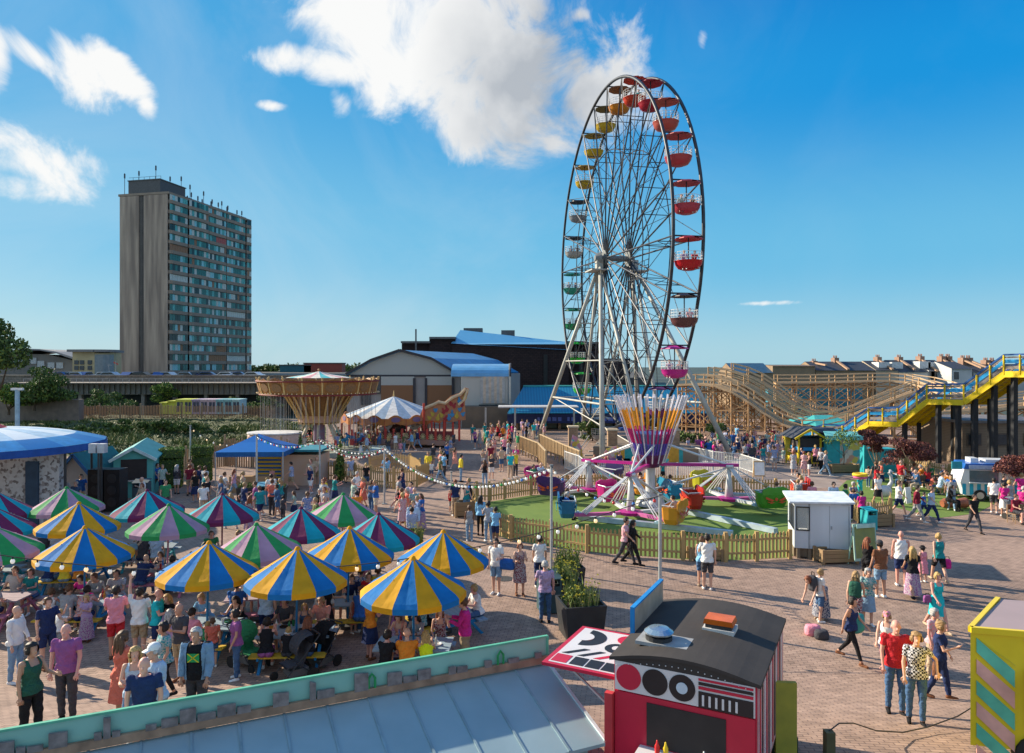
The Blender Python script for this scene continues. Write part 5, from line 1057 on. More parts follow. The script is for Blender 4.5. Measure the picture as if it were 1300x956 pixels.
    for i in range(28):
        a=2*PI*i/28; rr_=ro-.35 if i%2 else ro-1.25; E=Vector((math.cos(a),math.sin(a),0)); T_=Vector((-E.y,E.x,0)); q=c+E*rr_
        m=MB(o)
        for s in(-.2,.2):
            for e in(-.15,.15): m.bar(q+T_*s+E*e+Vector((0,0,z0)),q+T_*s*1.0+E*e+Vector((0,0,1.25)),.014)
        s_=m.build('chain',P('chain_grey',(.45,.45,.45)),t)
        m=MB(o); M_=Matrix((T_,E,Vector((0,0,1)))).transposed(); m.box(q+Vector((0,0,.92)),(.46,.40,.05),M=M_); m.box(q-T_*.21+Vector((0,0,1.12)),(.05,.40,.4),M=M_); m.box(q+Vector((0,0,1.2))+T_*.15,(.05,.40,.05),M=M_); m.build('swing_chair',P('chair_red',(.4,.05,.05)),t)
        ch.append((q,a))
    return ch
SW=swing()
# ================================================================ galloper carousel + thrill ride scenery
def carousel():
    d=70; c=Vector(((500-650)*d/F,d,0)); t=thing('carousel','roundabout with pale striped tent top and gold arched rounding boards','carousel',tuple(c)); o=c
    za=H-(503-HZ)*d/F; ze=H-(531-HZ)*d/F+.3; ro=4.95; n=24
    m=MB(o)
    for i in range(n):
        m.mi=i%2; a0=2*PI*i/n;a1=2*PI*(i+1)/n; top=c+Vector((0,0,za)); m.add([top,c+Vector((ro*math.cos(a0),ro*math.sin(a0),ze)),c+Vector((ro*math.cos(a1),ro*math.sin(a1),ze))],[(0,1,2)])
    m.build('canopy',[P('tilt_white',(.66,.66,.64)),P('tilt_blue',(.22,.32,.45))],t)
    m=MB(o); m.tube([c+Vector((0,0,za-.1)),c+Vector((0,0,za+.55))],[.10,.03],8); m.build('finial',P('gold_pale',(.62,.42,.17)),t)
    gold=P('gold_carving2',(.60,.26,.05),c2=(.28,.07,.05),scale=4,bump=.5); k=16
    for i in range(k):
        a0=2*PI*i/k;a1=2*PI*(i+1)/k; A=c+ro*1.02*Vector((math.cos(a0),math.sin(a0),0));B=c+ro*1.02*Vector((math.cos(a1),math.sin(a1),0)); nn=((A+B)/2-c).normalized(); zl=ze-.75
        pts=[A+Vector((0,0,zl+.1)),A.lerp(B,.5)+Vector((0,0,zl+.3)),B+Vector((0,0,zl+.1)),B+Vector((0,0,ze-.05))]+[B.lerp(A,.12+f*.76)+Vector((0,0,ze-.05+.38*math.sin(PI*f))) for f in(0,.2,.4,.6,.8,1)]+[A+Vector((0,0,ze-.05))]
        m=MB(o); m.prism(pts,nn*.07); b=m.build('rounding_board',gold,t)
        cc=(A+B)/2+nn*.1+Vector((0,0,ze-.1)); u=(B-A).normalized(); m=MB(o); m.add([cc+u*math.cos(2*PI*q/12)*.42+Vector((0,0,1))*math.sin(2*PI*q/12)*.24 for q in range(12)],[tuple(range(12))]); m.build('painted_panel',P('panel_mauve',(.30,.12,.20),c2=(.1,.14,.3),scale=5),b)
        m=MB(o); m.tube([A+Vector((0,0,.9)),A+Vector((0,0,ze-.3))],.07,8); m.build('pillar',P('pillar_red',(.45,.06,.05)),t)
    m=MB(o); m.lathe([(.02,.75),(ro,.75),(ro*1.03,.70),(ro*1.03,0)],c,40); m.build('platform',P('carousel_base',(.50,.26,.08),c2=(.16,.16,.22),scale=1.1),t)
    m=MB(o); m.lathe([(1.1,.75),(1.1,ze)],c,16); m.build('centre_drum',P('drum_dark',(.04,.035,.05),c2=(.35,.15,.08),scale=1.5),t)
    for i in range(14):
        a=2*PI*(i+.3)/14; q=c+3.3*Vector((math.cos(a),math.sin(a),0)); tdir=Vector((-math.sin(a),math.cos(a),0)); h=empty('horse',tuple(q-c)); h.parent=t; h.rotation_euler=(0,0,a)
        m=MB(); m.tube([(0,-.5,1.55),(0,-.2,1.6),(0,.25,1.62),(0,.55,1.85),(0,.72,2.15)],[.17,.22,.2,.15,.09],8); m.tube([(0,.68,2.15),(0,.98,2.0)],[.11,.06],8)
        for x,y in((-.1,-.4),(.1,-.4),(-.1,.3),(.1,.3)): m.tube([(x,y,1.5),(x,y+.15,1.2),(x,y,.95)],[.07,.05,.035],6)
        m.tube([(0,-.55,1.6),(0,-.75,1.3)],[.05,.03],6); m.build('body',P('horse_%d'%(i%4),[(.6,.55,.45),(.25,.12,.05),(.6,.6,.6),(.06,.05,.05)][i%4],rough=.3),h)
        m=MB(); m.tube([(0,0,.75),(0,0,ze-.2)],.03,6); m.build('pole',P('brass',(.55,.36,.1),metal=.7,rough=.3),h)
    return c
CAR=carousel()
def rideart():
    # thrill ride with raised carved back scenery and painted rail panels
    d=66; t=thing('caterpillar_ride','low undulating ride with red posts, fan painted railings and carved scenery wing','fairground ride',tuple(W(545,562,d)));o=Vector(W(545,562,d)); o.z=0; t.location=o
    gold=P('gold_carving2',(.60,.26,.05)); 
    prof=[(530,535),(537,518),(548,513),(556,508),(563,511),(572,503),(583,499),(590,492),(595,493.5),(594,500),(590,510),(591,533),(572,536),(552,534)]
    m=MB(o); m.prism([W(x,y,d) for x,y in prof],(0,.35,0)); w_=m.build('scenery_wing',P('carved_orange',(.62,.27,.12),c2=(.30,.12,.07),scale=1.1,bump=.6),t)
    m=MB(o); m.tube([W(x,y,d-.1) for x,y in((537,519),(548,514.5),(557,510.5),(565,512),(574,505),(584,501),(591,493.5))],.16,6); m.tube([W(594,494,d-.1),W(589,508,d-.1),W(582,514,d-.1)],.12,6); m.build('carved_edge',P('carved_cream',(.66,.48,.30)),w_)
    for i,(x,y) in enumerate(((553,521),(560,527),(567,519),(574,525),(556,530),(577,515),(584,520),(549,526),(563,522),(570,530),(580,527),(587,513),(588,526),(545,531),(572,512),(583,508),(590,504),(566,531))): m=MB(o); q=W(x,y,d-.05); m.add([q+Vector((math.cos(a)*.17*(1+.5*math.sin(3*a+i)),-.02,math.sin(a)*.27*(1+.4*math.cos(2*a+i)))) for a in[2*PI*k/12 for k in range(12)]],[tuple(range(12))]); m.build('painted_scroll',[P('scroll_blue',(.05,.22,.42)),P('scroll_ochre',(.5,.35,.05)),P('scroll_red',(.35,.03,.04))][i%3],w_)
    for x,y0,y1 in((538,512,548),(564,533,556),(583,533,560),(575,536,552),(548,534,550)): m=MB(o); m.tube([W(x,y0,d-.2),W(x,y1,d-.2)],.1,8); m.build('post',P('post_red',(.50,.06,.04)),t)
    # railing panels in front
    for i in range(12):
        x0=447+i*10.6;x1=x0+10.2; yb=560-2.4*math.sin(i/11*PI*1.0+.2); y0=549-(i>7)*1.5; q=[W(x0,yb,d-1),W(x1,yb,d-1),W(x1,y0,d-1),W(x0,y0,d-1)]; m=MB(o); m.prism(q,(0,.05,0)); pnl=m.build('rail_panel',P('rail_darkred',(.16,.03,.03)),t)
        cx=(x0+x1)/2; m=MB(o)
        for k in range(7): a=PI*(k+.5)/7; m.bar(W(cx,yb-1,d-1.05),W(cx+4.3*math.cos(a),yb-1-7.5*math.sin(a),d-1.05),.05)
        m.build('fan_rays',P('rays_cream',(.6,.5,.25)),pnl)
        m=MB(o); m.box(W(x0,(y0+yb)/2-1,d-1.05),(.2,.1,1.15)); m.build('rail_post',P('post_red',(.5,.06,.04)),t)
        m=MB(o); q=[W(x0,yb+6,d-1.2),W(x1+.4,yb+6,d-1.2),W(x1+.4,yb-.5,d-1.2),W(x0,yb-.5,d-1.2)]; m.prism(q,(0,.1,0)); m.build('skirt_board',P('skirt_gold',(.55,.24,.06),c2=(.14,.16,.25),scale=1.6),t)
    m=MB(o); a=W(447,560,d);b=W(575,560,d); m.bb(a.x,b.x,d-.9,d+3,.2,.85); m.build('platform',P('dark_deck',(.06,.05,.05)),t)
rideart()
# small juvenile roundabout in front
t=thing('small_roundabout','small children\'s roundabout with round pale blue base and horses','roundabout',tuple(G(458,573)));o=t.location
m=MB(o); c=Vector(o); m.lathe([(.01,.32),(2.2,.32),(2.25,.25),(2.25,0)],c,30); m.build('base',P('pale_blue_base',(.40,.58,.60)),t)
for i in range(8):
    a=2*PI*i/8; q=c+1.6*Vector((math.cos(a),math.sin(a),0)); m=MB(o); M_=Matrix.Rotation(a,3,'Z'); f=lambda x,y,z:q+M_@Vector((x,y,z))
    m.tube([f(0,-.4,1.05),f(0,0,1.1),f(0,.3,1.25),f(0,.45,1.5),f(0,.65,1.42)],[.13,.17,.14,.09,.06],8); [m.tube([f(x,y,1.0),f(x,y+.1,.6)],[.05,.03],6) for x,y in((-.08,-.3),(.08,-.3),(-.08,.25),(.08,.25))]; m.build('horse',P('juv_%d'%(i%3),[(.03,.12,.3),(.1,.05,.03),(.05,.3,.55)][i%3]),t)
    m=MB(o); m.tube([f(0,0,.3),f(0,0,2.3)],.025,6); m.build('pole',P('brass',(.55,.36,.1)),t)
m=MB(o); m.tube([c,c+Vector((0,0,2.0))],.12,8); m.build('frame',P('rail_grey',(.4,.4,.4)),t)
# ================================================================ wooden coaster
def coaster(name,label,pts,width=2.6,step=2.0,zmin=0,fill=True):
    pts=[Vector(p) for p in pts]; # resample
    out=[];acc=0; tot=[0]
    for a,b in zip(pts,pts[1:]): tot.append(tot[-1]+(b-a).length)
    n=max(2,int(tot[-1]/step)); 
    def at(s):
        for i in range(len(pts)-1):
            if s<=tot[i+1]+1e-6: return pts[i].lerp(pts[i+1],(s-tot[i])/(tot[i+1]-tot[i]))
        return pts[-1]
    P_=[at(tot[-1]*i/n) for i in range(n+1)]
    for _ in range(2): P_=[P_[0]]+[(P_[i-1]+P_[i]*2+P_[i+1])/4 for i in range(1,n)]+[P_[-1]]
    t=thing(name,label,'roller coaster',(P_[n//2].x,P_[n//2].y,0)); o=t.location
    wd=P('coaster_timber',(.66,.42,.22),c2=(.36,.21,.10),scale=1.4,rough=.9); dkw=P('coaster_deck',(.24,.21,.19),var=.25); rl=P('coaster_rail',(.60,.42,.25),var=.1)
    S_=[]
    for i in range(n+1):
        d=(P_[min(n,i+1)]-P_[max(0,i-1)]); d.z=0; d.normalize(); S_.append(Vector((-d.y,d.x,0)))
    w_=width/2
    for i in range(n+1):
        c=P_[i]; s=S_[i]; m=MB(o)
        for k in(-1,0,1):
            q=c+s*w_*k; m.bar((q.x,q.y,0),q,.13)
        for k in(-1,1): m.bar(c+s*w_*k,c+s*w_*k+Vector((0,0,1.15)),.11)
        z=.8
        while z<c.z-.3:
            m.bar((c.x+s.x*w_,c.y+s.y*w_,z),(c.x-s.x*w_,c.y-s.y*w_,z),.09)
            if z+1.9<c.z: m.bar((c.x+s.x*w_,c.y+s.y*w_,z),(c.x-s.x*w_,c.y-s.y*w_,z+1.9),.08)
            z+=1.9
        m.bar(c+s*(w_+.3)-Vector((0,0,.12)),c-s*(w_+.3)-Vector((0,0,.12)),.14,.2); m.build('trestle',wd,t)
    tr=MB(o);HR={-1:MB(o),1:MB(o)};BR={-1:MB(o),1:MB(o)};dk=MB(o)
    for i in range(n):
        a,b=P_[i],P_[i+1]; sa,sb=S_[i],S_[i+1]
        for k in(-1.1,-.55,.55,1.1): tr.bar(a+sa*w_*k+Vector((0,0,.05)),b+sb*w_*k+Vector((0,0,.05)),.16,.22)
        dk.add([a+sa*w_*1.05,b+sb*w_*1.05,b-sb*w_*1.05,a-sa*w_*1.05],[(0,1,2,3)])
        for k in(-1,1):
            hr=HR[k];br=BR[k]
            for hgt in(.6,1.1): hr.bar(a+sa*w_*k+Vector((0,0,hgt)),b+sb*w_*k+Vector((0,0,hgt)),.08,.13)
            z=.8; lim=min(a.z,b.z)
            while z<lim:
                br.bar((a+sa*w_*k).xy.to_3d()+Vector((0,0,z)),(b+sb*w_*k).xy.to_3d()+Vector((0,0,z)),.08,.12)
                z2=min(z+1.9,lim); 
                if z2>z+.5:
                    br.bar((a+sa*w_*k).xy.to_3d()+Vector((0,0,z)),(b+sb*w_*k).xy.to_3d()+Vector((0,0,z2)),.09); br.bar((b+sb*w_*k).xy.to_3d()+Vector((0,0,z)),(a+sa*w_*k).xy.to_3d()+Vector((0,0,z2)),.09)
                z+=1.9
    tr.build('track',rl,t); [HR[k].build('handrail',rl,t) for k in(-1,1)]; [BR[k].build('cross_bracing',wd,t) for k in(-1,1) if BR[k].v]; dk.build('track_deck',dkw,t)
Wd=lambda x,y,d:W(x,y,d)
coaster('wooden_coaster','timber scenic railway drop nearest the crowd, sweeping down from its crest',[Wd(866,489,80),Wd(888,488,79),Wd(905,484,78),Wd(925,488,77),Wd(948,505,76),Wd(972,524,75),Wd(1000,544,74),Wd(1020,552,73),Wd(1045,551,72),Wd(1075,540,71)])
coaster('wooden_coaster','second timber coaster lane dropping behind the nearest one',[Wd(903,478,85),Wd(925,479,84),Wd(945,483,83),Wd(968,500,82),Wd(1000,525,81),Wd(1030,541,80),Wd(1055,541,79),Wd(1085,527,78),Wd(1120,512,77),Wd(1160,498,76)])
coaster('wooden_coaster','high rear timber coaster lane dipping towards the terrace houses',[Wd(930,472,93),Wd(955,475,92),Wd(985,494,91),Wd(1015,520,90),Wd(1040,532,89),Wd(1062,530,88)])
coaster('wooden_coaster','level raised coaster run with lattice legs curving down by the houses',[Wd(985,486,101),Wd(1030,486,100),Wd(1080,485,99),Wd(1130,483,98),Wd(1165,485,96),Wd(1195,494,93),Wd(1215,503,90)],3.4,2.4)
coaster('wooden_coaster','tall timber lattice seen beneath the yellow staircase',[Wd(1135,530,66),Wd(1165,528,65),Wd(1200,526,64),Wd(1250,520,63),Wd(1330,512,62)],3.0,2.2)
# ================================================================ yellow and blue stair ramp
def stair():
    pts=[W(1018,571,66),W(1046,557,64),W(1070,558.5,62.5),W(1103,537,60),W(1140,538,57.5),W(1177,509,55),W(1224,510,52),W(1275,474,49.5),W(1340,474,46)]; pts[0].z=.15
    t=thing('slide_staircase','long yellow and blue raised staircase climbing to the right edge','staircase',(pts[4].x,pts[4].y,0)); o=t.location
    yl=P('stair_yellow',(.74,.52,.01),rough=.4,var=.1,scale=1.5); bl=P('stair_blue',(.01,.24,.52),rough=.35,var=.08); db=P('stair_darkblue',(.01,.07,.25),rough=.35); gy=P('stair_tread',(.17,.15,.14)); pk=P('post_black',(.02,.022,.026),rough=.5)
    d=(pts[-1]-pts[0]); d.z=0; d.normalize(); s=Vector((-d.y,d.x,0)); s=s if s.y>0 else -s; wd=2.6
    for a,b in zip(pts,pts[1:]):
        for k in(0,1,):
            m=MB(o); m.bar(a+s*wd*k-Vector((0,0,.06)),b+s*wd*k-Vector((0,0,.06)),.12,.42); m.build('stringer',yl,t)
        for k in(.33,.66): m=MB(o); m.bar(a+s*wd*k-Vector((0,0,.05)),b+s*wd*k-Vector((0,0,.05)),.12,.2); m.build('joist',yl,t)
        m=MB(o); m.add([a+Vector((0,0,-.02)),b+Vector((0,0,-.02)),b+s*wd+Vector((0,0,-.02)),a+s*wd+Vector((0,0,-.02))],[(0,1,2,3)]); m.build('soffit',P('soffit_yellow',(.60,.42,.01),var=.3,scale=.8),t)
        n=max(1,int((b-a).length/.32)); m=MB(o)
        for i in range(n):
            f=i/n; q=a.lerp(b,f)+Vector((0,0,.16)); q2=a.lerp(b,(i+1)/n)+Vector((0,0,.16)); m.add([q,q+(q2-q).xy.to_3d(),q+(q2-q).xy.to_3d()+s*wd,q+s*wd],[(0,1,2,3)]); m.add([q+(q2-q).xy.to_3d(),q2,q2+s*wd,q+(q2-q).xy.to_3d()+s*wd],[(0,1,2,3)])
        m.build('treads',gy,t)
        for k in(0,1):
            m=MB(o); u=Vector((0,0,1)); m.bar(a+s*wd*k+u*1.28,b+s*wd*k+u*1.28,.09,.12); m.build('handrail',db,t)
            m=MB(o); m.bar(a+s*wd*k+u*.83,b+s*wd*k+u*.80,.04,.24); m.build('rail_board',bl,t)
            m=MB(o); m.bar(a+s*wd*k+u*.40,b+s*wd*k+u*.40,.03,.22); m.bar(a+s*wd*k+u*1.10,b+s*wd*k+u*1.10,.03,.12); m.build('mesh_infill',gy,t)
            np_=max(1,round((b-a).length/1.3))
            for i in range(np_): q=a.lerp(b,i/np_)+s*(wd*k-.05*(1-2*k)); m=MB(o); m.bar(q+u*-.1,q+u*1.26,.09); m.build('baluster',yl,t)
    for px in (1143,1186,1210,1232,1256,1282,1306):
        for a,b in zip(pts,pts[1:]):
            pa=650+a.x*F/a.y; pb=650+b.x*F/b.y
            if pa<=px<pb:
                q=a.lerp(b,(px-pa)/(pb-pa)*a.y/(a.y+(b.y-a.y)*(px-pa)/(pb-pa)))
                for k in (.5,2.1): r_=q+s*k; m=MB(o); m.bar((r_.x,r_.y,0),(r_.x,r_.y,q.z-.12),.30 if k<1 else .24); m.build('support_post',pk,t)
                break
stair()
t=thing('clad_building','brown weatherboard building with small dark windows under the staircase','building',(33,55,0)); o=(33,55,0)
a=W(1222,600,54);b=W(1345,600,54); m=MB(o); m.bb(a.x,b.x,54,60,0,W(0,537,54).z); m.build('wall',P('weatherboard',(.30,.22,.15),c2=(.22,.16,.11),scale=2.6,kind='stripe'),t)
m=MB(o); m.bb(a.x-.3,b.x,53.6,60.5,W(0,537,54).z,W(0,537,54).z+.2); m.build('roof',P('shed_roof',(.20,.18,.17)),t)
for x in(1237,1271,1310): m=MB(o); p=W(x,558,53.9); m.box((p.x,53.95,p.z),(1.1,.12,.95)); u=m.build('window',P('frame_brown',(.15,.11,.08)),t); m=MB(o); m.box((p.x,53.87,p.z),(.9,.06,.75)); m.build('pane',P('win_dark',(.05,.06,.07)),u)
# ================================================================ parasols and picnic tables
YB=('yellow and blue',(.82,.41,.008),(.005,.20,.56)); PG=('green and pink',(.03,.36,.10),(.52,.32,.44)); MT=('maroon and turquoise',(.20,.025,.10),(.01,.42,.52))
def frame_mat(nm,c): return P('paint_'+nm,c,rough=.45,var=.12,scale=4)
def parasol(loc,sch,label,rz=0):
    nm,c1,c2=sch; t=thing('parasol',label,'parasol',tuple(loc),rz,'striped parasols over the picnic tables'); t.rotation_euler=(rng.uniform(-.035,.035),rng.uniform(-.035,.035),rz); n=14; Rr=1.27; za=2.80; zr=2.02
    mats=[P('canvas_'+nm.split()[0],c1,rough=.8,var=.16,scale=2.2,bump=.5),P('canvas_'+nm.split()[-1],c2,rough=.8,var=.16,scale=2.2,bump=.5)]
    for mm in mats:
        nt=mm.node_tree
        if 'Translucent BSDF' not in nt.nodes:
            b=nt.nodes['Principled BSDF']; tr=nt.nodes.new('ShaderNodeBsdfTranslucent'); mx=nt.nodes.new('ShaderNodeMixShader'); mx.inputs[0].default_value=.30
            nt.links.new(b.inputs['Base Color'].links[0].from_socket,tr.inputs[0]); nt.links.new(b.outputs[0],mx.inputs[1]); nt.links.new(tr.outputs[0],mx.inputs[2]); nt.links.new(mx.outputs[0],nt.nodes['Material Output'].inputs[0])
    m=MB(); v=MB()
    prof=[(.05,za),(.42,za-.225),(.85,za-.49),(1.17,zr+.10),(Rr,zr+.01)]
    for i in range(n):
        k=i%2; m.mi=k; v.mi=k; a0=2*PI*i/n;a1=2*PI*(i+1)/n; am=(a0+a1)/2; rows=[]
        for j,(r,z) in enumerate(prof):
            sag=.0 if j==0 else .022*math.sin(PI*j/4.4); cm=math.cos(PI/n)
            rows.append([(r*math.cos(a0),r*math.sin(a0),z),(r*cm*1.004*math.cos(am),r*cm*1.004*math.sin(am),z-sag),(r*math.cos(a1),r*math.sin(a1),z)])
        for A,B in zip(rows,rows[1:]):
            m.add(A+B,[(0,3,4,1),(1,4,5,2)])
        q=rows[-1]; lo=[(x*1.0,y*1.0,z-.13) for x,y,z in q]; v.add(q+lo,[(0,3,4,1),(1,4,5,2)])
    m.build('canopy',mats,t,False); v.build('valance',mats,t)
    m=MB(); m.lathe([(.001,za+.07),(.05,za+.05),(.085,za-.02),(.09,za-.06)],n=12); m.build('cap',mats[0],t,True)
    m=MB(); m.tube([(0,0,.05),(0,0,za)],.028,10); m.build('pole',frame_mat(*{'yellow':('blue',(.01,.16,.36)),'green':('pink',(.45,.18,.26)),'maroon':('maroon',(.22,.03,.08))}[nm.split()[0]]),t)
    m=MB()
    for i in range(n): a=2*PI*i/n; m.bar((0,0,za-.1),(Rr*.98*math.cos(a),Rr*.98*math.sin(a),zr),.018)
    for i in range(n): a=2*PI*i/n; m.bar((0,0,zr-.1),(Rr*.5*math.cos(a),Rr*.5*math.sin(a),zr+.44),.014)
    m.build('ribs',P('rib_wood',(.35,.33,.30)),t)
    m=MB(); m.lathe([(.01,.10),(.26,.09),(.28,0)],n=16); m.build('base',P('base_iron',(.05,.05,.05)),t)
    return t
def picnic(loc,rz,sch,label):
    nm=sch[0]; t=thing('picnic_table',label,'picnic table',tuple(loc),rz,'painted picnic tables under the parasols')
    ct,cbn,cl={'yellow':((.30,.42,.52),(.55,.36,.03),(.01,.20,.45)),'green':((.45,.35,.40),(.45,.16,.24),(.45,.16,.24)),'maroon':((.30,.38,.42),(.38,.30,.30),(.02,.30,.36))}[nm.split()[0]]
    tp=P('table_top_'+nm.split()[0],ct,c2=tuple(x*.7 for x in ct),scale=5); bn=P('bench_'+nm.split()[0],cbn,var=.2,scale=6); lg=P('table_leg_'+nm.split()[0],cl,var=.1)
    m=MB()
    for i in range(6): y=-.40+i*.135+.0; 
    for i in range(6):
        y=-.375+i*.15
        if abs(y)<.08: 
            m.bb(-.9,-.06,y-.07,y+.07,.71,.75); m.bb(.06,.9,y-.07,y+.07,.71,.75)
        else: m.bb(-.9,.9,y-.068,y+.068,.71,.75)
    m.build('table_top',tp,t)
    for s in(-1,1):
        m=MB(); m.bb(-.9,.9,s*.80-.14,s*.80-.005,.42,.46); m.bb(-.9,.9,s*.80+.005,s*.80+.14,.42,.46); m.build('bench',tp if s>0 else bn,t)
    for sx in(-.68,.68):
        for s in(-1,1):
            m=MB(); m.bar((sx,s*.25,.70),(sx,s*.88,0),.07,.07); m.build('leg',lg,t)
        m=MB(); m.bar((sx,-.95,.40),(sx,.95,.40),.05,.07); m.bar((sx,-.40,.69),(sx,.40,.69),.05,.05); m.build('crossbeam',lg,t)
    return t
PAR=[(87,617.5,PG,'farthest left, before the speaker stack'),(97,637,YB,'third row left, behind the nearer yellow one'),(107,667,YB,'front left, above the table with two women'),(190,620.6,MT,'beside the black bin by the green hut'),(212,639.5,PG,'middle left, between maroon and yellow ones'),(281.5,626,MT,'nearest the blue gazebo crowd'),(262,687,YB,'front row, second from the left'),(-6,623,MT,'at the left edge, farthest one'),(-12,640,MT,'at the left edge, second one'),(-5,664,PG,'at the left edge, nearest one'),(329,662.7,PG,'centre of the cluster, partly hidden'),(380.6,643.8,MT,'behind the centre of the cluster'),(433,625.4,PG,'farthest back on the right side'),(480,650,MT,'right side, back row beside the plaza'),(441,668,YB,'second row, right of the pink green one'),(376,694,YB,'front row, third from the left'),(561.6,672,YB,'rightmost of the cluster'),(525.5,705,YB,'nearest one, above the neon vest woman')]
TAB=[]
def G2(py,h):
    d=F*(H-h)/(py-HZ)
    for _ in range(30): d=.5*d+.5*F*(H-h-gz(d))/(py-HZ)
    return d
used=set()
for i,(px,py,sch,lb) in enumerate(PAR):
    d=G2(py,2.86); x=(px-650)*d/F; r0=rng.uniform(0,.44)
    parasol((x,d,gz(d)),sch,f"{sch[0]} striped parasol, {lb}",r0)
    rz=[.1,.15,0,.2,.1,.3,-.1,.2,.1,.0,.2,.1,.3,.2,.1,.05,-1.0,-.05][i]
    picnic((x,d,gz(d)),rz,sch,f"picnic table under the {sch[0]} parasol {lb}".replace('the left edge','left edge'))
    TAB.append((x,d,rz,sch))
# ================================================================ poles and festoons
def pole(px,pyb,ztop,label,name='lamp_post'):
    g=G(px,pyb); t=thing(name,label,'post',tuple(g)); m=MB(g); m.tube([g,g+Vector((0,0,ztop))],[.055,.045],10); m.build('pole',P('galvanised',(.42,.45,.46),metal=.3,rough=.45),t)
    m=MB(g); m.tube([g+Vector((0,0,ztop)),g+Vector((0,0,ztop+.06))],[.07,.07],10); m.build('cap',P('galvanised_dark',(.2,.22,.23)),t); m=MB(g); m.box(g+Vector((0,0,.02)),(.25,.25,.04)); m.build('foot_plate',P('galvanised_dark',(.2,.22,.23)),t); return g+Vector((0,0,ztop))
def ztop(pyb,pyt): return H-(pyt-HZ)*G(0,pyb).y/F
A1=pole(241.7,612,ztop(612,541),'slim grey festoon pole among the crowd by the hedges')
A2=pole(326,640,ztop(640,553),'grey festoon pole standing by the blue bin and black planters')
A3=pole(406,620,ztop(620,556),'grey festoon pole in front of the swing ride')
A4=pole(488,640,ztop(640,567),'grey festoon pole in front of the small roundabout')
A5=pole(700,727,ztop(727,592),'grey festoon pole beside the planters and picket fence')
A6=pole(838,790,ztop(790,629),'grey festoon pole behind the black roofed trailer')
A7=pole(573,636,ztop(636,600),'slim post beside the small wooden tub on the plaza')
t=thing('floodlight_mast','pale blue mast with twin floodlights behind the round tent','lamp post',tuple(G(22,600))); g=W(22,600,48); t.location=(g.x,48,0); o=t.location
m=MB(o); m.tube([Vector((g.x,48,0)),W(22,495,48)],.14,8); m.build('pole',P('mast_blue',(.30,.45,.55)),t)
for s in(-1,1): m=MB(o); q=W(22+s*4,494,48); m.box(q,(.35,.2,.15)); m.build('floodlight',P('lamp_pale',(.7,.7,.7)),t)
BULB=None
def festoon(label,a,b,sag,cols,n=None,r=.05,sp=.75):
    global BULB
    a=Vector(a);b=Vector(b);L_=(b-a).length;t=thing('festoon_lights',label,'string lights',tuple(a)); k=24; pts=[a.lerp(b,i/k)-Vector((0,0,sag*4*(i/k)*(1-i/k))) for i in range(k+1)]; m=MB(a); m.tube(pts,.014,5,False); m.build('cable',P('cable_dark',(.03,.03,.035)),t)
    n=n or int(L_/sp)
    if BULB is None:
        m=MB(); m.tube([(0,0,0),(0,0,-.09)],[.022,.022],8); BULB=(m,); 
    for i in range(n):
        f=(i+.5)/n; q=a.lerp(b,f)-Vector((0,0,sag*4*f*(1-f))); m=MB(); m.mi=1; m.tube([(0,0,0),(0,0,-.07)],.02,6); m.mi=0; m.sph((0,0,-.11),r,8,(1,1,1.15)); 
        bo=m.build('bulb',[cols[i%len(cols)],P('cable_dark',(.03,.03,.035))],t,True); bo.location=q-a
WH=P('bulb_white',(.75,.74,.68),rough=.15,var=.03,emit=.25); RD=P('bulb_red',(.6,.05,.05),rough=.15); GN=P('bulb_green',(.05,.4,.1),rough=.15); BU=P('bulb_blue',(.06,.2,.55),rough=.15); WM=P('bulb_warm',(.8,.55,.3),rough=.2,emit=.6)
festoon('festoon lights from the crowd pole to the blue gazebo',A1,W(318,556,A1.y-1),.7,[WM,WH],9)
festoon('multicoloured festoon lights between the bin pole and swing ride pole',A2,A3,.5,[WH,RD,WH,GN],22)
festoon('red and white festoon lights sagging in front of the small roundabout',A3,A4,.75,[RD,WH,WH,RD,WH],26)
festoon('second upper festoon line from the swing ride pole to the next pole',A3+Vector((0,0,-.02)),A4+Vector((0,.1,-.1)),.45,[WH,GN,WH,WH],20)
festoon('white festoon lights crossing the plaza to the fence pole',A4,A5,1.25,[WH,WH,WH,BU,WH,GN,WH],52,.055)
festoon('festoon lights from the fence pole to the trailer pole',A5,A6,.55,[WH,BU,WH,RD],12)
festoon('near festoon cable sagging low over the front parasols',A6,Vector((-14.2,17.3,3.15)),1.35,[WH,WH,WH,WM],34,.055)
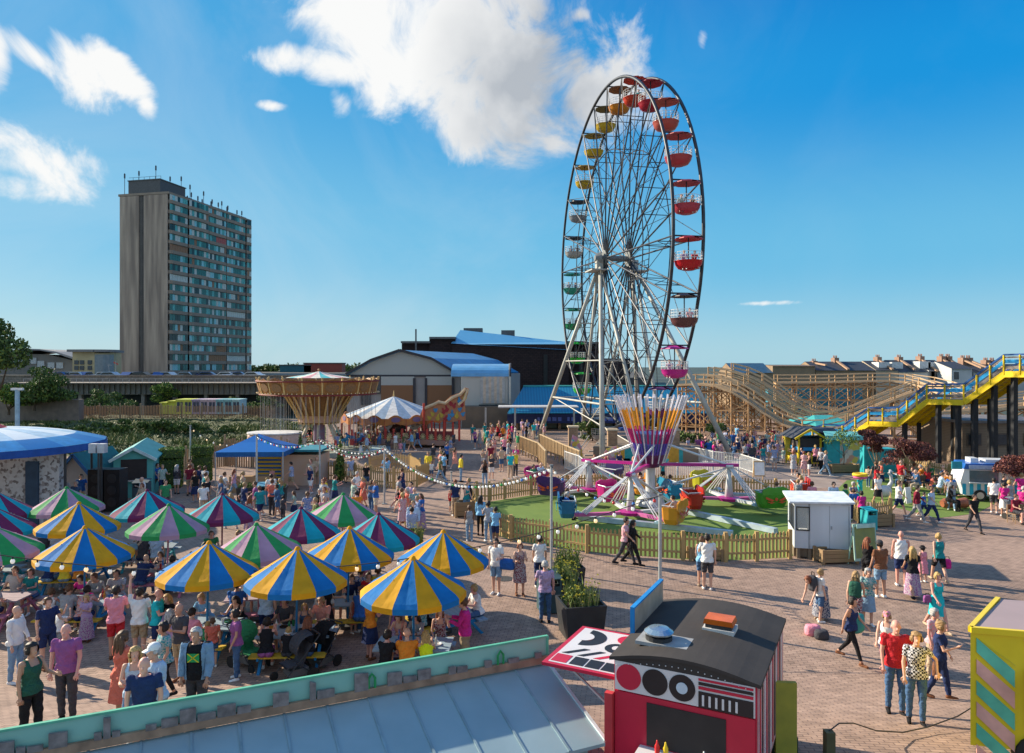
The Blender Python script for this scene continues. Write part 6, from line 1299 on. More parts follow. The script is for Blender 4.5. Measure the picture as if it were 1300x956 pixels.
# ================================================================ picket lawn extras: booth, planters, board
def booth():
    g=G(1003,712); c=G(1038,705); rz=R(-14); t=thing('ticket_booth','plain white wooden ticket booth with glazed window and flat roof','booth',(c.x,c.y,0),rz); w_,d_,h=1.9,1.9,2.15; z0=.42
    wt=P('booth_white',(.52,.57,.63),rough=.55,var=.10,scale=.9,kind='streak')
    x0=(1001-650)*c.y/F-c.x
    m=MB(); 
    W0,W1=-.95,1.05; D0,D1=-.75,1.15
    # walls: right/front blank wall, left wall with window opening
    m.bb(W0+.55,W1,D0,D0+.06,z0,h); m.bb(W1-.06,W1,D0+.06,D1,z0,h); m.bb(W0,W1,D1-.06,D1,z0,h); m.bb(W0,W0+.55,D0,D0+.06,z0,1.12); m.bb(W0,W0+.55,D0,D0+.06,2.0,h); m.bb(W0,W0+.06,D0,D0+.06,1.12,2.0); m.bb(W0,W0+.06,D0+.06,D1,z0,1.12); m.bb(W0,W0+.06,D0+.06,D1,2.0,h); m.bb(W0,W0+.06,.9,D1,1.12,2.0)
    m.build('wall',wt,t)
    m=MB(); m.prism([(W0-.2,D0-.15,h),(W1+.12,D0-.15,h+.06),(W1+.12,D1+.1,h+.12),(W0-.2,D1+.1,h+.06)],(0,0,.07)); m.build('roof',P('booth_roof',(.62,.68,.74)),t)
    f=MB(); f.bb(W0+.06,W0+.55,D0-.03,D0+.02,1.10,1.14); f.bb(W0+.06,W0+.55,D0-.03,D0+.02,1.98,2.02); f.bb(W0+.06,W0+.09,D0-.03,D0+.02,1.14,1.98); f.bb(W0+.52,W0+.55,D0-.03,D0+.02,1.14,1.98); f.bb(W0-.02,W0+.03,D0+.06,.9,1.10,1.14); f.bb(W0-.02,W0+.03,D0+.06,.9,1.98,2.02)
    u=f.build('window',P('window_black',(.02,.02,.02)),t)
    m=MB(); m.bb(W0+.09,W0+.52,D0+.0,D0+.012,1.14,1.98); m.build('pane',P('clear_glass',(.6,.65,.65),rough=.05,alpha=.25),u)
    m=MB(); m.bb(W0+.06,W1-.1,D0+.1,D0+.5,1.0,1.05); m.build('counter',P('counter_dark',(.05,.05,.05)),t); m=MB(); m.bb(W0+.2,W0+.5,D0+.15,D0+.35,1.05,1.12); m.build('papers',P('cloth_white',(.75,.75,.74)),t)
    m=MB(); m.bb(W0+.5,W0+.56,D0-.012,D0,z0,h); m.build('corner_trim',P('trim_grey',(.3,.33,.36)),t)
    m=MB(); m.bb(W1-.75,W1-.74,D0-.012,D0,z0,h-.05); m.bb(W1-.70,W1-.66,D0-.04,D0,1.2,1.32); m.bb(W1-.08,W1-.05,D0-.012,D0,z0,h-.05); m.build('door',P('trim_grey',(.3,.33,.36)),t); m=MB(); [m.bb(W0+.1+i*.4,W0+.22+i*.4,D0+.05,D0+.2,0,z0) for i in range(5)]; m.bb(W0,W1,D0+.2,D1,.05,z0); m.build('base',P('booth_base',(.22,.17,.12)),t)
booth()
oldw=P('old_planter_wood',(.34,.23,.12),c2=(.24,.16,.09),scale=3,rough=.9)
def trough(px,py,L_,D_,h,rz,label,name='planter_box',mt=None,soil=True,plants=0):
    g=G(px,py); t=thing(name,label,'planter',tuple(g),rz); mt=mt or oldw; m=MB()
    for k in range(3):
        z=.08+k*(h-.08)/3; dz=(h-.08)/3-.012; m.bb(-L_/2,L_/2,-D_/2,-D_/2+.04,z,z+dz); m.bb(-L_/2,L_/2,D_/2-.04,D_/2,z,z+dz); m.bb(-L_/2,-L_/2+.04,-D_/2+.04,D_/2-.04,z,z+dz); m.bb(L_/2-.04,L_/2,-D_/2+.04,D_/2-.04,z,z+dz)
    m.build('boards',mt,t)
    for sx in(-1,1):
        for sy in(-1,1): m=MB(); m.bb(sx*L_/2-.05,sx*L_/2+.05,sy*D_/2-.05,sy*D_/2+.05,0,h+.02); m.build('leg',mt,t)
    m=MB(); m.bb(-L_/2+.04,L_/2-.04,-D_/2+.04,D_/2-.04,.1,h-.08); m.build('soil',P('soil',(.05,.035,.025)),t); return t
trough(1061,714,1.35,.6,.55,.12,'empty wooden trough planter in front of the white booth')
trough(895,711,1.2,.45,.45,-.02,'long low wooden box against the picket fence behind the couple')
trough(1115,668,1.1,.6,.6,.2,'wooden planter at the end of the queue fence')
trough(1070,600,1.9,.7,.6,.1,'weathered wooden planter with slim tree by the turquoise kiosk')
trough(588,655,.9,.7,.75,.3,'small wooden tub at the tip of the picket fence')
def panelboard(px,py,w_,h,z0,rz,label,face,frame,name='sign_board',lean=.1,legs=True,extra=None):
    g=G(px,py); t=thing(name,label,'sign',tuple(g),rz); m=MB(); M_=Matrix.Rotation(-lean,3,'X')
    m.box((0,0,z0+h/2),(w_,.04,h),M=M_); b=m.build('panel',frame,t); m=MB(); m.box((0,-.025,z0+h/2),(w_*.88,.02,h*.84),M=M_); m.build('poster',face,t)
    if legs:
        for s in(-1,1): m=MB(); m.bar((s*w_*.45,.05,z0+h),(s*w_*.45,.35,0),.04); m.build('leg',frame,t)
    if extra: extra(t)
    return t
def bt(t):
    m=MB(); M_=Matrix.Rotation(-.1,3,'X'); m.box((0,-.045,1.48),(.8,.02,.14),M=M_); m.build('title_band',P('band_mint',(.35,.55,.50)),t)
panelboard(1098,718,1.0,1.35,.2,.25,'standing notice board with pale green frame and painted park picture',P('board_picture',(.30,.33,.08),c2=(.10,.16,.10),scale=3),P('board_frame',(.30,.48,.42)),extra=bt)
panelboard(964,616,.7,.95,.55,0,'blank white board on a timber frame by the ride queue',P('board_white',(.72,.74,.76)),P('board_timber',(.5,.33,.15)))
panelboard(1153,640,.45,.85,.05,.5,'small white pavement board beside the walking man',P('board_white',(.72,.74,.76)),P('cloth_white',(.7,.7,.7)))
def binn(px,py,c,label,s=.5,h=1.0,name='litter_bin'):
    g=G(px,py); t=thing(name,label,'bin',tuple(g),.2); m=MB(); m.bb(-s/2,s/2,-s/2,s/2,.04,h*.72); m.bb(-s/2,s/2,s/2-.06,s/2,h*.72,h*.9); m.bb(-s/2,-s/2+.05,-s/2,s/2-.06,h*.72,h*.9); m.bb(s/2-.05,s/2,-s/2,s/2-.06,h*.72,h*.9); m.build('body',c,t)
    m=MB(); m.prism([(-s/2-.02,-s/2-.02,h*.9),(s/2+.02,-s/2-.02,h*.9),(s/2+.02,s/2+.02,h),(-s/2-.02,s/2+.02,h)],(0,0,.03)); m.build('lid',c,t); m=MB(); m.bb(-s/2+.05,s/2-.05,-s/2+.01,s/2-.07,h*.7,h*.73); m.build('opening',P('bin_black',(.01,.01,.01)),t)
TQ=P('turquoise_paint',(.02,.34,.38),rough=.5); BKP=P('black_paint',(.03,.032,.035),rough=.5)
binn(1103,673,TQ,'turquoise litter bin by the queue fence beside the booth')
binn(180,640,P('bin_slate',(.05,.08,.10)),'dark slatted bin in front of the green beach hut',.75,1.3)
binn(336,641,P('bin_blue',(.05,.22,.33)),'teal blue litter bin between two black planters',.7,1.15)
binn(618,564,P('bin_green',(.03,.30,.08)),'green litter bin by the queue ramp')
binn(697,776,P('bin_darkteal',(.03,.07,.08)),'dark teal square bin beside the grey haired man in apron',.62,1.15)
# black planters with wild flowers
rr=random.Random(12)
def plants(loc,r,h,n,mats,label_name,parent,flower=None):
    m=MB(parent.location)
    for k in range(n):
        a=rr.uniform(0,2*PI); q=Vector(loc)+Vector((math.cos(a),math.sin(a),0))*r*rr.random()**.5; hh=h*rr.uniform(.5,1.1); d=Vector((rr.uniform(-.25,.25),rr.uniform(-.25,.25),1)); w_=rr.uniform(.012,.03); s=Vector((math.cos(a+1)*w_,math.sin(a+1)*w_,0)); m.mi=rr.choice((0,1,2)) if rr.random()>.25 or not flower else 0
        e=q+d*hh; mid=q+d*hh*.6+Vector((0,0,.05)); m.add([q-s,q+s,mid+s*1.4,mid-s*1.4,e],[(0,1,2,3),(3,2,4)])
        for j in range(3): c=q+d*hh*rr.uniform(.3,1); M_=Euler((rr.uniform(0,3),rr.uniform(0,3),0)).to_matrix(); m.add([c+M_@Vector(v)*rr.uniform(.03,.07) for v in((-1,0,0),(0,-.5,0),(1,0,0),(0,.5,0))],[(0,1,2,3)])
        if flower and rr.random()<.35: m.mi=3; m.add([e+Vector((x,y,z))*.03 for x,y,z in((-1,-.5,0),(1,-.5,0),(0,1,.5),(0,0,1.2))],[(0,1,2),(0,3,1),(1,3,2),(2,3,0)])
    m.build(label_name,mats+([flower] if flower else []),parent)
GG=[P('wild_green',(.16,.22,.05)),P('wild_dark',(.07,.12,.03)),P('wild_pale',(.26,.28,.10))]
def bplanter(px,py,s,h,label,ph=.9,fl=True,zr=.2):
    g=G(px,py); t=thing('black_planter',label,'planter',tuple(g),zr); m=MB(); a,b=s*.42,s*.5
    vs=[(-a,-a,.0),(a,-a,0),(a,a,0),(-a,a,0),(-b,-b,h),(b,-b,h),(b,b,h),(-b,b,h),(-b*.9,-b*.9,h),(b*.9,-b*.9,h),(b*.9,b*.9,h),(-b*.9,b*.9,h),(-b*.85,-b*.85,h-.1),(b*.85,-b*.85,h-.1),(b*.85,b*.85,h-.1),(-b*.85,b*.85,h-.1)]
    m.add(vs,[(0,1,5,4),(1,2,6,5),(2,3,7,6),(3,0,4,7),(4,5,9,8),(5,6,10,9),(6,7,11,10),(7,4,8,11),(8,9,13,12),(9,10,14,13),(10,11,15,14),(11,8,12,15)]); m.build('pot',BKP,t)
    m=MB(); m.bb(-b*.84,b*.84,-b*.84,b*.84,h-.16,h-.08); m.build('soil',P('soil',(.05,.035,.025)),t)
    e=empty('x',g); bpy.data.objects.remove(e)
    m=MB(); 
    tt=t; m=MB()
    pm=MB()
    for k in range(170):
        a_=rr.uniform(0,2*PI); q=Vector((math.cos(a_),math.sin(a_),0))*b*.9*rr.random()**.5+Vector((0,0,h-.1)); hh=ph*rr.uniform(.3,1.0); d=Vector((rr.uniform(-.35,.35),rr.uniform(-.35,.35),1)); w_=rr.uniform(.008,.02); s_=Vector((math.cos(a_+1)*w_,math.sin(a_+1)*w_,0)); pm.mi=rr.choice((0,1,2)); e=q+d*hh; mid=q+d*hh*.6; pm.add([q-s_,q+s_,mid+s_,mid-s_,e],[(0,1,2,3),(3,2,4)])
        for j in range(4): c=q+d*hh*rr.uniform(.2,.8); M_=Euler((rr.uniform(0,3),rr.uniform(0,3),0)).to_matrix(); pm.add([c+M_@Vector(v)*rr.uniform(.03,.06) for v in((-1,0,0),(0,-.5,0),(1,0,0),(0,.5,0))],[(0,1,2,3)])
        if fl and rr.random()<.3: pm.mi=3; pm.add([e+Vector(v)*.035 for v in((-1,-.5,0),(1,-.5,0),(0,1,.5),(0,0,1.2))],[(0,1,2),(0,3,1),(1,3,2),(2,3,0)])
    pm.build('plants',GG+[P('flower_yellow',(.75,.60,.05))],t)
bplanter(716,770,1.0,.85,'black tapered planter of yellow wildflowers behind the nearer one',.7)
bplanter(737,806,1.15,.95,'large black tapered planter of wildflowers nearest the trailer',.7)
bplanter(722,748,.9,.8,'black planter of tall green weeds below the festoon pole',.8)
bplanter(314,640,1.0,.95,'black planter with low heather left of the blue bin',.35,False); bplanter(352,640,1.0,.95,'black planter with low heather right of the blue bin',.35,False)
bplanter(528,705,.6,.4,'small pot of tall yellow weeds behind the parasols',1.0)
for i,(px,py,ht,lb) in enumerate(((381,606,3.0,'dark slender conifer right of the orange stall'),(432,612,2.8,'yellow green slender conifer by the small roundabout'))):
    g=G(px,py); tree('conifer',lb,g,.5,[(Vector((0,0,ht*f)),(.42*(1.1-f),.42*(1.1-f),ht*.16)) for f in(.2,.35,.5,.65,.8,.93)],[GREEN,YG][i],.06,.13,1500,40+i,'tree')
# topiary hedges
for px,py,w_,hh,lb in((218,618,1.25,2.35,'tall clipped hedge block with stepped top nearest the beach hut'),(257,612,1.15,2.3,'tall clipped hedge block beside the blue gazebo')):
    g=G(px,py); t=thing('topiary_hedge',lb,'hedge',tuple(g),.3); m=MB(); m.bb(-w_*.45,w_*.45,-.6,.6,0,hh*.72); m.bb(-w_*.5,w_*.5,-.65,.65,hh*.78,hh); m.build('core',P('hedge_core',(.05,.08,.02)),t)
    m=MB(); r2=random.Random(px)
    for k in range(4200):
        up=r2.random()<.35; z=r2.uniform(hh*.78,hh) if up else r2.uniform(.1,hh*.74); hx=w_*(.5 if up else .45); hy=.65 if up else .6; s=r2.choice((0,1,2,3)) if r2.random()<.75 else 4
        q={0:(r2.uniform(-hx,hx),-hy,z),1:(hx,r2.uniform(-hy,hy),z),2:(-hx,r2.uniform(-hy,hy),z),3:(r2.uniform(-hx,hx),hy,z),4:(r2.uniform(-hx,hx),r2.uniform(-hy,hy),hh if up else hh*.72)}[s]
        q=Vector(q)+Vector((r2.gauss(0,.03),r2.gauss(0,.03),r2.gauss(0,.03))); M_=Euler((r2.uniform(0,3),r2.uniform(0,3),r2.uniform(0,3))).to_matrix(); m.mi=r2.choice((0,0,1,2)); m.add([q+M_@Vector(v)*.055 for v in((-1,0,0),(0,-.6,0),(1,0,0),(0,.6,0))],[(0,1,2,3)])
    m.build('foliage',YG,t)
# ================================================================ left: round tent, huts, stage, gazebo
def tent():
    d=34; cx=(-22-650)*d/F; cy=d; Rr=(116-650)*d/F-cx; c=Vector((cx,cy,0)); t=thing('round_tent','big round blue and white tent roof at the left edge','tent',tuple(c)); o=c
    zr=H-(562-HZ)*d/F; zt=H-(543-HZ)*(d)/F; n=20
    blue=P('tent_blue',(.01,.14,.42),rough=.35,var=.05); pale=P('tent_white',(.68,.74,.78),rough=.4,var=.06); redm=P('tent_red',(.45,.03,.06))
    for nm,r0,r1,f0,f1,mm in(('roof_top',.05,.74,1,.80,pale),('roof_skirt',.74,1.0,.80,0,None)):
        m=MB(o); st=6
        for i in range(n):
            a0=2*PI*i/n;a1=2*PI*(i+1)/n; m.mi=i%2
            for k in range(st):
                def pz(f): r=(r0+(r1-r0)*f); return r*Rr, zr+(zt-zr)*(1-r**2.2)
                ra,za=pz(k/st); rb,zb=pz((k+1)/st)
                m.add([c+Vector((ra*math.cos(a0),ra*math.sin(a0),za)),c+Vector((ra*math.cos(a1),ra*math.sin(a1),za)),c+Vector((rb*math.cos(a1),rb*math.sin(a1),zb)),c+Vector((rb*math.cos(a0),rb*math.sin(a0),zb))],[(0,3,2,1)])
        m.build(nm,[pale,P('tent_white2',(.42,.56,.68),rough=.4)] if mm else [blue,P('tent_blue2',(.03,.21,.50),rough=.35)],t)
    m=MB(o); m.lathe([(Rr*1.0,zr),(Rr*1.005,zr-.32)],c,40); m.build('valance',P('valance_blue',(.01,.07,.30)),t)
    m=MB(o); m.lathe([(.02,zt+.35),(.5,zt+.3),(.9,zt+.1),(1.3,zt-.1)],c+Vector((-.2,0,0)),14); m.build('red_cap',redm,t)
    for i in range(10):
        a=2*PI*i/10+.35; q=c+Vector((Rr*.96*math.cos(a),Rr*.96*math.sin(a),0)); m=MB(o); m.tube([q,q+Vector((0,0,zr))],.06,8); m.build('post',BKP,t)
    # whitewashed wall under the roof
    m=MB(o); a=W(-60,0,32.5);b=W(75,0,32.5); zz=H-(569-HZ)*32.5/F; m.bb(a.x,b.x,32.5,32.9,0,zz); w_=m.build('wall',voromat('whitewash_flaking',[(.50,.47,.45),(.53,.51,.49),(.46,.43,.41),(.30,.26,.24),(.50,.48,.46),(.52,.49,.47),(.18,.15,.14)],9,rough=.9),t)
    m=MB(o); p=W(32,0,32.4);q=W(48,0,32.4); m.bb(p.x,q.x,32.4,32.5,0,H-(586-HZ)*32.4/F); m.build('door',P('door_slate',(.03,.06,.10)),t)
    for s,px in((0,119),(1,130)): m=MB(o); q=W(px,569,33); m.box(q,(.32,.3,.42)); m.build('hanging_speaker',P('speaker_white',(.5,.52,.55)),t)
    m=MB(o); m.bar(W(125,566,33),W(125,640,33),.06); m.build('speaker_post',BKP,t)
tent()
# speaker stack
t=thing('speaker_stack','tall black speaker cabinets standing between the sheds','speaker stack',tuple(G(137,648)),.0); 
for k,(x,w_) in enumerate(((-.42,.8),(.42,.8))):
    m=MB(); m.bb(x-w_/2+.01,x+w_/2-.01,-.4,.4,0,2.15); u=m.build('cabinet',P('speaker_black',(.012,.012,.014),rough=.6),t); m=MB()
    for z in(.5,1.1,1.7): m.cyl((x,-.41,z),.24,.02,18,Matrix.Rotation(R(90),3,'X'))
    m.build('speaker_cone',P('cone_grey',(.03,.03,.033),rough=.4),u)
m=MB(); m.bb(-1.7,-1.0,-.3,.3,0,.75); m.build('flight_case',P('case_black',(.02,.02,.025)),t)
def shed(label,x0,x1,py,yr,ye,depth,wallc,roofc,trim,name='beach_hut',rz=0,opening=True,cat='hut'):
    a=G(x0,py);b=G(x1,py); d=a.y; ze=H-(ye-HZ)*d/F; zr=H-(yr-HZ)*d/F; c=(a+b)/2; w_=(b.x-a.x); t=thing(name,label,cat,tuple(c),rz); m=MB(); wm=P('hutwall_'+name+str(int(x0)),wallc,c2=tuple(v*.85 for v in wallc),scale=5,kind='stripe')
    m.bb(-w_/2,w_/2,0,depth,0,ze); m.prism([(-w_/2,0,ze),(w_/2,0,ze),(0,0,zr)],(0,depth,0)); m.build('wall',wm,t); rm=P('hutroof_'+name+str(int(x0)),roofc,var=.15); ov=.2
    for s in(-1,1):
        m=MB(); k=(zr-ze)/(w_/2); m.add([(0,-ov,zr+.05),(s*(w_/2+ov),-ov,ze-ov*k+.05),(s*(w_/2+ov),depth+ov,ze-ov*k+.05),(0,depth+ov,zr+.05),(0,-ov,zr+.12),(s*(w_/2+ov),-ov,ze-ov*k+.12),(s*(w_/2+ov),depth+ov,ze-ov*k+.12),(0,depth+ov,zr+.12)],[(0,1,2,3),(4,5,6,7),(0,4,5,1),(1,5,6,2),(2,6,7,3)]); m.build('roof',rm,t)
        m=MB(); m.bar((0,-ov-.03,zr+.05),(s*(w_/2+ov),-ov-.03,ze-ov*k+.05),.05,.16); m.build('bargeboard',P('trim_'+name+str(int(x0)),trim),t)
    if opening:
        m=MB(); m.bb(-w_*.32,w_*.34,-.02,.0,1.0,ze-.0); m.build('hatch',P('hatch_dark',(.03,.025,.025)),t); m=MB(); m.bb(-w_*.36,w_*.38,-.3,0,.95,1.0); m.build('counter',P('counter_pale',(.45,.45,.42)),t)
    return t
t=shed('turquoise beach hut bar with pale gable and serving hatch',147,192,632,570,583,5.5,(.10,.42,.40),(.02,.28,.30),(.45,.60,.62),rz=.35)
t=shed('low shed with dark green roof and blue barge boards',78,112,636,578,598,3.5,(.30,.34,.38),(.03,.14,.15),(.02,.12,.35),name='garden_shed',opening=False,cat='shed')
# timber screen behind hedges
plankfence('timber_screen','pale timber plank screen behind the clipped hedges',G(196,606),G(300,590),0,1.6)
plankfence('timber_screen','pale timber wall at the back of the blue gazebo',G(285,592),G(372,596),0,2.1,.2)
def gazebo(label,px0,px1,pyb,yap,yev,depth,c,sideboards=True):
    a=G(px0,pyb);b=G(px1,pyb); d=a.y; w_=b.x-a.x; ze=H-(yev-HZ)*d/F; za=H-(yap-HZ)*d/F; cc=(a+b)/2; t=thing('gazebo',label,'gazebo',tuple(cc),.05); m=MB(); ap=(0,depth/2,za); q=[(-w_/2,0,ze),(w_/2,0,ze),(w_/2,depth,ze),(-w_/2,depth,ze)]
    qq=[(-w_/2*.45,depth*.28,ze+(za-ze)*.5),(w_/2*.45,depth*.28,ze+(za-ze)*.5),(w_/2*.45,depth*.72,ze+(za-ze)*.5),(-w_/2*.45,depth*.72,ze+(za-ze)*.5)]
    m.add([ap]+qq+q,[(0,1,2),(0,2,3),(0,3,4),(0,4,1),(1,5,6,2),(2,6,7,3),(3,7,8,4),(4,8,5,1)]); m.build('canopy',P('gazebo_blue',c,rough=.45,var=.05),t)
    m=MB(); 
    for i in range(4): u,v=Vector(q[i]),Vector(q[(i+1)%4]); m.add([u,v,v-Vector((0,0,.28)),u-Vector((0,0,.28))],[(0,1,2,3)])
    m.build('valance',P('gazebo_valance',tuple(x*.6 for x in c)),t)
    for x,y,z in q: m=MB(); m.bar((x*.97,y,0),(x*.97,y,ze),.05); m.build('leg',P('galvanised',(.42,.45,.46)),t)
    m=MB(); m.bb(-w_*.3,w_*.35,.1,.6,.0,.95); m.build('counter',P('counter_timber',(.30,.18,.09),c2=(.4,.26,.14),scale=3),t)
    return t
gazebo('blue pop-up gazebo bar with pointed roof',273,360,626,554,574,3.6,(.01,.16,.50))
# rail and striped stall behind the gazebo
t=thing('orange_stall','orange and white kiosk with yellow striped side right of the gazebo','stall',tuple(G(355,616))); m=MB(); m.bb(-1.5,.1,0,2.2,0,2.1); m.build('wall',P('stall_yellow',(.62,.45,.03),c2=(.02,.12,.4),scale=1.3,kind='stripe'),t); m=MB(); m.bb(.12,2.6,-.1,2,0,1.9); m.build('side_panel',P('stall_orange',(.55,.28,.12),c2=(.5,.45,.42),scale=.9),t); m=MB(); m.bb(-1.7,2.7,-.4,2.4,2.12,2.25); m.build('roof',P('stall_roof',(.02,.20,.26)),t)
t=thing('portable_cabin','pale rounded pink cabin behind the swing ride','cabin',tuple(G(338,588))); m=MB(); m.lathe([(.01,2.1),(2.0,2.1),(2.1,2.0),(2.1,0)],(0,2,0),20,sx=1.0,sy=.8); m.build('body',P('cabin_pink',(.52,.38,.33)),t); m=MB(); m.lathe([(.01,2.25),(2.15,2.2),(2.15,2.1),(.01,2.1)],(0,2,0),20,sx=1,sy=.8); m.build('roof',P('cabin_roof',(.6,.6,.6)),t)
picket('picket_fence','picket fence in front of the swing ride platform',[(352,612),(372,611),(394,610),(425,611),(450,614),(470,618),(500,621),(530,618),(545,610)],1.25)
picket('picket_fence','curved picket pen beside the caterpillar ride',[(470,600),(495,594),(520,597),(532,604),(535,612)],1.1)
# grey path strips
# ================================================================ right side: lawn, kiosks, ice cream van, trees
for i_,(px,py,lb) in enumerate(((700,640,'x'),(568,618,'small round drain cover on the plaza by the standing man'),(930,790,'round drain cover in the paving right of the black trailer'),(640,735,'square drain cover between the parasols and planters'),(1190,760,'round drain cover by the turquoise dressed woman'))):
    if lb=='x': continue
    g=G(px,py); m=MB(); m.cyl((0,0,.008),.32,.012,20); [m.bb(-.2+k*.1,-.16+k*.1,-.22,.22,.014,.018) for k in range(5)]; o=m.build('drain_cover',P('cast_iron',(.06,.055,.05),rough=.7)); o.location=g; tag(o,lb,'drain cover')
m=MB((20,42,.012)); g=[G(*p) for p in((1075,610),(1150,606),(1215,612),(1262,622),(1262,640),(1240,652),(1190,658),(1120,640),(1080,634),(1062,622))]; m.poly([(p.x,p.y,.012) for p in g][::-1]); struct(m.build('lawn',turf))
m=MB((20,48,.010)); g=[G(*p) for p in((860,592),(1010,577),(1078,582),(1120,600),(1060,606),(1075,618),(1000,622),(960,620),(905,610))]; m.poly([(p.x,p.y,.009) for p in g][::-1]); struct(m.build('asphalt_path',asph))
t=thing('striped_hut','yellow and black octagonal hut with blue band below the staircase','hut',tuple(G(1040,592))); 
m=MB(); m.bb(-1.5,1.5,0,2.6,0,.18); m.build('base',BKP,t); m=MB(); m.bb(-1.5,1.5,0,2.6,.18,.95); m.build('lower_wall',P('hut_yellow',(.62,.45,.01)),t); m=MB(); m.bb(-1.45,1.45,.05,2.55,.95,2.05); m.build('hatch',P('hut_black',(.03,.03,.035)),t); m=MB(); m.bb(-1.5,1.5,-.02,2.6,1.15,1.4); m.build('blue_band',P('stair_blue',(.01,.24,.52)),t)
for x in(-1.5,0.1,1.5): m=MB(); m.bb(x-.06,x+.06,-.05,.05,0,2.1); m.build('post',P('hut_yellow',(.62,.45,.01)),t)
m=MB(); m.add([(-1.9,-.3,2.05),(.4,-.3,2.05),(-.75,-.3,2.75),(-.75,3,2.75),(1.9,-.3,2.05),(1.6,1.3,2.75),(1.9,3,2.05),(-1.9,3,2.05)],[(0,2,3,7),(2,4,5),(2,5,3),(3,5,6),(4,6,5)]); m.build('roof',P('hut_roof_black',(.05,.055,.07)),t); m=MB(); m.bar((-1.9,-.32,2.05),(-.75,-.32,2.75),.08,.14); m.bar((-.75,-.32,2.75),(.4,-.32,2.05),.08,.14); m.bar((.4,-.32,2.05),(1.9,-.32,2.05),.08,.12); m.build('gable_trim',P('hut_yellow',(.62,.45,.01)),t)
t=thing('turquoise_kiosk','turquoise kiosk with scalloped canopy and patchwork front','kiosk',tuple(G(1070,594)),-.1)
m=MB(); m.bb(-1.1,1.9,0,2.2,0,2.35); m.build('wall',TQ,t); m=MB(); m.bb(-.2,1.85,-.03,0,.05,2.05); m.build('patchwork_front',voromat('kiosk_patch',[(.60,.50,.10),(.60,.56,.45),(.08,.40,.40),(.55,.30,.20),(.45,.45,.40)],2.6),t)
m=MB(); 
for i in range(12): a=-1.4+i*.3; m.prism([(a,-.6,2.35),(a+.28,-.6,2.35),(a+.28,-.6,2.15),(a+.14,-.6,2.05),(a,-.6,2.15)],(0,.03,0))
m.prism([(-1.4,-.6,2.35),(2.2,-.6,2.35),(2.1,0.2,2.6),(-1.3,.2,2.6)],(0,0,.05)); m.build('scalloped_canopy',P('canopy_mint',(.15,.50,.50)),t)
t=thing('turquoise_screen','turquoise storage box with slim post under the red tree','box',tuple(G(1118,606))); m=MB(); m.bb(-.9,1.0,0,1,0,1.9); m.build('body',TQ,t); m=MB(); m.bb(-1.15,-.95,-.1,.1,0,2.4); m.build('post',TQ,t)
t=thing('ticket_sign','yellow framed entrance sign at the foot of the staircase','sign',tuple(G(1005,588))); m=MB(); m.bb(-.5,.5,0,.08,.6,2.1); m.build('panel',P('sign_yellow',(.62,.50,.05)),t); m=MB(); [m.bb(x-.05,x+.05,0,.1,0,.6) for x in(-.4,.4)]; m.build('legs',P('sign_yellow',(.62,.5,.05)),t)
picket('picket_fence','picket fence along the staircase posts behind the seated crowd',[(1125,603),(1150,606),(1180,612),(1205,617),(1228,622)],1.3)
for i,(px,py,hh,R_,lb) in enumerate(((1161,616,2.0,1.75,'wide dark red maple on pale trunk behind the seated group'),(1113,612,2.4,1.35,'dark red maple beside the turquoise box'),(1296,640,2.1,1.7,'dark red maple at the right edge over the van'))):
    g=G(px,py); r2=random.Random(70+i); tree('red_maple',lb,g,hh,crownblobs((0,0,hh+.0),R_*.66,12,r2,(1.25,1,.6)),RED,.07,.11,5200,60+i,'tree',(.33,.26,.18))
g=G(1071,600); r2=random.Random(5); tree('young_tree','thin airy young tree growing from the weathered planter',g+Vector((0,0,.5)),1.6,crownblobs((0,0,1.8),.9,6,r2),YG,.035,.10,700,66,'tree')
for px,py,lb in((752,542,'leafy shrub behind the wheel steps'),(880,560,'green bush left of the coaster by the wheel')):
    g=G(px,py+18); r2=random.Random(px); tree('bush',lb,g,.8,crownblobs((0,0,1.1),1.3,7,r2,(1.3,1,.8)),GREEN,.08,.22,1300,px,'bush')
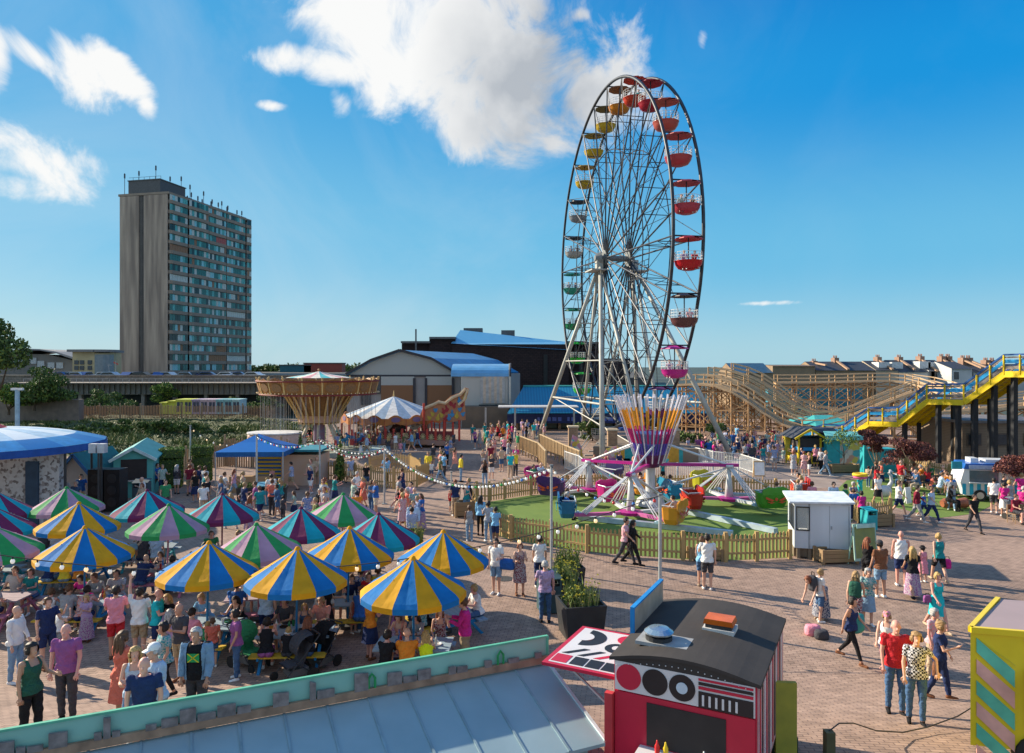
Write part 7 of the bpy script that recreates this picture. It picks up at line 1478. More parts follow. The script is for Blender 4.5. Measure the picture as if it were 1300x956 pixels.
def icevan():
    g=G(1262,634); t=thing('ice_cream_van','pale blue and white striped ice cream van under the red maple','van',tuple(g),R(-14)); bw=P('van_white',(.66,.68,.70),rough=.3,var=.04); bl=P('van_blue',(.02,.12,.42),rough=.3); 
    m=MB(); m.prism([(-1.75,-.85,.3),(-1.95,-.85,1.0),(-1.75,-.85,1.75),(1.6,-.85,1.75),(2.3,-.85,1.1),(2.35,-.85,.3)],(0,1.7,0)); m.build('body',bw,t)
    m=MB(); m.prism([(-1.8,-.9,1.75),(-1.7,-.9,2.05),(.9,-.9,2.1),(1.5,-.9,1.9),(1.6,-.9,1.75)],(0,1.8,0)); m.build('roof',bl,t)
    m=MB(); m.bb(-.6,.5,-.5,.5,2.06,2.25); m.bb(-1.3,-.9,-.4,.4,2.06,2.3); m.build('roof_pod',bw,t)
    m=MB()
    for i in range(9): x=-1.85+i*.36; m.bb(x,x+.18,-.87,-.85,.35,.95)
    m.build('blue_stripes',P('van_stripe',(.02,.35,.55)),t)
    m=MB(); m.bb(-1.5,-.1,-.875,-.85,1.05,1.68); u=m.build('serving_window',P('clear_glass_dark',(.10,.14,.16),rough=.1),t); m=MB(); m.bb(-1.55,-.05,-1.05,-.85,1.0,1.05); m.build('shelf',bw,u)
    m=MB(); m.bb(-1.55,.9,-.98,-.9,1.78,1.98); m.build('sign',P('sign_pale',(.55,.62,.68),c2=(.1,.2,.5),scale=9),t)
    m=MB(); m.add([(1.62,-.8,1.72),(2.28,-.8,1.14),(2.28,.8,1.14),(1.62,.8,1.72)],[(0,1,2,3)]); m.v=[(x+.012,y,z+.014) for x,y,z in m.v]; m.build('windscreen',P('car_glass',(.02,.03,.035)),t)
    for x in(-1.0,1.5):
        for y in(-.82,.82): m=MB(); m.cyl((x,y,.32),.32,.2,18,Matrix.Rotation(R(90),3,'X')); u=m.build('wheel',P('tyre',(.02,.02,.02)),t); m=MB(); m.cyl((x,y*1.13,.32),.19,.03,14,Matrix.Rotation(R(90),3,'X')); m.build('hubcap',P('hub_chrome',(.5,.5,.5),metal=.6,rough=.3),u)
    m=MB(); m.box((-2.15,-.95,1.95),(.55,.05,.42),rz=.2); m.build('price_flag',P('flag_teal',(.03,.3,.38)),t)
icevan()
t=thing('carved_log_seat','smooth reddish brown log seat on the lawn','seat',tuple(G(1213,646)),.1); m=MB(); m.tube([(-.75,0,.28),(-.6,0,.30),(0,0,.27),(.55,0,.31),(.75,0,.30)],[.18,.26,.21,.27,.17],14); m.build('log',P('log_red',(.30,.10,.05),var=.3,scale=4,rough=.4),t)
# swan boat & benches group on the lawn
t=thing('bench','dark bench behind the seated group by the lawn','bench',tuple(G(1180,622)),.1); m=MB(); m.bb(-1.6,1.6,-.2,.2,.42,.47); m.build('seat',P('bench_dark',(.10,.07,.05)),t); [MB().bb(x-.04,x+.04,-.2,.2,0,.42).build('leg',P('bench_dark',(.1,.07,.05)),t) for x in(-1.4,0,1.4)]
m=MB(); m.bb(-1.6,1.6,.18,.24,.5,.85); m.build('backrest',P('bench_dark',(.1,.07,.05)),t)
t=thing('swan_ride','pale swan shaped planter standing by the young tree','sculpture',tuple(G(1122,634)),.4); m=MB(); m.sph((0,0,.45),.34,14,(1.5,1,1)); m.tube([(.35,0,.6),(.62,0,.95),(.55,0,1.3),(.38,0,1.45),(.5,0,1.55),(.7,0,1.48)],[.14,.10,.08,.08,.09,.05],10); m.build('body',P('swan_grey',(.45,.47,.50)),t,True); m=MB(); m.tube([(.7,0,1.48),(.85,0,1.42)],[.04,.015],8); m.build('beak',P('beak_orange',(.6,.25,.03)),t)
# ================================================================ foreground trailers
def blacktrailer():
    zt=3.25; k=(H-zt)*F; 
    fl=Vector(((780-650)*(H-zt)/(822-HZ),k/(822-HZ),0)); fr=Vector(((961-650)*(H-zt)/(856-HZ),k/(856-HZ),0)); bl=Vector(((832-650)*(H-zt)/(766-HZ),k/(766-HZ),0))
    u=(fr-fl); Wt=u.length; u.normalize(); v=Vector((-u.y,u.x,0)); Dt=(bl-fl).dot(v); Dt=2.75; rz=math.atan2(u.y,u.x)
    t=thing('food_trailer','black roofed catering trailer with red, black and white circle artwork','trailer',(fl.x,fl.y,0),rz); n=14; rise=.15
    def rf(x): f=x/Wt; return zt-.12+rise*math.sin(PI*min(1,max(0,f)))**.8
    bk=P('roof_felt_black',(.028,.025,.024),c2=(.06,.052,.048),scale=1.6,rough=.85,bump=.5); wh=P('panel_white',(.62,.62,.64),rough=.4,var=.04); rd=P('panel_red',(.50,.015,.05),rough=.35,var=.05); bl_=P('panel_black',(.015,.015,.02),rough=.35)
    m=MB(); vs=[];
    for i in range(n+1): x=-.06+(Wt+.12)*i/n; z=rf(x); vs+=[(x,-.06,z),(x,Dt+.06,z),(x,-.06,z-.05),(x,Dt+.06,z-.05)]
    fs=[]
    for i in range(n): a=4*i; fs+=[(a,a+4,a+5,a+1),(a+2,a+3,a+7,a+6),(a,a+2,a+6,a+4),(a+1,a+5,a+7,a+3)]
    fs+=[(0,1,3,2),(4*n,4*n+2,4*n+3,4*n+1)]; m.add(vs,fs); m.build('roof',bk,t)
    m=MB(); pts=[(0,0,1.55)]+[(Wt*i/n,0,rf(Wt*i/n)-.06) for i in range(n+1)]+[(Wt,0,1.55)]; pts=[(0,0,1.55),(0,0,rf(0)-.06)]+pts[2:-2]+[(Wt,0,rf(Wt)-.06),(Wt,0,1.55)]; m.prism(pts,(0,Dt,0)); m.build('wall',rd,t)
    # black pediment
    z1=zt-.17; m=MB(); m.prism([(0.01,-.03,z1)]+[(Wt*i/n,-.03,max(z1+.01,rf(Wt*i/n)-.06)) for i in range(n+1)]+[(Wt-.01,-.03,z1)],(0,.025,0)); m.build('pediment',bk,t)
    m=MB(); [m.sph((Wt*(i+.5)/22,-.045,rf(Wt*(i+.5)/22)-.13),.010,6) for i in range(22)]; m.build('studs',P('stud_pale',(.6,.6,.6)),t)
    z0=z1-.42; m=MB(); m.bb(.02,Wt-.02,-.035,-.002,z0,z1); m.build('front_panel',wh,t)
    def dsc(x,z,r,mm,off,name='disc'): m=MB(); m.cyl((x,-.035-off,z),r,.012,36,Matrix.Rotation(R(90),3,'X')); m.build(name,mm,t)
    zc=z1-.205; dsc(.23,zc,.185,rd,.006,'red_disc'); dsc(.62,zc,.185,bl_,.006,'black_disc'); dsc(1.01,zc,.185,bl_,.006,'ring_disc'); dsc(1.01,zc,.08,P('panel_paleblue',(.5,.6,.7)),.014,'ring_centre')
    for i,(a,b,mm) in enumerate(((.02,.05,rd),(.07,.11,bl_),(.13,.17,rd),(.20,.42,bl_))):
        m=MB(); m.bb(1.24,Wt-.04,-.048,-.036,z1-b,z1-a); m.build('stripe',mm,t)
    m=MB(); 
    for i in range(int((Wt-1.4)/.09)): x=1.29+i*.09; m.bb(x,x+.03,-.056,-.05,z0+.03,z0+.18)
    m.build('white_bars',wh,t)
    m=MB(); m.bb(0.02,Wt-.02,-.03,-.001,1.6,z0-.02); m.build('serving_side',rd,t)
    m=MB(); m.bb(.5,Wt-.4,-.045,-.031,1.95,z0-.1); m.build('serving_hatch',P('hatch_dark',(.03,.025,.025)),t)
    m=MB(); m.bb(.4,Wt-.3,-.35,-.03,1.88,1.93); m.build('counter',wh,t)
    for k_,(xx,cn,cc) in enumerate(((.7,'red',(.6,.03,.03)),(.82,'yellow',(.8,.55,.03)),(1.35,'clear',(.55,.6,.6)),(1.5,'brown',(.2,.08,.03)))):
        q=Matrix.Rotation(rz,3,'Z')@Vector((xx,-.2,1.93))+Vector((fl.x,fl.y,0)); mb_=MB(); mb_.lathe([(.035,0),(.038,.13),(.018,.17),(.012,.21),(.001,.215)],(0,0,0),12); ob_=mb_.build('sauce_bottle',P('sauce_'+cn,cc,rough=.2),None,True); ob_.location=q; tag(ob_,f'{cn} sauce bottle on the black roofed trailer counter','bottle')
    # right side: vertical red white bars
    m=MB(); m.bb(Wt+.001,Wt+.02,.02,Dt-.02,1.6,zt-.2); m.build('side_panel',P('side_pink',(.50,.28,.30)),t)
    for i in range(int(Dt/.21)-1): y=.12+i*.21; m=MB(); m.bb(Wt+.02,Wt+.03,y,y+.06,1.7,zt-.25); m.build('side_bar',[rd,bl_,wh][i%3],t)
    # left side raised flap: horizontal artwork panel
    m=MB(); L0=-1.25; fz=zt-.55; m.bb(L0,-.02,.15,Dt-.85,fz,fz+.05); fp=m.build('raised_flap',rd,t); h=fz+.056
    m=MB(); m.bb(L0+.08,-.05,.22,Dt-.93,h-.005,h); m.build('flap_white',wh,fp)
    D2=Dt-.93
    def shape(nm,pts,mm,z): m=MB(); m.prism([(x,y,z) for x,y in pts],(0,0,.006)); m.build(nm,mm,fp)
    def circ(x,y,r,a0=0,a1=2*PI,k=24): return [(x+r*math.cos(a0+(a1-a0)*i/k),y+r*math.sin(a0+(a1-a0)*i/k)) for i in range(k+(0 if a1-a0>6.2 else 1))]
    shape('half_disc',circ(L0+.25,D2-.42,.36,-PI/2,PI/2),bl_,h); shape('half_disc_inner',circ(L0+.23,D2-.42,.17,-PI/2,PI/2),wh,h+.007); shape('red_disc',circ(-.28,D2-.24,.20),rd,h); shape('ring',circ(-.36,D2-.66,.20),bl_,h); shape('ring_inner',circ(-.36,D2-.66,.08),wh,h+.007)
    for i in range(3): x=L0+.25+i*.05; y=D2-1.3-i*.0; shape('diagonal',[(L0+.14+i*.27,.62),(L0+.24+i*.27,.62),(L0+.52+i*.27,.92),(L0+.42+i*.27,.92)],[bl_,bl_,rd][i],h)
    shape('red_square',[(L0+.1,.26),(L0+.36,.26),(L0+.36,.56),(L0+.1,.56)],rd,h)
    for i in range(3): a=L0+.41+i*.26; shape('black_square',[(a,.26),(a+.23,.26),(a+.23,.56),(a,.56)],bl_,h)
    for y in(.3,Dt-1.0): m=MB(); m.bar((-.02,y,fz-.6),(L0+.4,y,fz),.03); m.build('flap_strut',P('galvanised',(.42,.45,.46)),t)
    # upright board with blue edge at the left back corner
    m=MB(); m.bb(-.06,-.01,Dt*.36,Dt*.98,zt-.2,zt+.27); m.build('side_board',P('board_tan',(.42,.34,.25)),t); m=MB(); m.bb(-.07,0,Dt*.36-.0,Dt*.98,zt+.27,zt+.30); m.bb(-.07,0,Dt*.36-.03,Dt*.36,zt-.2,zt+.30); m.build('board_edge',P('edge_blue',(.01,.22,.55)),t)
    # roof vent with orange cover
    x,y=Wt*.62,Dt*.52; z=rf(x); m=MB(); m.bb(x-.24,x+.24,y-.19,y+.19,z-.03,z+.04); u=m.build('vent_frame',P('vent_white',(.6,.6,.58)),t); m=MB(); m.bb(x-.2,x+.2,y-.15,y+.15,z+.04,z+.11); m.build('vent_gap',BKP,u); m=MB(); m.prism([(x-.23,y-.17,z+.10),(x+.23,y-.17,z+.10),(x+.21,y-.17,z+.18),(x-.21,y-.17,z+.18)],(0,.34,0)); m.build('vent_cover',P('vent_orange',(.60,.12,.01),rough=.25),u)
    x,y=Wt*.28,Dt*.2; z=rf(x); m=MB(); m.bb(x-.35,x+.42,y-.22,y+.24,z-.02,z+.03); u=m.build('flue_plate',P('sealant_white',(.45,.47,.48),c2=(.2,.2,.2),scale=6),t); m=MB(); m.lathe([(.20,0),(.20,.06),(.14,.07),(.14,.1)],(x-.05,y,z+.03),18); m.build('flue_base',BKP,u); m=MB(); m.lathe([(.22,.10),(.22,.12),(.15,.17),(.01,.19)],(x-.05,y,z+.03),20); m.build('flue_cap',P('flue_steel',(.45,.52,.55),metal=.8,rough=.25),u)
    for x in(.5,Wt-.5): 
        for yy in(.3,Dt-.3): m=MB(); m.cyl((x,yy,1.45),.3,.18,16,Matrix.Rotation(R(90),3,'X')); m.build('wheel',P('tyre',(.02,.02,.02)),t)
    m=MB(); m.bb(.1,Wt-.1,.1,Dt-.1,1.45,1.56); m.build('chassis',BKP,t)
    m=MB(); m.bb(-.12,.0,-.1,.0,1.6,2.6); m.build('jerry_rail',P('rail_red',(.5,.04,.05)),t)
blacktrailer()
def yellowtrailer():
    zt=3.3; a=Vector(((1232-650)*(H-zt)/(799-HZ),F*(H-zt)/(799-HZ),0)); b=Vector(((1267-650)*(H-zt)/(761-HZ),F*(H-zt)/(761-HZ),0)); u=Vector((math.cos(R(-14)),math.sin(R(-14)),0)); rz=R(-14)
    t=thing('yellow_food_trailer','yellow catering trailer with pink and green diagonal stripes at the right edge','trailer',(a.x,a.y,0),rz); v=Vector((-u.y,u.x,0)); D=(b-a).dot(v); off=(b-a).dot(u); L_=4.2
    ye=P('trailer_yellow',(.82,.60,.02),rough=.35,var=.05); 
    m=MB(); m.prism([(0,0,1.5),(L_,0,1.5),(L_+off,D,1.5),(off,D,1.5)],(0,0,zt-1.53)); m.build('wall',ye,t)
    m=MB(); m.prism([(.04,.04,zt-.03),(L_,.04,zt-.03),(L_+off,D-.04,zt-.03),(off+.04,D-.04,zt-.03)],(0,0,.05)); m.build('roof',P('roof_mauve',(.40,.30,.30),c2=(.32,.25,.25),scale=2),t)
    m=MB(); m.bar((0,0,zt),(off,D,zt),.07,.09); m.bar((0,0,zt),(L_,0,zt),.07,.09); m.build('roof_rim',ye,t)
    gr=P('stripe_green',(.12,.52,.36),rough=.35); pk=P('stripe_pink',(.80,.42,.34),rough=.35)
    def para(x0,z0,x1,z1,w_,mm): m=MB(); m.prism([(x0,-.02,z0),(x0+w_,-.02,z0),(x1+w_,-.02,z1),(x1,-.02,z1)],(0,.015,0)); m.build('diagonal_stripe',mm,t)
    for i in range(3): para(.08+i*.0,zt-.12-i*.42,.62,zt-.5-i*.42,.0001,gr)
    for i in range(6):
        mm=gr if i%2==0 else pk; x=.08+i*.0; z=zt-.12-i*.33; m=MB(); m.prism([(.08,-.02,z),(.08,-.02,z-.22),(.60,-.02,z-.72),(.60,-.02,z-.46)],(0,.015,0)); m.build('diagonal_stripe',mm,t)
    for i in range(7):
        mm=pk if i%2==0 else gr; x=.72+i*.44; m=MB(); m.prism([(x,-.02,zt-.1),(x+.24,-.02,zt-.1),(x+.62,-.02,zt-.48),(x+.38,-.02,zt-.48)],(0,.015,0)); m.build('diagonal_stripe',mm,t)
    m=MB(); m.prism([(.75,-.75,zt-.88),(L_-.2,-.75,zt-.88),(L_-.2,-.02,zt-.58),(.75,-.02,zt-.58)],(0,0,.04)); m.build('raised_hatch',P('hatch_pale',(.45,.55,.58),rough=.3),t)
    m=MB(); m.bb(.75,L_-.2,-.02,.01,zt-1.5,zt-.6); m.build('serving_hatch',P('hatch_dark',(.03,.025,.025)),t)
    for s in (.8,L_-.3): m=MB(); m.bar((s,-.7,zt-.88),(s,-.02,zt-1.2),.03); m.build('strut',BKP,t)
    for x in(.9,3.0): m=MB(); m.cyl((x,.05,1.45),.3,.2,16,Matrix.Rotation(R(90),3,'X')); m.build('wheel',P('tyre',(.02,.02,.02)),t)
yellowtrailer()
# green patterned panel leaning right of the black trailer, and low black cable posts
t=thing('painted_panel','olive painted panel standing right of the black trailer','panel',(4.35,11.2,1.1),-.1); m=MB(); m.bb(-.22,.10,0,.08,.2,1.35); m.build('board',P('panel_olive',(.22,.24,.04),c2=(.5,.42,.05),scale=3.5),t); m=MB(); m.bb(-.25,.14,.08,.5,0,.45); m.build('base',P('base_darkgreen',(.03,.05,.03)),t)
t=thing('power_pillar','low olive power pillar right of the black trailer','pillar',(5.0,11.3,1.1)); m=MB(); m.bb(-.07,.07,-.07,.07,0,.55); m.build('body',P('pillar_olive',(.12,.11,.05)),t); m=MB(); m.tube([(0,0,.55),(.2,.1,.62),(.5,.25,.55),(1,.5,.3),(1.6,.8,.12),(2.2,1.1,.06),(2.9,1.4,.1),(3.5,1.6,.3),(4.0,1.7,.6)],.011,6); m.build('cable',BKP,t)
# mint fascia of the kiosk below the camera with driftwood skyline
def mint():
    A=W(695,808,12.3);B=W(355,867,10.5); B=W(355,867,F*(H-A.z)/(867-HZ)); d=(B-A); d.z=0; Ltot=d.length; d.normalize(); end=A+d*(Ltot+2.6); z=A.z; t=thing('seaside_kiosk','mint green kiosk fascia with driftwood skyline cutouts at the bottom edge','kiosk',(A.x,A.y,0)); o=t.location; n=Vector((d.y,-d.x,0)); n=n if n.y<0 else -n
    slope=(B.z-A.z)/Ltot; E=A+d*(Ltot+7); E.z=A.z; B2=Vector(E)
    m=MB(o); mint_=P('mint_board',(.20,.46,.39),c2=(.28,.56,.48),scale=2.5,rough=.5); m.prism([A,B2,B2-Vector((0,0,.42)),A-Vector((0,0,.42))],n*-.04); m.build('fascia',mint_,t)
    m=MB(o); m.bar(A+Vector((0,0,.01))-n*.0,B2+Vector((0,0,.01)),.05,.03); m.bar(A,A-Vector((0,0,.42)),.05,.04); m.build('fascia_edge',P('mint_edge',(.10,.42,.28)),t)
    m=MB(o); m.bar(A-Vector((0,0,.36))+n*.05,B2-Vector((0,0,.36))+n*.05,.05,.12); m.build('timber_rail',P('rail_drift',(.30,.20,.13),var=.3,scale=5),t)
    r2=random.Random(3); x=.15; dw=P('driftwood',(.20,.18,.17),var=.4,scale=8)
    while x<Ltot+6.5:
        w_=r2.uniform(.08,.26); h=r2.choice((.08,.12,.2,.28,.1,.16)); m=MB(o); p=A+d*x-Vector((0,0,.31))+n*.045; q=p+d*w_; m.prism([p,q,q+Vector((0,0,h)),p+Vector((0,0,h*r2.uniform(.85,1)))],n*.04); m.build('driftwood_block',dw,t); x+=w_+r2.choice((.02,.02,.06,.3))
    for xx in(.85,3.0): m=MB(o); p=A+d*xx+n*.06; m.tube([p-Vector((0,0,.3)),p-Vector((0,0,.15)),p+d*.05-Vector((0,0,.08)),p+d*.1-Vector((0,0,.15)),p+d*.1-Vector((0,0,.3))],.02,6); m.build('green_arch',P('arch_green',(.02,.28,.08)),t)
    # roof sheet in front
    p0=A-Vector((0,0,.45))+n*.02; p1=B2-Vector((0,0,.45))+n*.02; down=n*1.9-Vector((0,0,.45)); m=MB(o); m.prism([p0,p1,p1+down,p0+down],(0,0,-.05)); m.build('roof',P('kiosk_roof',(.34,.46,.50),c2=(.20,.29,.32),scale=1.3,rough=.45),t)
    m=MB(o)
    for k in range(1,17): a_=p0+d*k*.62; m.bar(a_+Vector((0,0,.006)),a_+down+Vector((0,0,.006)),.035,.02)
    m.build('roof_joint',P('joint_grey',(.22,.32,.36)),t); m=MB(o); m.bar(p0,p0+down,.05,.06); m.build('roof_edge',P('edge_pale',(.55,.65,.68)),t)
    m=MB(o); q0=p0+d*.15+n*.1-Vector((0,0,.62)); q1=p1+n*.1-Vector((0,0,.62)); m.prism([Vector((q0.x,q0.y,1)),Vector((q1.x,q1.y,1)),q1,q0],n*1.5); m.build('wall',P('kiosk_wall',(.28,.42,.42)),t)
mint()
# ================================================================ placed people
def head(px,py,s=1.72):
    """ground point below a head seen at this pixel for a person of height s"""
    d=G2(py,s); return Vector(((px-650)*d/F,d,gz(d)))
T=R
# (head px,py, stature m, rz deg, pose, who, hair, style, top, tk, bottom colour, kind, shoes, skin, place, hat)
FG=[
(39,817,1.66,70,'stand_easy','woman','dark','short','dark green','tank','black','trousers','black',1,'at the bottom left corner',None),
(84.7,793,1.78,10,'stand','man','bald',None,'purple','tee','charcoal','trousers','black',3,'at the bottom left',None),
(76,774,1.12,150,'photo','boy','blonde','short','white','tee','grey','shorts','white',0,'behind the man in purple',None),
(147,745,1.82,200,'hold','man','dark','short','pink','tee','red','shorts','brown',1,'standing beside the man in white',None),
(177,747,1.80,190,'armup','man','dark','short','white','tee','khaki','shorts','brown',0,'with one arm raised',None),
(154.7,803,1.66,160,'stand','woman','brown','long_hair','coral','tee','x','dress','white',1,'seen from behind in front of tables',None),
(172,822,1.62,20,'hold','woman','blonde','long_hair','pale blue','tank','denim','skirt','white',0,'beside the coral dress',None),
(183.5,835,1.72,15,'stand','man','bald',None,'navy','tee','beige','shorts','white',3,'with ring of grey hair, lowest at left',None),
(197.6,818,1.74,-30,'hold','man','grey','short','pale blue','tee','grey','shorts','white',0,'in white cap',('cap','white')),
(209,790,1.66,-40,'carry','woman','dark','bun','patterned teal','tee','black','leggings','black',1,'beside the bearded man',None),
(228.7,767,1.82,-20,'hold','man','bald',None,'charcoal','tee','khaki','shorts','brown',1,'by the front table',None),
(250,797,1.80,0,'stand','man','grey','short','black','tee','charcoal','trousers','black',1,'under an open pale denim shirt with cross flag',None),
(213,755,1.55,-15,'stand','girl','blonde','long_hair','black','tee','denim','shorts','white',0,'behind the bald man',None),
(280,782,1.15,120,'bend','child','brown','short','blue','tee','denim','shorts','white',0,'leaning to the front table',None),
(449,757,1.02,60,'stand','girl','blonde','short','coral','tank','x','dress','white',0,'between the front tables',None),
(630,684,1.80,-20,'stand_easy','man','dark','short','white','tee','pale denim','shorts','white',0,'carrying a blue holdall',None),
(596,642,1.50,190,'stand','girl','brown','short','grey','tank','pale denim','jeans','white',2,'at the tip of the picket fence',None),
(610,630,1.72,170,'stand','woman','dark','long_hair','sky blue','long','black','leggings','black',2,'by the picket fence',None),
(620,637,1.68,200,'hold','woman','dark','bun','striped navy','tee','pale denim','jeans','white',2,'by the picket fence tip',None),
(629,644,1.55,160,'stand','boy','dark','short','sky blue','tee','navy','shorts','white',2,'right of the fence group',None),
(660,690,1.68,10,'hold','woman','auburn','bun','patterned maroon','tank','x','dress','brown',0,'before the picket fence',None),
(685,681,1.72,180,'stand','woman','dark','short','white','tee','navy','trousers','white',1,'seen from behind near the fence pole',None),
(692,713,1.76,185,'stand_easy','man','grey','short','lilac','tee','denim','jeans','black',3,'in a navy apron at the planter',None),
(794,655,1.82,70,'walk','man','dark','short','patterned pink','tee','charcoal','jeans','black',1,'walking by the picket fence',None),
(803,659,1.70,75,'walk2','woman','dark','long_hair','black','long','black','trousers','black',1,'walking arm in arm by the fence',None),
(898,679,1.82,170,'stand_easy','man','dark','short','white','tee','charcoal','shorts','white',0,'before the long wooden box',None),
(891,682,1.66,150,'stand','woman','brown','bun','sky blue','tank','denim','shorts','beige',0,'half hidden beside the man in white',None),
(1041,723,1.52,95,'stand','girl','fair','short','white','tee','denim','shorts','white',0,'wearing a dark backpack on the plaza',None),
(1043,736,1.62,-65,'bend','woman','auburn','long_hair','patterned navy','tank','x','longdress','beige',0,'bending towards the pink bag',None),
(1086.5,724,1.66,150,'walk','woman','fair','long_hair','patterned maroon','tank','patterned maroon','leggings','brown',0,'wearing a dark backpack',None),
(1101.5,722,1.62,-10,'hold','woman','grey','short','patterned teal','tee','pale denim','skirt','white',0,'with folded arms',None),
(1081,756,1.66,40,'walk2','woman','dark','bun','navy','tank','black','leggings','brown',1,'carrying a big blue bag',None),
(1126,774,1.60,-35,'walk','girl','fair','ponytail','white','tank','navy','shorts','pink',0,'with pink bag',('cap','pink')),
(1137,788,1.80,-15,'hips','man','bald',None,'red','tee','denim','jeans','black',3,'in the right foreground',None),
(1163,803,1.66,-20,'hips','woman','fair','short','checked black','tee','denim','jeans','black',0,'right of the man in red',None),
(1185,773,1.64,30,'stand','woman','grey','short','patterned pink','tee','beige','trousers','white',3,'behind the navy dress',None),
(1193,788,1.66,55,'carry','woman','fair','bun','navy','tee','navy','trousers','brown',0,'holding a red cup and brown bag',None),
(1189.6,725,1.66,5,'walk','woman','blonde','short','turquoise','tank','turquoise','skirt','beige',3,'walking towards the camera',None),
(1192,676,1.68,175,'walk','woman','blonde','bun','teal','tank','black','shorts','beige',0,'walking away with a magenta bag',None),
(1172,694,1.22,190,'stand','girl','dark','short','pink','tank','x','dress','white',0,'in a dark hat',('hat','black')),
(1158.6,693,1.66,170,'walk2','woman','blonde','long_hair','black','tee','patterned purple','longskirt','black',1,'beside the pink dress girl',None),
(1144,675,1.84,160,'stand','man','bald',None,'white','tank','navy','shorts','white',3,'in the notice board group',None),
(1117.6,687,1.80,190,'stand','man','dark','short','brown','tee','pale denim','shorts','white',1,'in dark cap beside the notice board',('cap','charcoal')),
(1100.7,683,1.66,120,'hold','woman','auburn','long_hair','black','tee','black','shorts','black',1,'reading the notice board',None),
(1236.5,626,1.76,5,'walk','man','dark','short','black','tee','charcoal','jeans','black',1,'walking alone on the open plaza',None),
(1141,609,1.80,60,'walk','man','brown','short','white','tee','navy','shorts','white',0,'in open red sleeves crossing the lawn edge',None),
(1164,615,1.78,60,'walk2','man','dark','short','maroon','long','grey','trousers','white',0,'walking at the lawn edge',None),
(1172.7,624,1.25,50,'walk','boy','dark','short','blue','tee','navy','shorts','white',0,'walking between two adults',None),
(1182.6,617,1.72,40,'walk','man','brown','short','pale blue','tee','navy','trousers','white',0,'at the lawn edge',None),
(1092,605,1.2,0,'armup','child','brown','short','turquoise','tee','turquoise','trousers','white',0,'carrying a yellow ring on the head',None),
(1115,601,1.68,0,'walk','woman','dark','bun','white','tee','black','skirt','black',0,'near the weathered planter',None),
(1262,607,1.76,150,'stand','man','dark','short','white','tee','charcoal','shorts','white',0,'at the ice cream van hatch',None),
(1275,613,1.66,160,'stand','woman','dark','bun','magenta','tee','white','skirt','white',1,'beside the ice cream van',None),
(1013,609,1.60,150,'stand','woman','fair','short','grey','tee','denim','shorts','white',0,'in the queue behind the booth, leftmost',None),
(1031,612,1.66,160,'stand','woman','brown','bun','pink','tee','navy','shorts','white',0,'in the queue behind the booth',None),
(1058,612,1.75,0,'stand','man','dark','short','pale blue','tee','navy','jeans','white',0,'in the queue behind the booth',None),
(1073,615,1.66,90,'stand','woman','dark','short','green','tee','black','trousers','white',0,'in the queue behind the booth',None),
(1083,612,1.68,10,'hold','woman','grey','short','patterned navy','tee','beige','trousers','white',0,'in the queue behind the booth',None),
(1084,621,1.5,180,'stand','boy','brown','short','blue','tee','navy','trousers','white',0,'in the queue seen from behind',None),
(1094,624,1.55,175,'stand','woman','dark','bun','magenta','tee','black','trousers','black',0,'in the queue seen from behind',None),
(496,574,1.74,0,'stand','man','bald',None,'beige','tee','khaki','trousers','brown',0,'x',None),
]
FG=FG[:-1]
made={}
for r in FG:
    px,py,s,rz,pose,who,hair,style,top,tk,bot,bk,sh,sk,place,hat=r
    sc=s/(1.72); loc=head(px,py,s if pose!='bend' else s*.62 if who=='child' else s*.72)
    o=person(loc,R(rz),pose,who,hair,style,top,tk,bot,bk,sh,place,s=sc,lod=0 if loc.y<31 else 1,skin=sk,hat=hat[0] if hat else None,hatc=hat[1] if hat else 'navy')
    made[(round(px),round(py))]=o
# shirt flag on the man in black
fm=made[(250,797)]; D_=body_data('stand','m',0); Vf=D_['V']; 
ymin=lambda x0,x1,z0,z1: min(v[1] for v in Vf if x0<v[0]<x1 and z0<v[2]<z1 and v[1]>-.2)
YC=Vf[(np.abs(Vf[:,0])<.11)&(Vf[:,2]>1.18)&(Vf[:,2]<1.36)&(D_['reg']==0)][:,1].min()
def decal(name,pts,mm,par,off=.02):
    vs=[]; 
    for x,z in pts:
        vs.append((x,YC-off,z))
    m=MB(); m.add(vs+[(a,b+.004,c) for a,b,c in vs],[tuple(range(len(vs))),tuple(range(len(vs),2*len(vs)))]); m.build(name,mm,par)
gy=P('flag_gold',(.72,.58,.02)); gg=P('flag_green',(.02,.35,.10))
decal('shirt_print',[(-.10,1.20),(.10,1.20),(.10,1.34),(-.10,1.34)],gg,fm,.022)
decal('shirt_print',[(-.10,1.20),(-.075,1.20),(.10,1.34),(.075,1.34)],gy,fm,.028); decal('shirt_print',[(.075,1.20),(.10,1.20),(-.075,1.34),(-.10,1.34)],gy,fm,.028)
# open overshirt on him: sleeves and side panels
oe=garment('stand','m',0,'long'); 
D0=D_; msk=((D0['reg']==0)&(D0['T'][:,2]>-.10)&(D0['T'][:,2]<.535)&~((D0['T'][:,1]<0)&(np.abs(D0['T'][:,0])<.105)))|(D0['reg']==5)|((D0['reg']==6)&(D0['t']<.9)); me=shell(D0,msk,.034,'overshirt'); ov=bpy.data.objects.new('overshirt',me); COL.objects.link(ov); ov.parent=fm; setm(ov,cloth('pale denim'))
am=made[(692,713)]; m=MB(); m.bb(-.17,.17,.10,.13,.62,1.12) if False else None
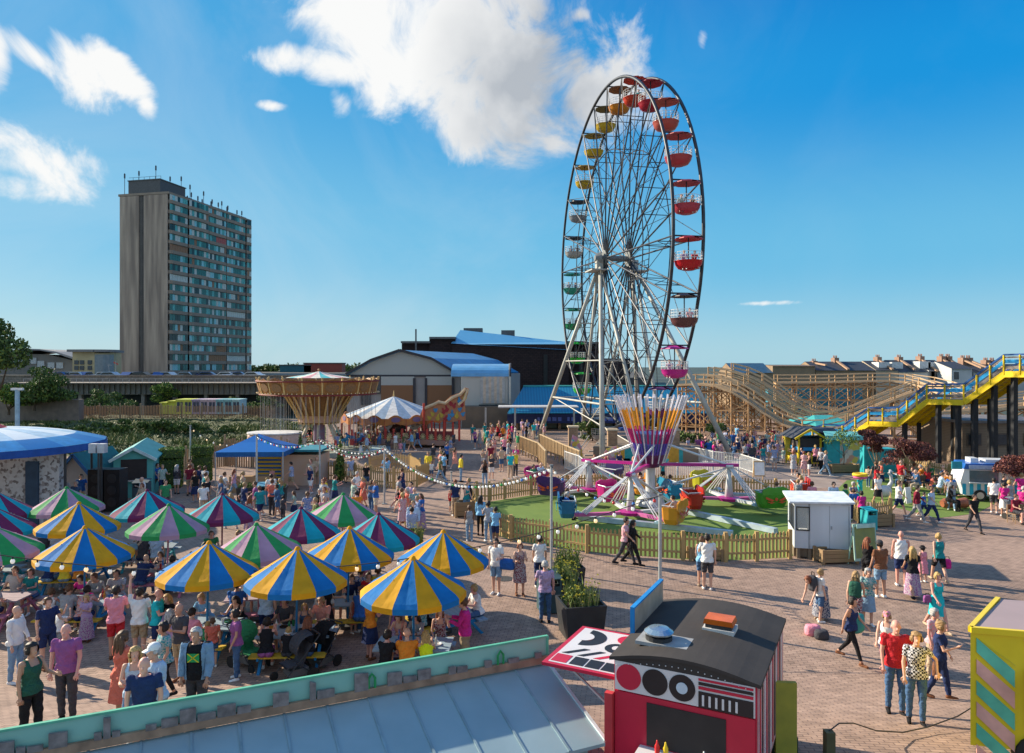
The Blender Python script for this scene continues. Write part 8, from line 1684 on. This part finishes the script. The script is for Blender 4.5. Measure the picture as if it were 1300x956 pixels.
# ---------------------------------------------------------------- bags and hand-held things
def bag(name,label,loc,size,c,cat='bag',rz=0,strap=True):
    t=thing(name,label,cat,tuple(loc),rz); a,b,h=size; m=MB(); n=12; pr=[(.0,0),(.95,.0),(1.0,.15),(1.02,.6),(.86,.95),(.55,1.0),(.0,1.0)]
    vs=[];fs=[]
    for r,z in pr:
        for k in range(n): an=2*PI*k/n; ex=.6; cx,sy=math.cos(an),math.sin(an); vs.append((max(r,.001)*a/2*math.copysign(abs(cx)**ex,cx),max(r,.001)*b/2*math.copysign(abs(sy)**ex,sy),z*h))
    for i in range(len(pr)-1):
        for k in range(n): fs.append((i*n+k,i*n+(k+1)%n,(i+1)*n+(k+1)%n,(i+1)*n+k))
    m.add(vs,fs); m.build('body',cloth(c) if isinstance(c,str) else c,t,True)
    if strap: m=MB(); m.tube([(-a*.3,0,h*.9),(-a*.22,0,h*1.25),(a*.22,0,h*1.25),(a*.3,0,h*.9)],.012,6); m.build('handle',cloth('black'),t)
    return t
def at(o,x,y,z): 
    Mx=Matrix.Rotation(o.rotation_euler.z,3,'Z'); return Vector(o.location)+Mx@(Vector((x,y,z))*o.scale[0])
def onperson(k,name,label,off,size,c,cat='bag'):
    o=made[k]; p=at(o,*off); return bag(name,label,p,size,c,cat,o.rotation_euler.z)
onperson((1041,723),'backpack','dark backpack on the girl in white',(0,.24,1.05),(.30,.20,.42),'charcoal','backpack')
onperson((1086,724),'backpack','dark teal backpack on the woman with long fair hair',(0,.25,1.02),(.32,.20,.42),'dark green','backpack')
onperson((1081,756),'shopping_bag','big blue shopping bag with green patch on the shoulder',(.33,0,.72),(.50,.24,.42),P('bag_blue',(.02,.06,.38),c2=(.05,.5,.08),scale=2.6))
onperson((1126,774),'handbag','pink handbag on the capped girl\'s arm',(.30,.02,.62),(.28,.14,.24),'pink')
onperson((1192,676),'carrier_bag','magenta carrier bag in the teal top woman\'s hand',(-.30,-.05,.45),(.26,.14,.32),'magenta')
onperson((1189,725) if (1189,725) in made else (1190,725),'handbag','small purple handbag on the turquoise dressed woman',(-.30,0,.82),(.22,.10,.20),'purple')
onperson((1193,788),'handbag','tan shoulder bag behind the navy dressed woman',(-.28,.06,.62),(.28,.12,.24),'brown')
onperson((630,684),'holdall','blue holdall carried by the man in white',(.36,0,.82),(.50,.26,.32),'blue')
onperson((803,659),'handbag','black handbag swinging on the walking woman',(-.28,.02,.70),(.26,.12,.22),'black')
bag('rucksack','pink rucksack lying on the paving',G(1032,806),(.42,.30,.28),'pink',strap=False); bag('rucksack','grey rucksack lying beside the pink one',G(1043,811),(.36,.28,.24),'charcoal',strap=False)
o=made[(1092,605)]; m=MB(at(o,0,0,1.78)); 
t=thing('rubber_ring','yellow and pink rubber ring held over the head','ring',tuple(at(o,0,0,1.80))); m=MB(); m.tube([(math.cos(a)*.33,math.sin(a)*.33,.05) for a in [2*PI*i/20 for i in range(21)]],.09,8,False); m.build('upper_ring',P('ring_yellow',(.75,.5,.02)),t,True); m=MB(); m.tube([(math.cos(a)*.30,math.sin(a)*.30,-.08) for a in [2*PI*i/20 for i in range(21)]],.08,8,False); m.build('lower_ring',P('ring_pink',(.6,.1,.3)),t,True)
# ---------------------------------------------------------------- seated at picnic tables
SLOTS=[(-.5,-.86,180),(.45,-.86,180),(-.45,.86,0),(.5,.86,0)]
SEATED={ # table index: list of (slot, who, hair, style, top, tk, bot, bk)
2:[(0,'woman','brown','bun','white','tank','denim','shorts'),(2,'woman','dark','short','magenta','tee','black','leggings'),(3,'man','dark','short','striped navy','tee','black','shorts')],
6:[(3,'woman','dark','long_hair','black','tank','denim','jeans'),(2,'woman','fair','bun','sky blue','tee','white','shorts')],
15:[(0,'woman','dark','bun','black','tank','purple','shorts'),(1,'woman','auburn','long_hair','black','tee','denim','jeans'),(2,'man','brown','short','charcoal','tee','navy','shorts'),(3,'man','fair','short','salmon','tee','khaki','shorts')],
17:[(0,'woman','dark','bun','black','tee','denim','jeans'),(1,'woman','blonde','long_hair','neon yellow','tank','denim','jeans'),(3,'woman','auburn','long_hair','patterned maroon','tank','black','leggings'),(2,'woman','brown','bun','salmon','tank','grey','skirt')],
16:[(1,'woman','brown','long_hair','patterned teal','long','black','leggings'),(2,'man','dark','short','navy','tee','khaki','shorts'),(3,'woman','blonde','bun','white','tee','denim','shorts')],
14:[(0,'man','grey','short','white','tee','khaki','shorts'),(2,'man','dark','short','grey','tee','denim','shorts'),(3,'woman','dark','short','red','tee','navy','skirt')],
4:[(0,'man','bald',None,'navy','tee','denim','jeans'),(1,'woman','dark','bun','grey','long','black','leggings'),(3,'boy','dark','short','white','tee','denim','shorts')],
9:[(1,'man','dark','short','striped navy','tee','navy','shorts'),(3,'woman','brown','short','teal','tee','denim','shorts')],
10:[(0,'man','dark','short','blue','tee','grey','shorts'),(3,'woman','fair','bun','pale blue','tank','denim','shorts'),(2,'man','bald',None,'white','tee','navy','shorts')],
5:[(0,'woman','dark','long_hair','sky blue','tee','denim','jeans'),(2,'man','brown','short','green','tee','khaki','shorts'),(3,'woman','blonde','bun','coral','tee','white','shorts')],
3:[(1,'man','grey','short','pale blue','tee','beige','shorts'),(2,'woman','auburn','short','cream','tee','denim','shorts')],
0:[(0,'man','dark','short','charcoal','tee','grey','shorts'),(3,'woman','brown','long_hair','green','tee','denim','shorts')],
1:[(1,'man','fair','short','orange','tee','denim','shorts'),(2,'woman','dark','bun','turquoise','tee','white','shorts')],
12:[(0,'woman','brown','long_hair','yellow','tank','denim','shorts'),(2,'man','dark','short','maroon','tee','khaki','shorts'),(3,'woman','grey','short','lilac','tee','navy','skirt')],
11:[(1,'woman','blonde','long_hair','turquoise','tank','denim','skirt'),(3,'man','brown','short','black','tee','denim','shorts')],
13:[(0,'man','brown','short','checked blue','tee','beige','shorts'),(2,'woman','dark','bun','pink','tee','denim','shorts')]}
TN={2:'front left',6:'front row second',15:'front row third',17:'nearest',16:'rightmost',14:'second row',4:'middle pink green',9:'left edge green',10:'central green',5:'maroon, gazebo side',3:'maroon, bin side',0:'far left green',1:'third row yellow',12:'back row green',11:'back maroon',13:'plaza side maroon'}
for ti,ls in SEATED.items():
    x,y,rz,sch=TAB[ti]
    for (sl,who,hair,style,top,tk,bot,bk) in ls:
        sx,sy,fc=SLOTS[sl]; Mx=Matrix.Rotation(rz,3,'Z'); q=Vector((x,y,gz(y)))+Mx@Vector((sx,sy,0)); pose=rng.choice(['sit','sit_lean','sit_up'])
        person(q,rz+R(fc)+rng.uniform(-.25,.25),pose,who,hair,style,top,tk,bot,bk,'white','at '+TN[ti]+' table',lod=0 if y<20 else 1,group='people seated at the picnic tables',skin=rng.choice([0,1,3,0]))
# glasses and bottles on the tables
def drink(loc,c,kind,label):
    if kind=='glass':
        m=MB(loc); m.lathe([(.03,0),(.038,.14),(.034,.14),(.028,.01),(.001,.01)],loc,10); o=m.build('beer_glass',c)
    elif kind=='bottle': m=MB(loc); m.lathe([(.03,0),(.032,.15),(.012,.2),(.012,.25),(.001,.25)],loc,10); o=m.build('bottle',c)
    else: m=MB(loc); m.lathe([(.10,0),(.12,.025),(.11,.03),(.09,.01),(.001,.01)],loc,14); o=m.build('plate',c)
    return tag(o,label,'glass' if kind=='glass' else kind,'drinks and plates on the picnic tables')
# fill the free bench places
FREE=0
HR=['dark','brown','blonde','fair','auburn','grey']
for ti in range(len(TAB)):
    x,y,rz,sch=TAB[ti]; taken=[l[0] for l in SEATED.get(ti,[])]
    for sl in [q for q in range(4) if q not in taken]+[4,5]:
        if rng.random()<.25: continue
        sx,sy,fc=(SLOTS+[(0,-.86,180),(0,.86,0)])[sl]; q=Vector((x,y,gz(y)))+Matrix.Rotation(rz,3,'Z')@Vector((sx,sy,0)); rnd_person(q,rz+R(fc)+rng.uniform(-.3,.3),'at '+TN.get(ti,'left edge maroon %s'%('upper' if ti==7 else 'lower'))+' table',0 if y<18 else 1,rng.choice(['sit','sit_lean','sit_up']),'people seated at the picnic tables',kids=.2)
def crowd0(px,py,rz,pose,place): rnd_person(head(px,py,1.68),R(rz),place,0 if head(px,py,1.68).y<20 else 1,pose,'people standing among the front tables')
for px,py,rz,pose in ((300,772,-60,'stand'),(338,742,170,'stand_easy'),(470,752,140,'hold'),(505,752,-20,'stand'),(590,765,-90,'hold'),(60,762,60,'stand_easy'),(110,735,0,'hold'),(20,775,90,'stand'),(200,752,100,'hold'),(270,760,200,'stand'),(415,735,90,'stand_easy')): crowd0(px,py,rz,pose,'standing between the front tables')
DC=[('amber',(.5,.22,.03)),('clear',(.5,.55,.55)),('dark',(.03,.015,.01)),('green',(.03,.2,.06)),('white',(.7,.7,.68)),('red',(.5,.04,.04)),('blue',(.05,.2,.5))]
dn_={}
for ti in (2,6,15,17,16,14,4):
    x,y,rz,sch=TAB[ti]; combos=[(c,k) for c in DC for k in('glass','bottle','plate')]; rng.shuffle(combos)
    for c,k in combos[:7]:
        Mx=Matrix.Rotation(rz,3,'Z'); q=Vector((x,y,gz(y)+.75))+Mx@Vector((rng.choice([-1,1])*rng.uniform(.12,.78),rng.uniform(-.33,.33),0)); drink(q,P('drink_'+c[0],c[1],rough=.15),k,f"{c[0]} {k} on the {TN[ti]} picnic table")
# pushchairs by the front tables
def pushchair(loc,rz,c,label):
    t=thing('pushchair',label,'pushchair',tuple(loc),rz); bk=P('pushchair_frame',(.03,.03,.035),rough=.4); 
    for x in(-.27,.27):
        for y,r in((-.35,.10),(.38,.14)):
            m=MB(); m.cyl((x,y,r),r,.045,16,Matrix.Rotation(R(90),3,'Y')); m.build('wheel',P('tyre',(.02,.02,.02)),t)
        m=MB(); m.tube([(x,-.35,.12),(x,.1,.55),(x,.55,1.02)],.014,6); m.tube([(x,.38,.15),(x,-.05,.5)],.014,6); m.build('frame',bk,t)
    m=MB(); m.tube([(-.27,.55,1.02),(.27,.55,1.02)],.018,8); m.build('handle',bk,t)
    m=MB(); m.add([(-.22,-.25,.42),(.22,-.25,.42),(.22,.12,.40),(-.22,.12,.40),(.22,.32,.85),(-.22,.32,.85),(-.22,-.25,.38),(.22,-.25,.38),(.22,.15,.36),(-.22,.15,.36),(.22,.36,.83),(-.22,.36,.83)],[(0,1,2,3),(3,2,4,5),(7,6,9,8),(8,9,11,10),(0,3,9,6),(1,7,8,2),(2,8,10,4),(3,5,11,9)]); m.build('seat',cloth(c),t)
    m=MB(); vs=[];n=7
    for i in range(n+1):
        a=R(-10+i*17); 
        for x in(-.24,-.12,.12,.24): vs.append((x,.34-.34*math.sin(a)*1.0,.72+.34*math.cos(a)*(1 if abs(x)<.2 else .93)))
    m.add(vs,[(i*4+j,i*4+j+1,i*4+j+5,i*4+j+4) for i in range(n) for j in range(3)]); m.build('hood',cloth(c),t)
    m=MB(); m.bb(-.2,.2,-.15,.3,.14,.30); m.build('basket',P('basket_grey',(.12,.12,.12)),t)
pushchair(head(318,800,.9),R(60),'green','green hooded pushchair beside the front row table'); pushchair(head(372,812,.95),R(-50),'charcoal','black pushchair nearest the mint kiosk roof'); pushchair(head(404,800,.95),R(-30),'black','black pushchair behind the charcoal one'); pushchair(G(1290,660),R(20),'grey','grey pushchair by the seated man at the right edge')
person(head(366,800,1.0)+Vector((0,0,.0)),R(200),'stand','toddler','fair','short','pale blue','tee','white','shorts','white','in white sun hat by the pushchairs',s=.56,lod=0,hat='hat',hatc='white')
# people in front of kiosk already hidden; seated odd ones
person(G(1205,648),R(40),'sit','woman','dark','long_hair','black','long','black','trousers','black','sitting on the lawn log',lod=1)
person(G(1288,664),R(20),'sit_up','man','brown','short','maroon','tee','charcoal','shorts','black','sitting at the right edge',lod=1)
def chair(loc,rz,label):
    t=thing('folding_chair',label,'chair',tuple(loc),rz); wd_=P('chair_wood',(.30,.2,.12)); m=MB(); m.bb(-.22,.22,-.2,.2,.43,.46); m.build('seat',wd_,t); m=MB(); m.bb(-.22,.22,.2,.23,.6,.85); m.build('backrest',wd_,t)
    for x in(-.2,.2):
        for y in(-.18,.2): m=MB(); m.bar((x,y,0),(x,y,.43 if y<0 else .85),.03); m.build('leg',wd_,t)
chair(G(1288,664),R(20),'small wooden chair under the seated man in maroon')
# ---------------------------------------------------------------- crowds
def inpoly(px,py,poly):
    c=False;j=len(poly)-1
    for i in range(len(poly)):
        if (poly[i][1]>py)!=(poly[j][1]>py) and px<(poly[j][0]-poly[i][0])*(py-poly[i][1])/(poly[j][1]-poly[i][1])+poly[i][0]: c=not c
        j=i
    return c
PLACED=[]
def crowd(poly,n,place,group,pose=None,mind=.55,facing=None,z=0,clus=0):
    k=0;tr=0; xs=[p[0] for p in poly];ys=[p[1] for p in poly]; last=None
    while k<n and tr<4000:
        tr+=1; px=rng.uniform(min(xs),max(xs)); py=rng.uniform(min(ys),max(ys))
        if not inpoly(px,py,poly): continue
        g=G(px,py)
        if clus and last is not None and rng.random()<clus:
            g=last+Vector((rng.uniform(-1.1,1.1),rng.uniform(-1.1,1.1),0)); q=(650+g.x*F/g.y,HZ+H*F/g.y)
            if not inpoly(q[0],q[1],poly): continue
        if any((g-o).length<mind for o in PLACED): continue
        PLACED.append(g); last=g; rz=rng.uniform(0,2*PI) if facing is None else facing+rng.gauss(0,.5)
        rnd_person(g+Vector((0,0,z)),rz,place,1,pose,group); k+=1
crowd([(165,650),(172,625),(235,606),(300,612),(318,650),(330,676),(250,676),(200,672)],27,'between beach hut and gazebo','crowd standing by the turquoise beach hut',clus=.5,mind=.5)
crowd([(322,640),(345,618),(372,612),(378,640),(356,672),(325,668)],9,'beside the blue bin','crowd standing by the turquoise beach hut',clus=.4)
crowd([(372,690),(352,652),(380,626),(485,632),(492,668),(455,676)],18,'behind the back row parasols','people gathered behind the parasols',clus=.5)
crowd([(345,622),(395,608),(475,612),(540,622),(545,632),(470,630),(350,630)],9,'along the swing ride fence','people gathered behind the parasols')
crowd([(505,655),(500,632),(520,640),(535,650),(545,690),(515,705),(500,690)],11,'in the plaza group','people strolling on the plaza',clus=.75)
crowd([(545,590),(575,582),(620,585),(655,592),(655,612),(600,622),(560,616),(540,606)],22,'in front of the carved ride','people strolling on the plaza',clus=.6)
crowd([(570,640),(585,640),(600,655),(575,662)],5,'by the small wooden tub','people strolling on the plaza',clus=.6,mind=.4)
crowd([(600,555),(655,553),(668,570),(652,586),(618,582),(600,570)],30,'outside the arcade','crowd outside the arcade',clus=.5)
crowd([(655,552),(700,552),(690,562),(664,564)],14,'under the arcade canopy','crowd outside the arcade')
crowd([(860,568),(960,562),(975,590),(960,600),(905,588),(870,582)],42,'by the coaster queue','crowd queueing beside the coaster',clus=.4,mind=.42)
crowd([(955,562),(1010,570),(1008,592),(985,604),(962,596)],26,'at the coaster foot','crowd at the foot of the coaster',clus=.5,mind=.45)
crowd([(995,588),(1045,594),(1052,606),(1005,606)],9,'in front of the striped hut','crowd at the foot of the coaster',clus=.4)
crowd([(1090,612),(1130,612),(1150,626),(1105,630)],5,'near the swan planter','people on the right lawn')
crowd([(1140,612),(1215,618),(1212,632),(1150,628)],14,'on the lawn by the maples','people on the right lawn',pose='sit',mind=.5)
crowd([(1180,632),(1225,640),(1220,652),(1190,650)],2,'at the lawn edge','people on the right lawn')
crowd([(1268,640),(1300,640),(1310,668),(1280,660)],4,'at the right edge','people on the right lawn')
crowd([(440,578),(548,568),(560,575),(470,584)],8,'beside the small roundabout','people strolling on the plaza')
crowd([(745,604),(800,606),(870,608),(870,614),(750,612)],6,'behind the spinning cars','people strolling on the plaza')
crowd([(75,650),(100,640),(112,648),(95,660)],3,'by the low green roofed shed','people near the round tent')
# riders
for i,(q,rot,cn,si,k) in enumerate(CARSEATS):
    if (si,k) in ((0,1),(1,0),(1,2),(2,0),(2,3),(0,3),(1,3),(0,0)):
        for s in ((-.42,.35) if k%2==0 else (.1,)):
            p=q+Matrix.Rotation(rot,3,'Z')@Vector((s*.8,.1,-.16)); rnd_person(p,rot,f'riding the {cn} car',1,'sit','riders in the spinning cars')
for i in range(0,28,3):
    q,a=SW[i]; rnd_person(Vector((q.x,q.y,.50)),a+PI/2+PI,'on the chair swings',1,'sit','riders on the chair swings')
for i in (0,23,22,1,12,11,13,5,3):
    q=GP_[i]; nm={0:'red',23:'dark brown',22:'magenta',1:'raspberry',12:'sea green',11:'pale grey',13:'green',5:'scarlet',3:'salmon'}[i]
    for s in(-.36,.36): rnd_person(Vector((q.x+s,q.y-.25*abs(s),q.z-2.42)),rng.uniform(-.6,.6),f'in the {nm} gondola',1,'sit','riders in the ferris wheel gondolas')
print('DUPS',[k for k,v in USED.items() if v>1]); print('people',sum(1 for o in bpy.data.objects if o.get('category')=='person'))
# the farthest, smallest figures beyond the three hundred that show largest become one crowd
bpy.context.view_layer.update()
pp=[o for o in bpy.data.objects if o.get('category')=='person']
pp.sort(key=lambda o:(o.location.x**2+o.location.y**2+(o.location.z-H)**2))
# figures that the photograph shows nothing of (wholly behind parasols and rides) are left out
dg=bpy.context.evaluated_depsgraph_get(); camp=Vector((0,0,H)); keep=[]
for o in pp:
    vis=False; me=o.data; nvv=len(me.vertices); st=max(1,nvv//26)
    for i in range(0,nvv,st):
        q=o.matrix_world@me.vertices[i].co; dv=q-camp; hit,loc,nrm,idx,ob,mw=SC.ray_cast(dg,camp,dv.normalized(),distance=dv.length+.3)
        if hit and ob is not None and (ob.name==o.name or (ob.parent is not None and ob.parent.name==o.name)): vis=True; break
    if vis: keep.append(o)
    else:
        for c in list(o.children): bpy.data.objects.remove(c)
        bpy.data.objects.remove(o)
print('visible people',len(keep)); pp=keep
rest=pp[298:]
if rest:
    V=[];FI=[];LT=[];MI=[];mats=[];mid={};nv=0
    for o in rest:
        for q in [o]+list(o.children):
            me=q.data; n=len(me.vertices)
            if not n: continue
            a=np.empty(n*3,'f'); me.vertices.foreach_get('co',a); M4=np.array(q.matrix_world); a=a.reshape(-1,3)@M4[:3,:3].T+M4[:3,3]; V.append(a)
            l=np.empty(len(me.loops),'i'); me.loops.foreach_get('vertex_index',l); FI.append(l+nv); c=np.empty(len(me.polygons),'i'); me.polygons.foreach_get('loop_total',c); LT.append(c)
            mm=q.material_slots[0].material
            if mm not in mid: mid[mm]=len(mats); mats.append(mm)
            MI.append(np.full(len(c),mid[mm],'i')); nv+=n
    V=np.concatenate(V);FI=np.concatenate(FI);LT=np.concatenate(LT);MI=np.concatenate(MI)
    me=bpy.data.meshes.new('distant_crowd'); me.vertices.add(len(V)); me.vertices.foreach_set('co',V.astype('f').ravel()); me.loops.add(len(FI)); me.loops.foreach_set('vertex_index',FI); me.polygons.add(len(LT)); ls=np.concatenate([[0],np.cumsum(LT)[:-1]]).astype('i'); me.polygons.foreach_set('loop_start',ls); me.polygons.foreach_set('material_index',MI); me.polygons.foreach_set('use_smooth',np.ones(len(LT),bool)); me.update(calc_edges=True); me.validate()
    o=obj('distant_crowd',me,mats); tag(o,'far off crowd of small figures around the coaster, arcade and rides','crowd',kind='stuff')
    for q in rest:
        for c in list(q.children): bpy.data.objects.remove(c)
        bpy.data.objects.remove(q)
print('merged',len(rest))
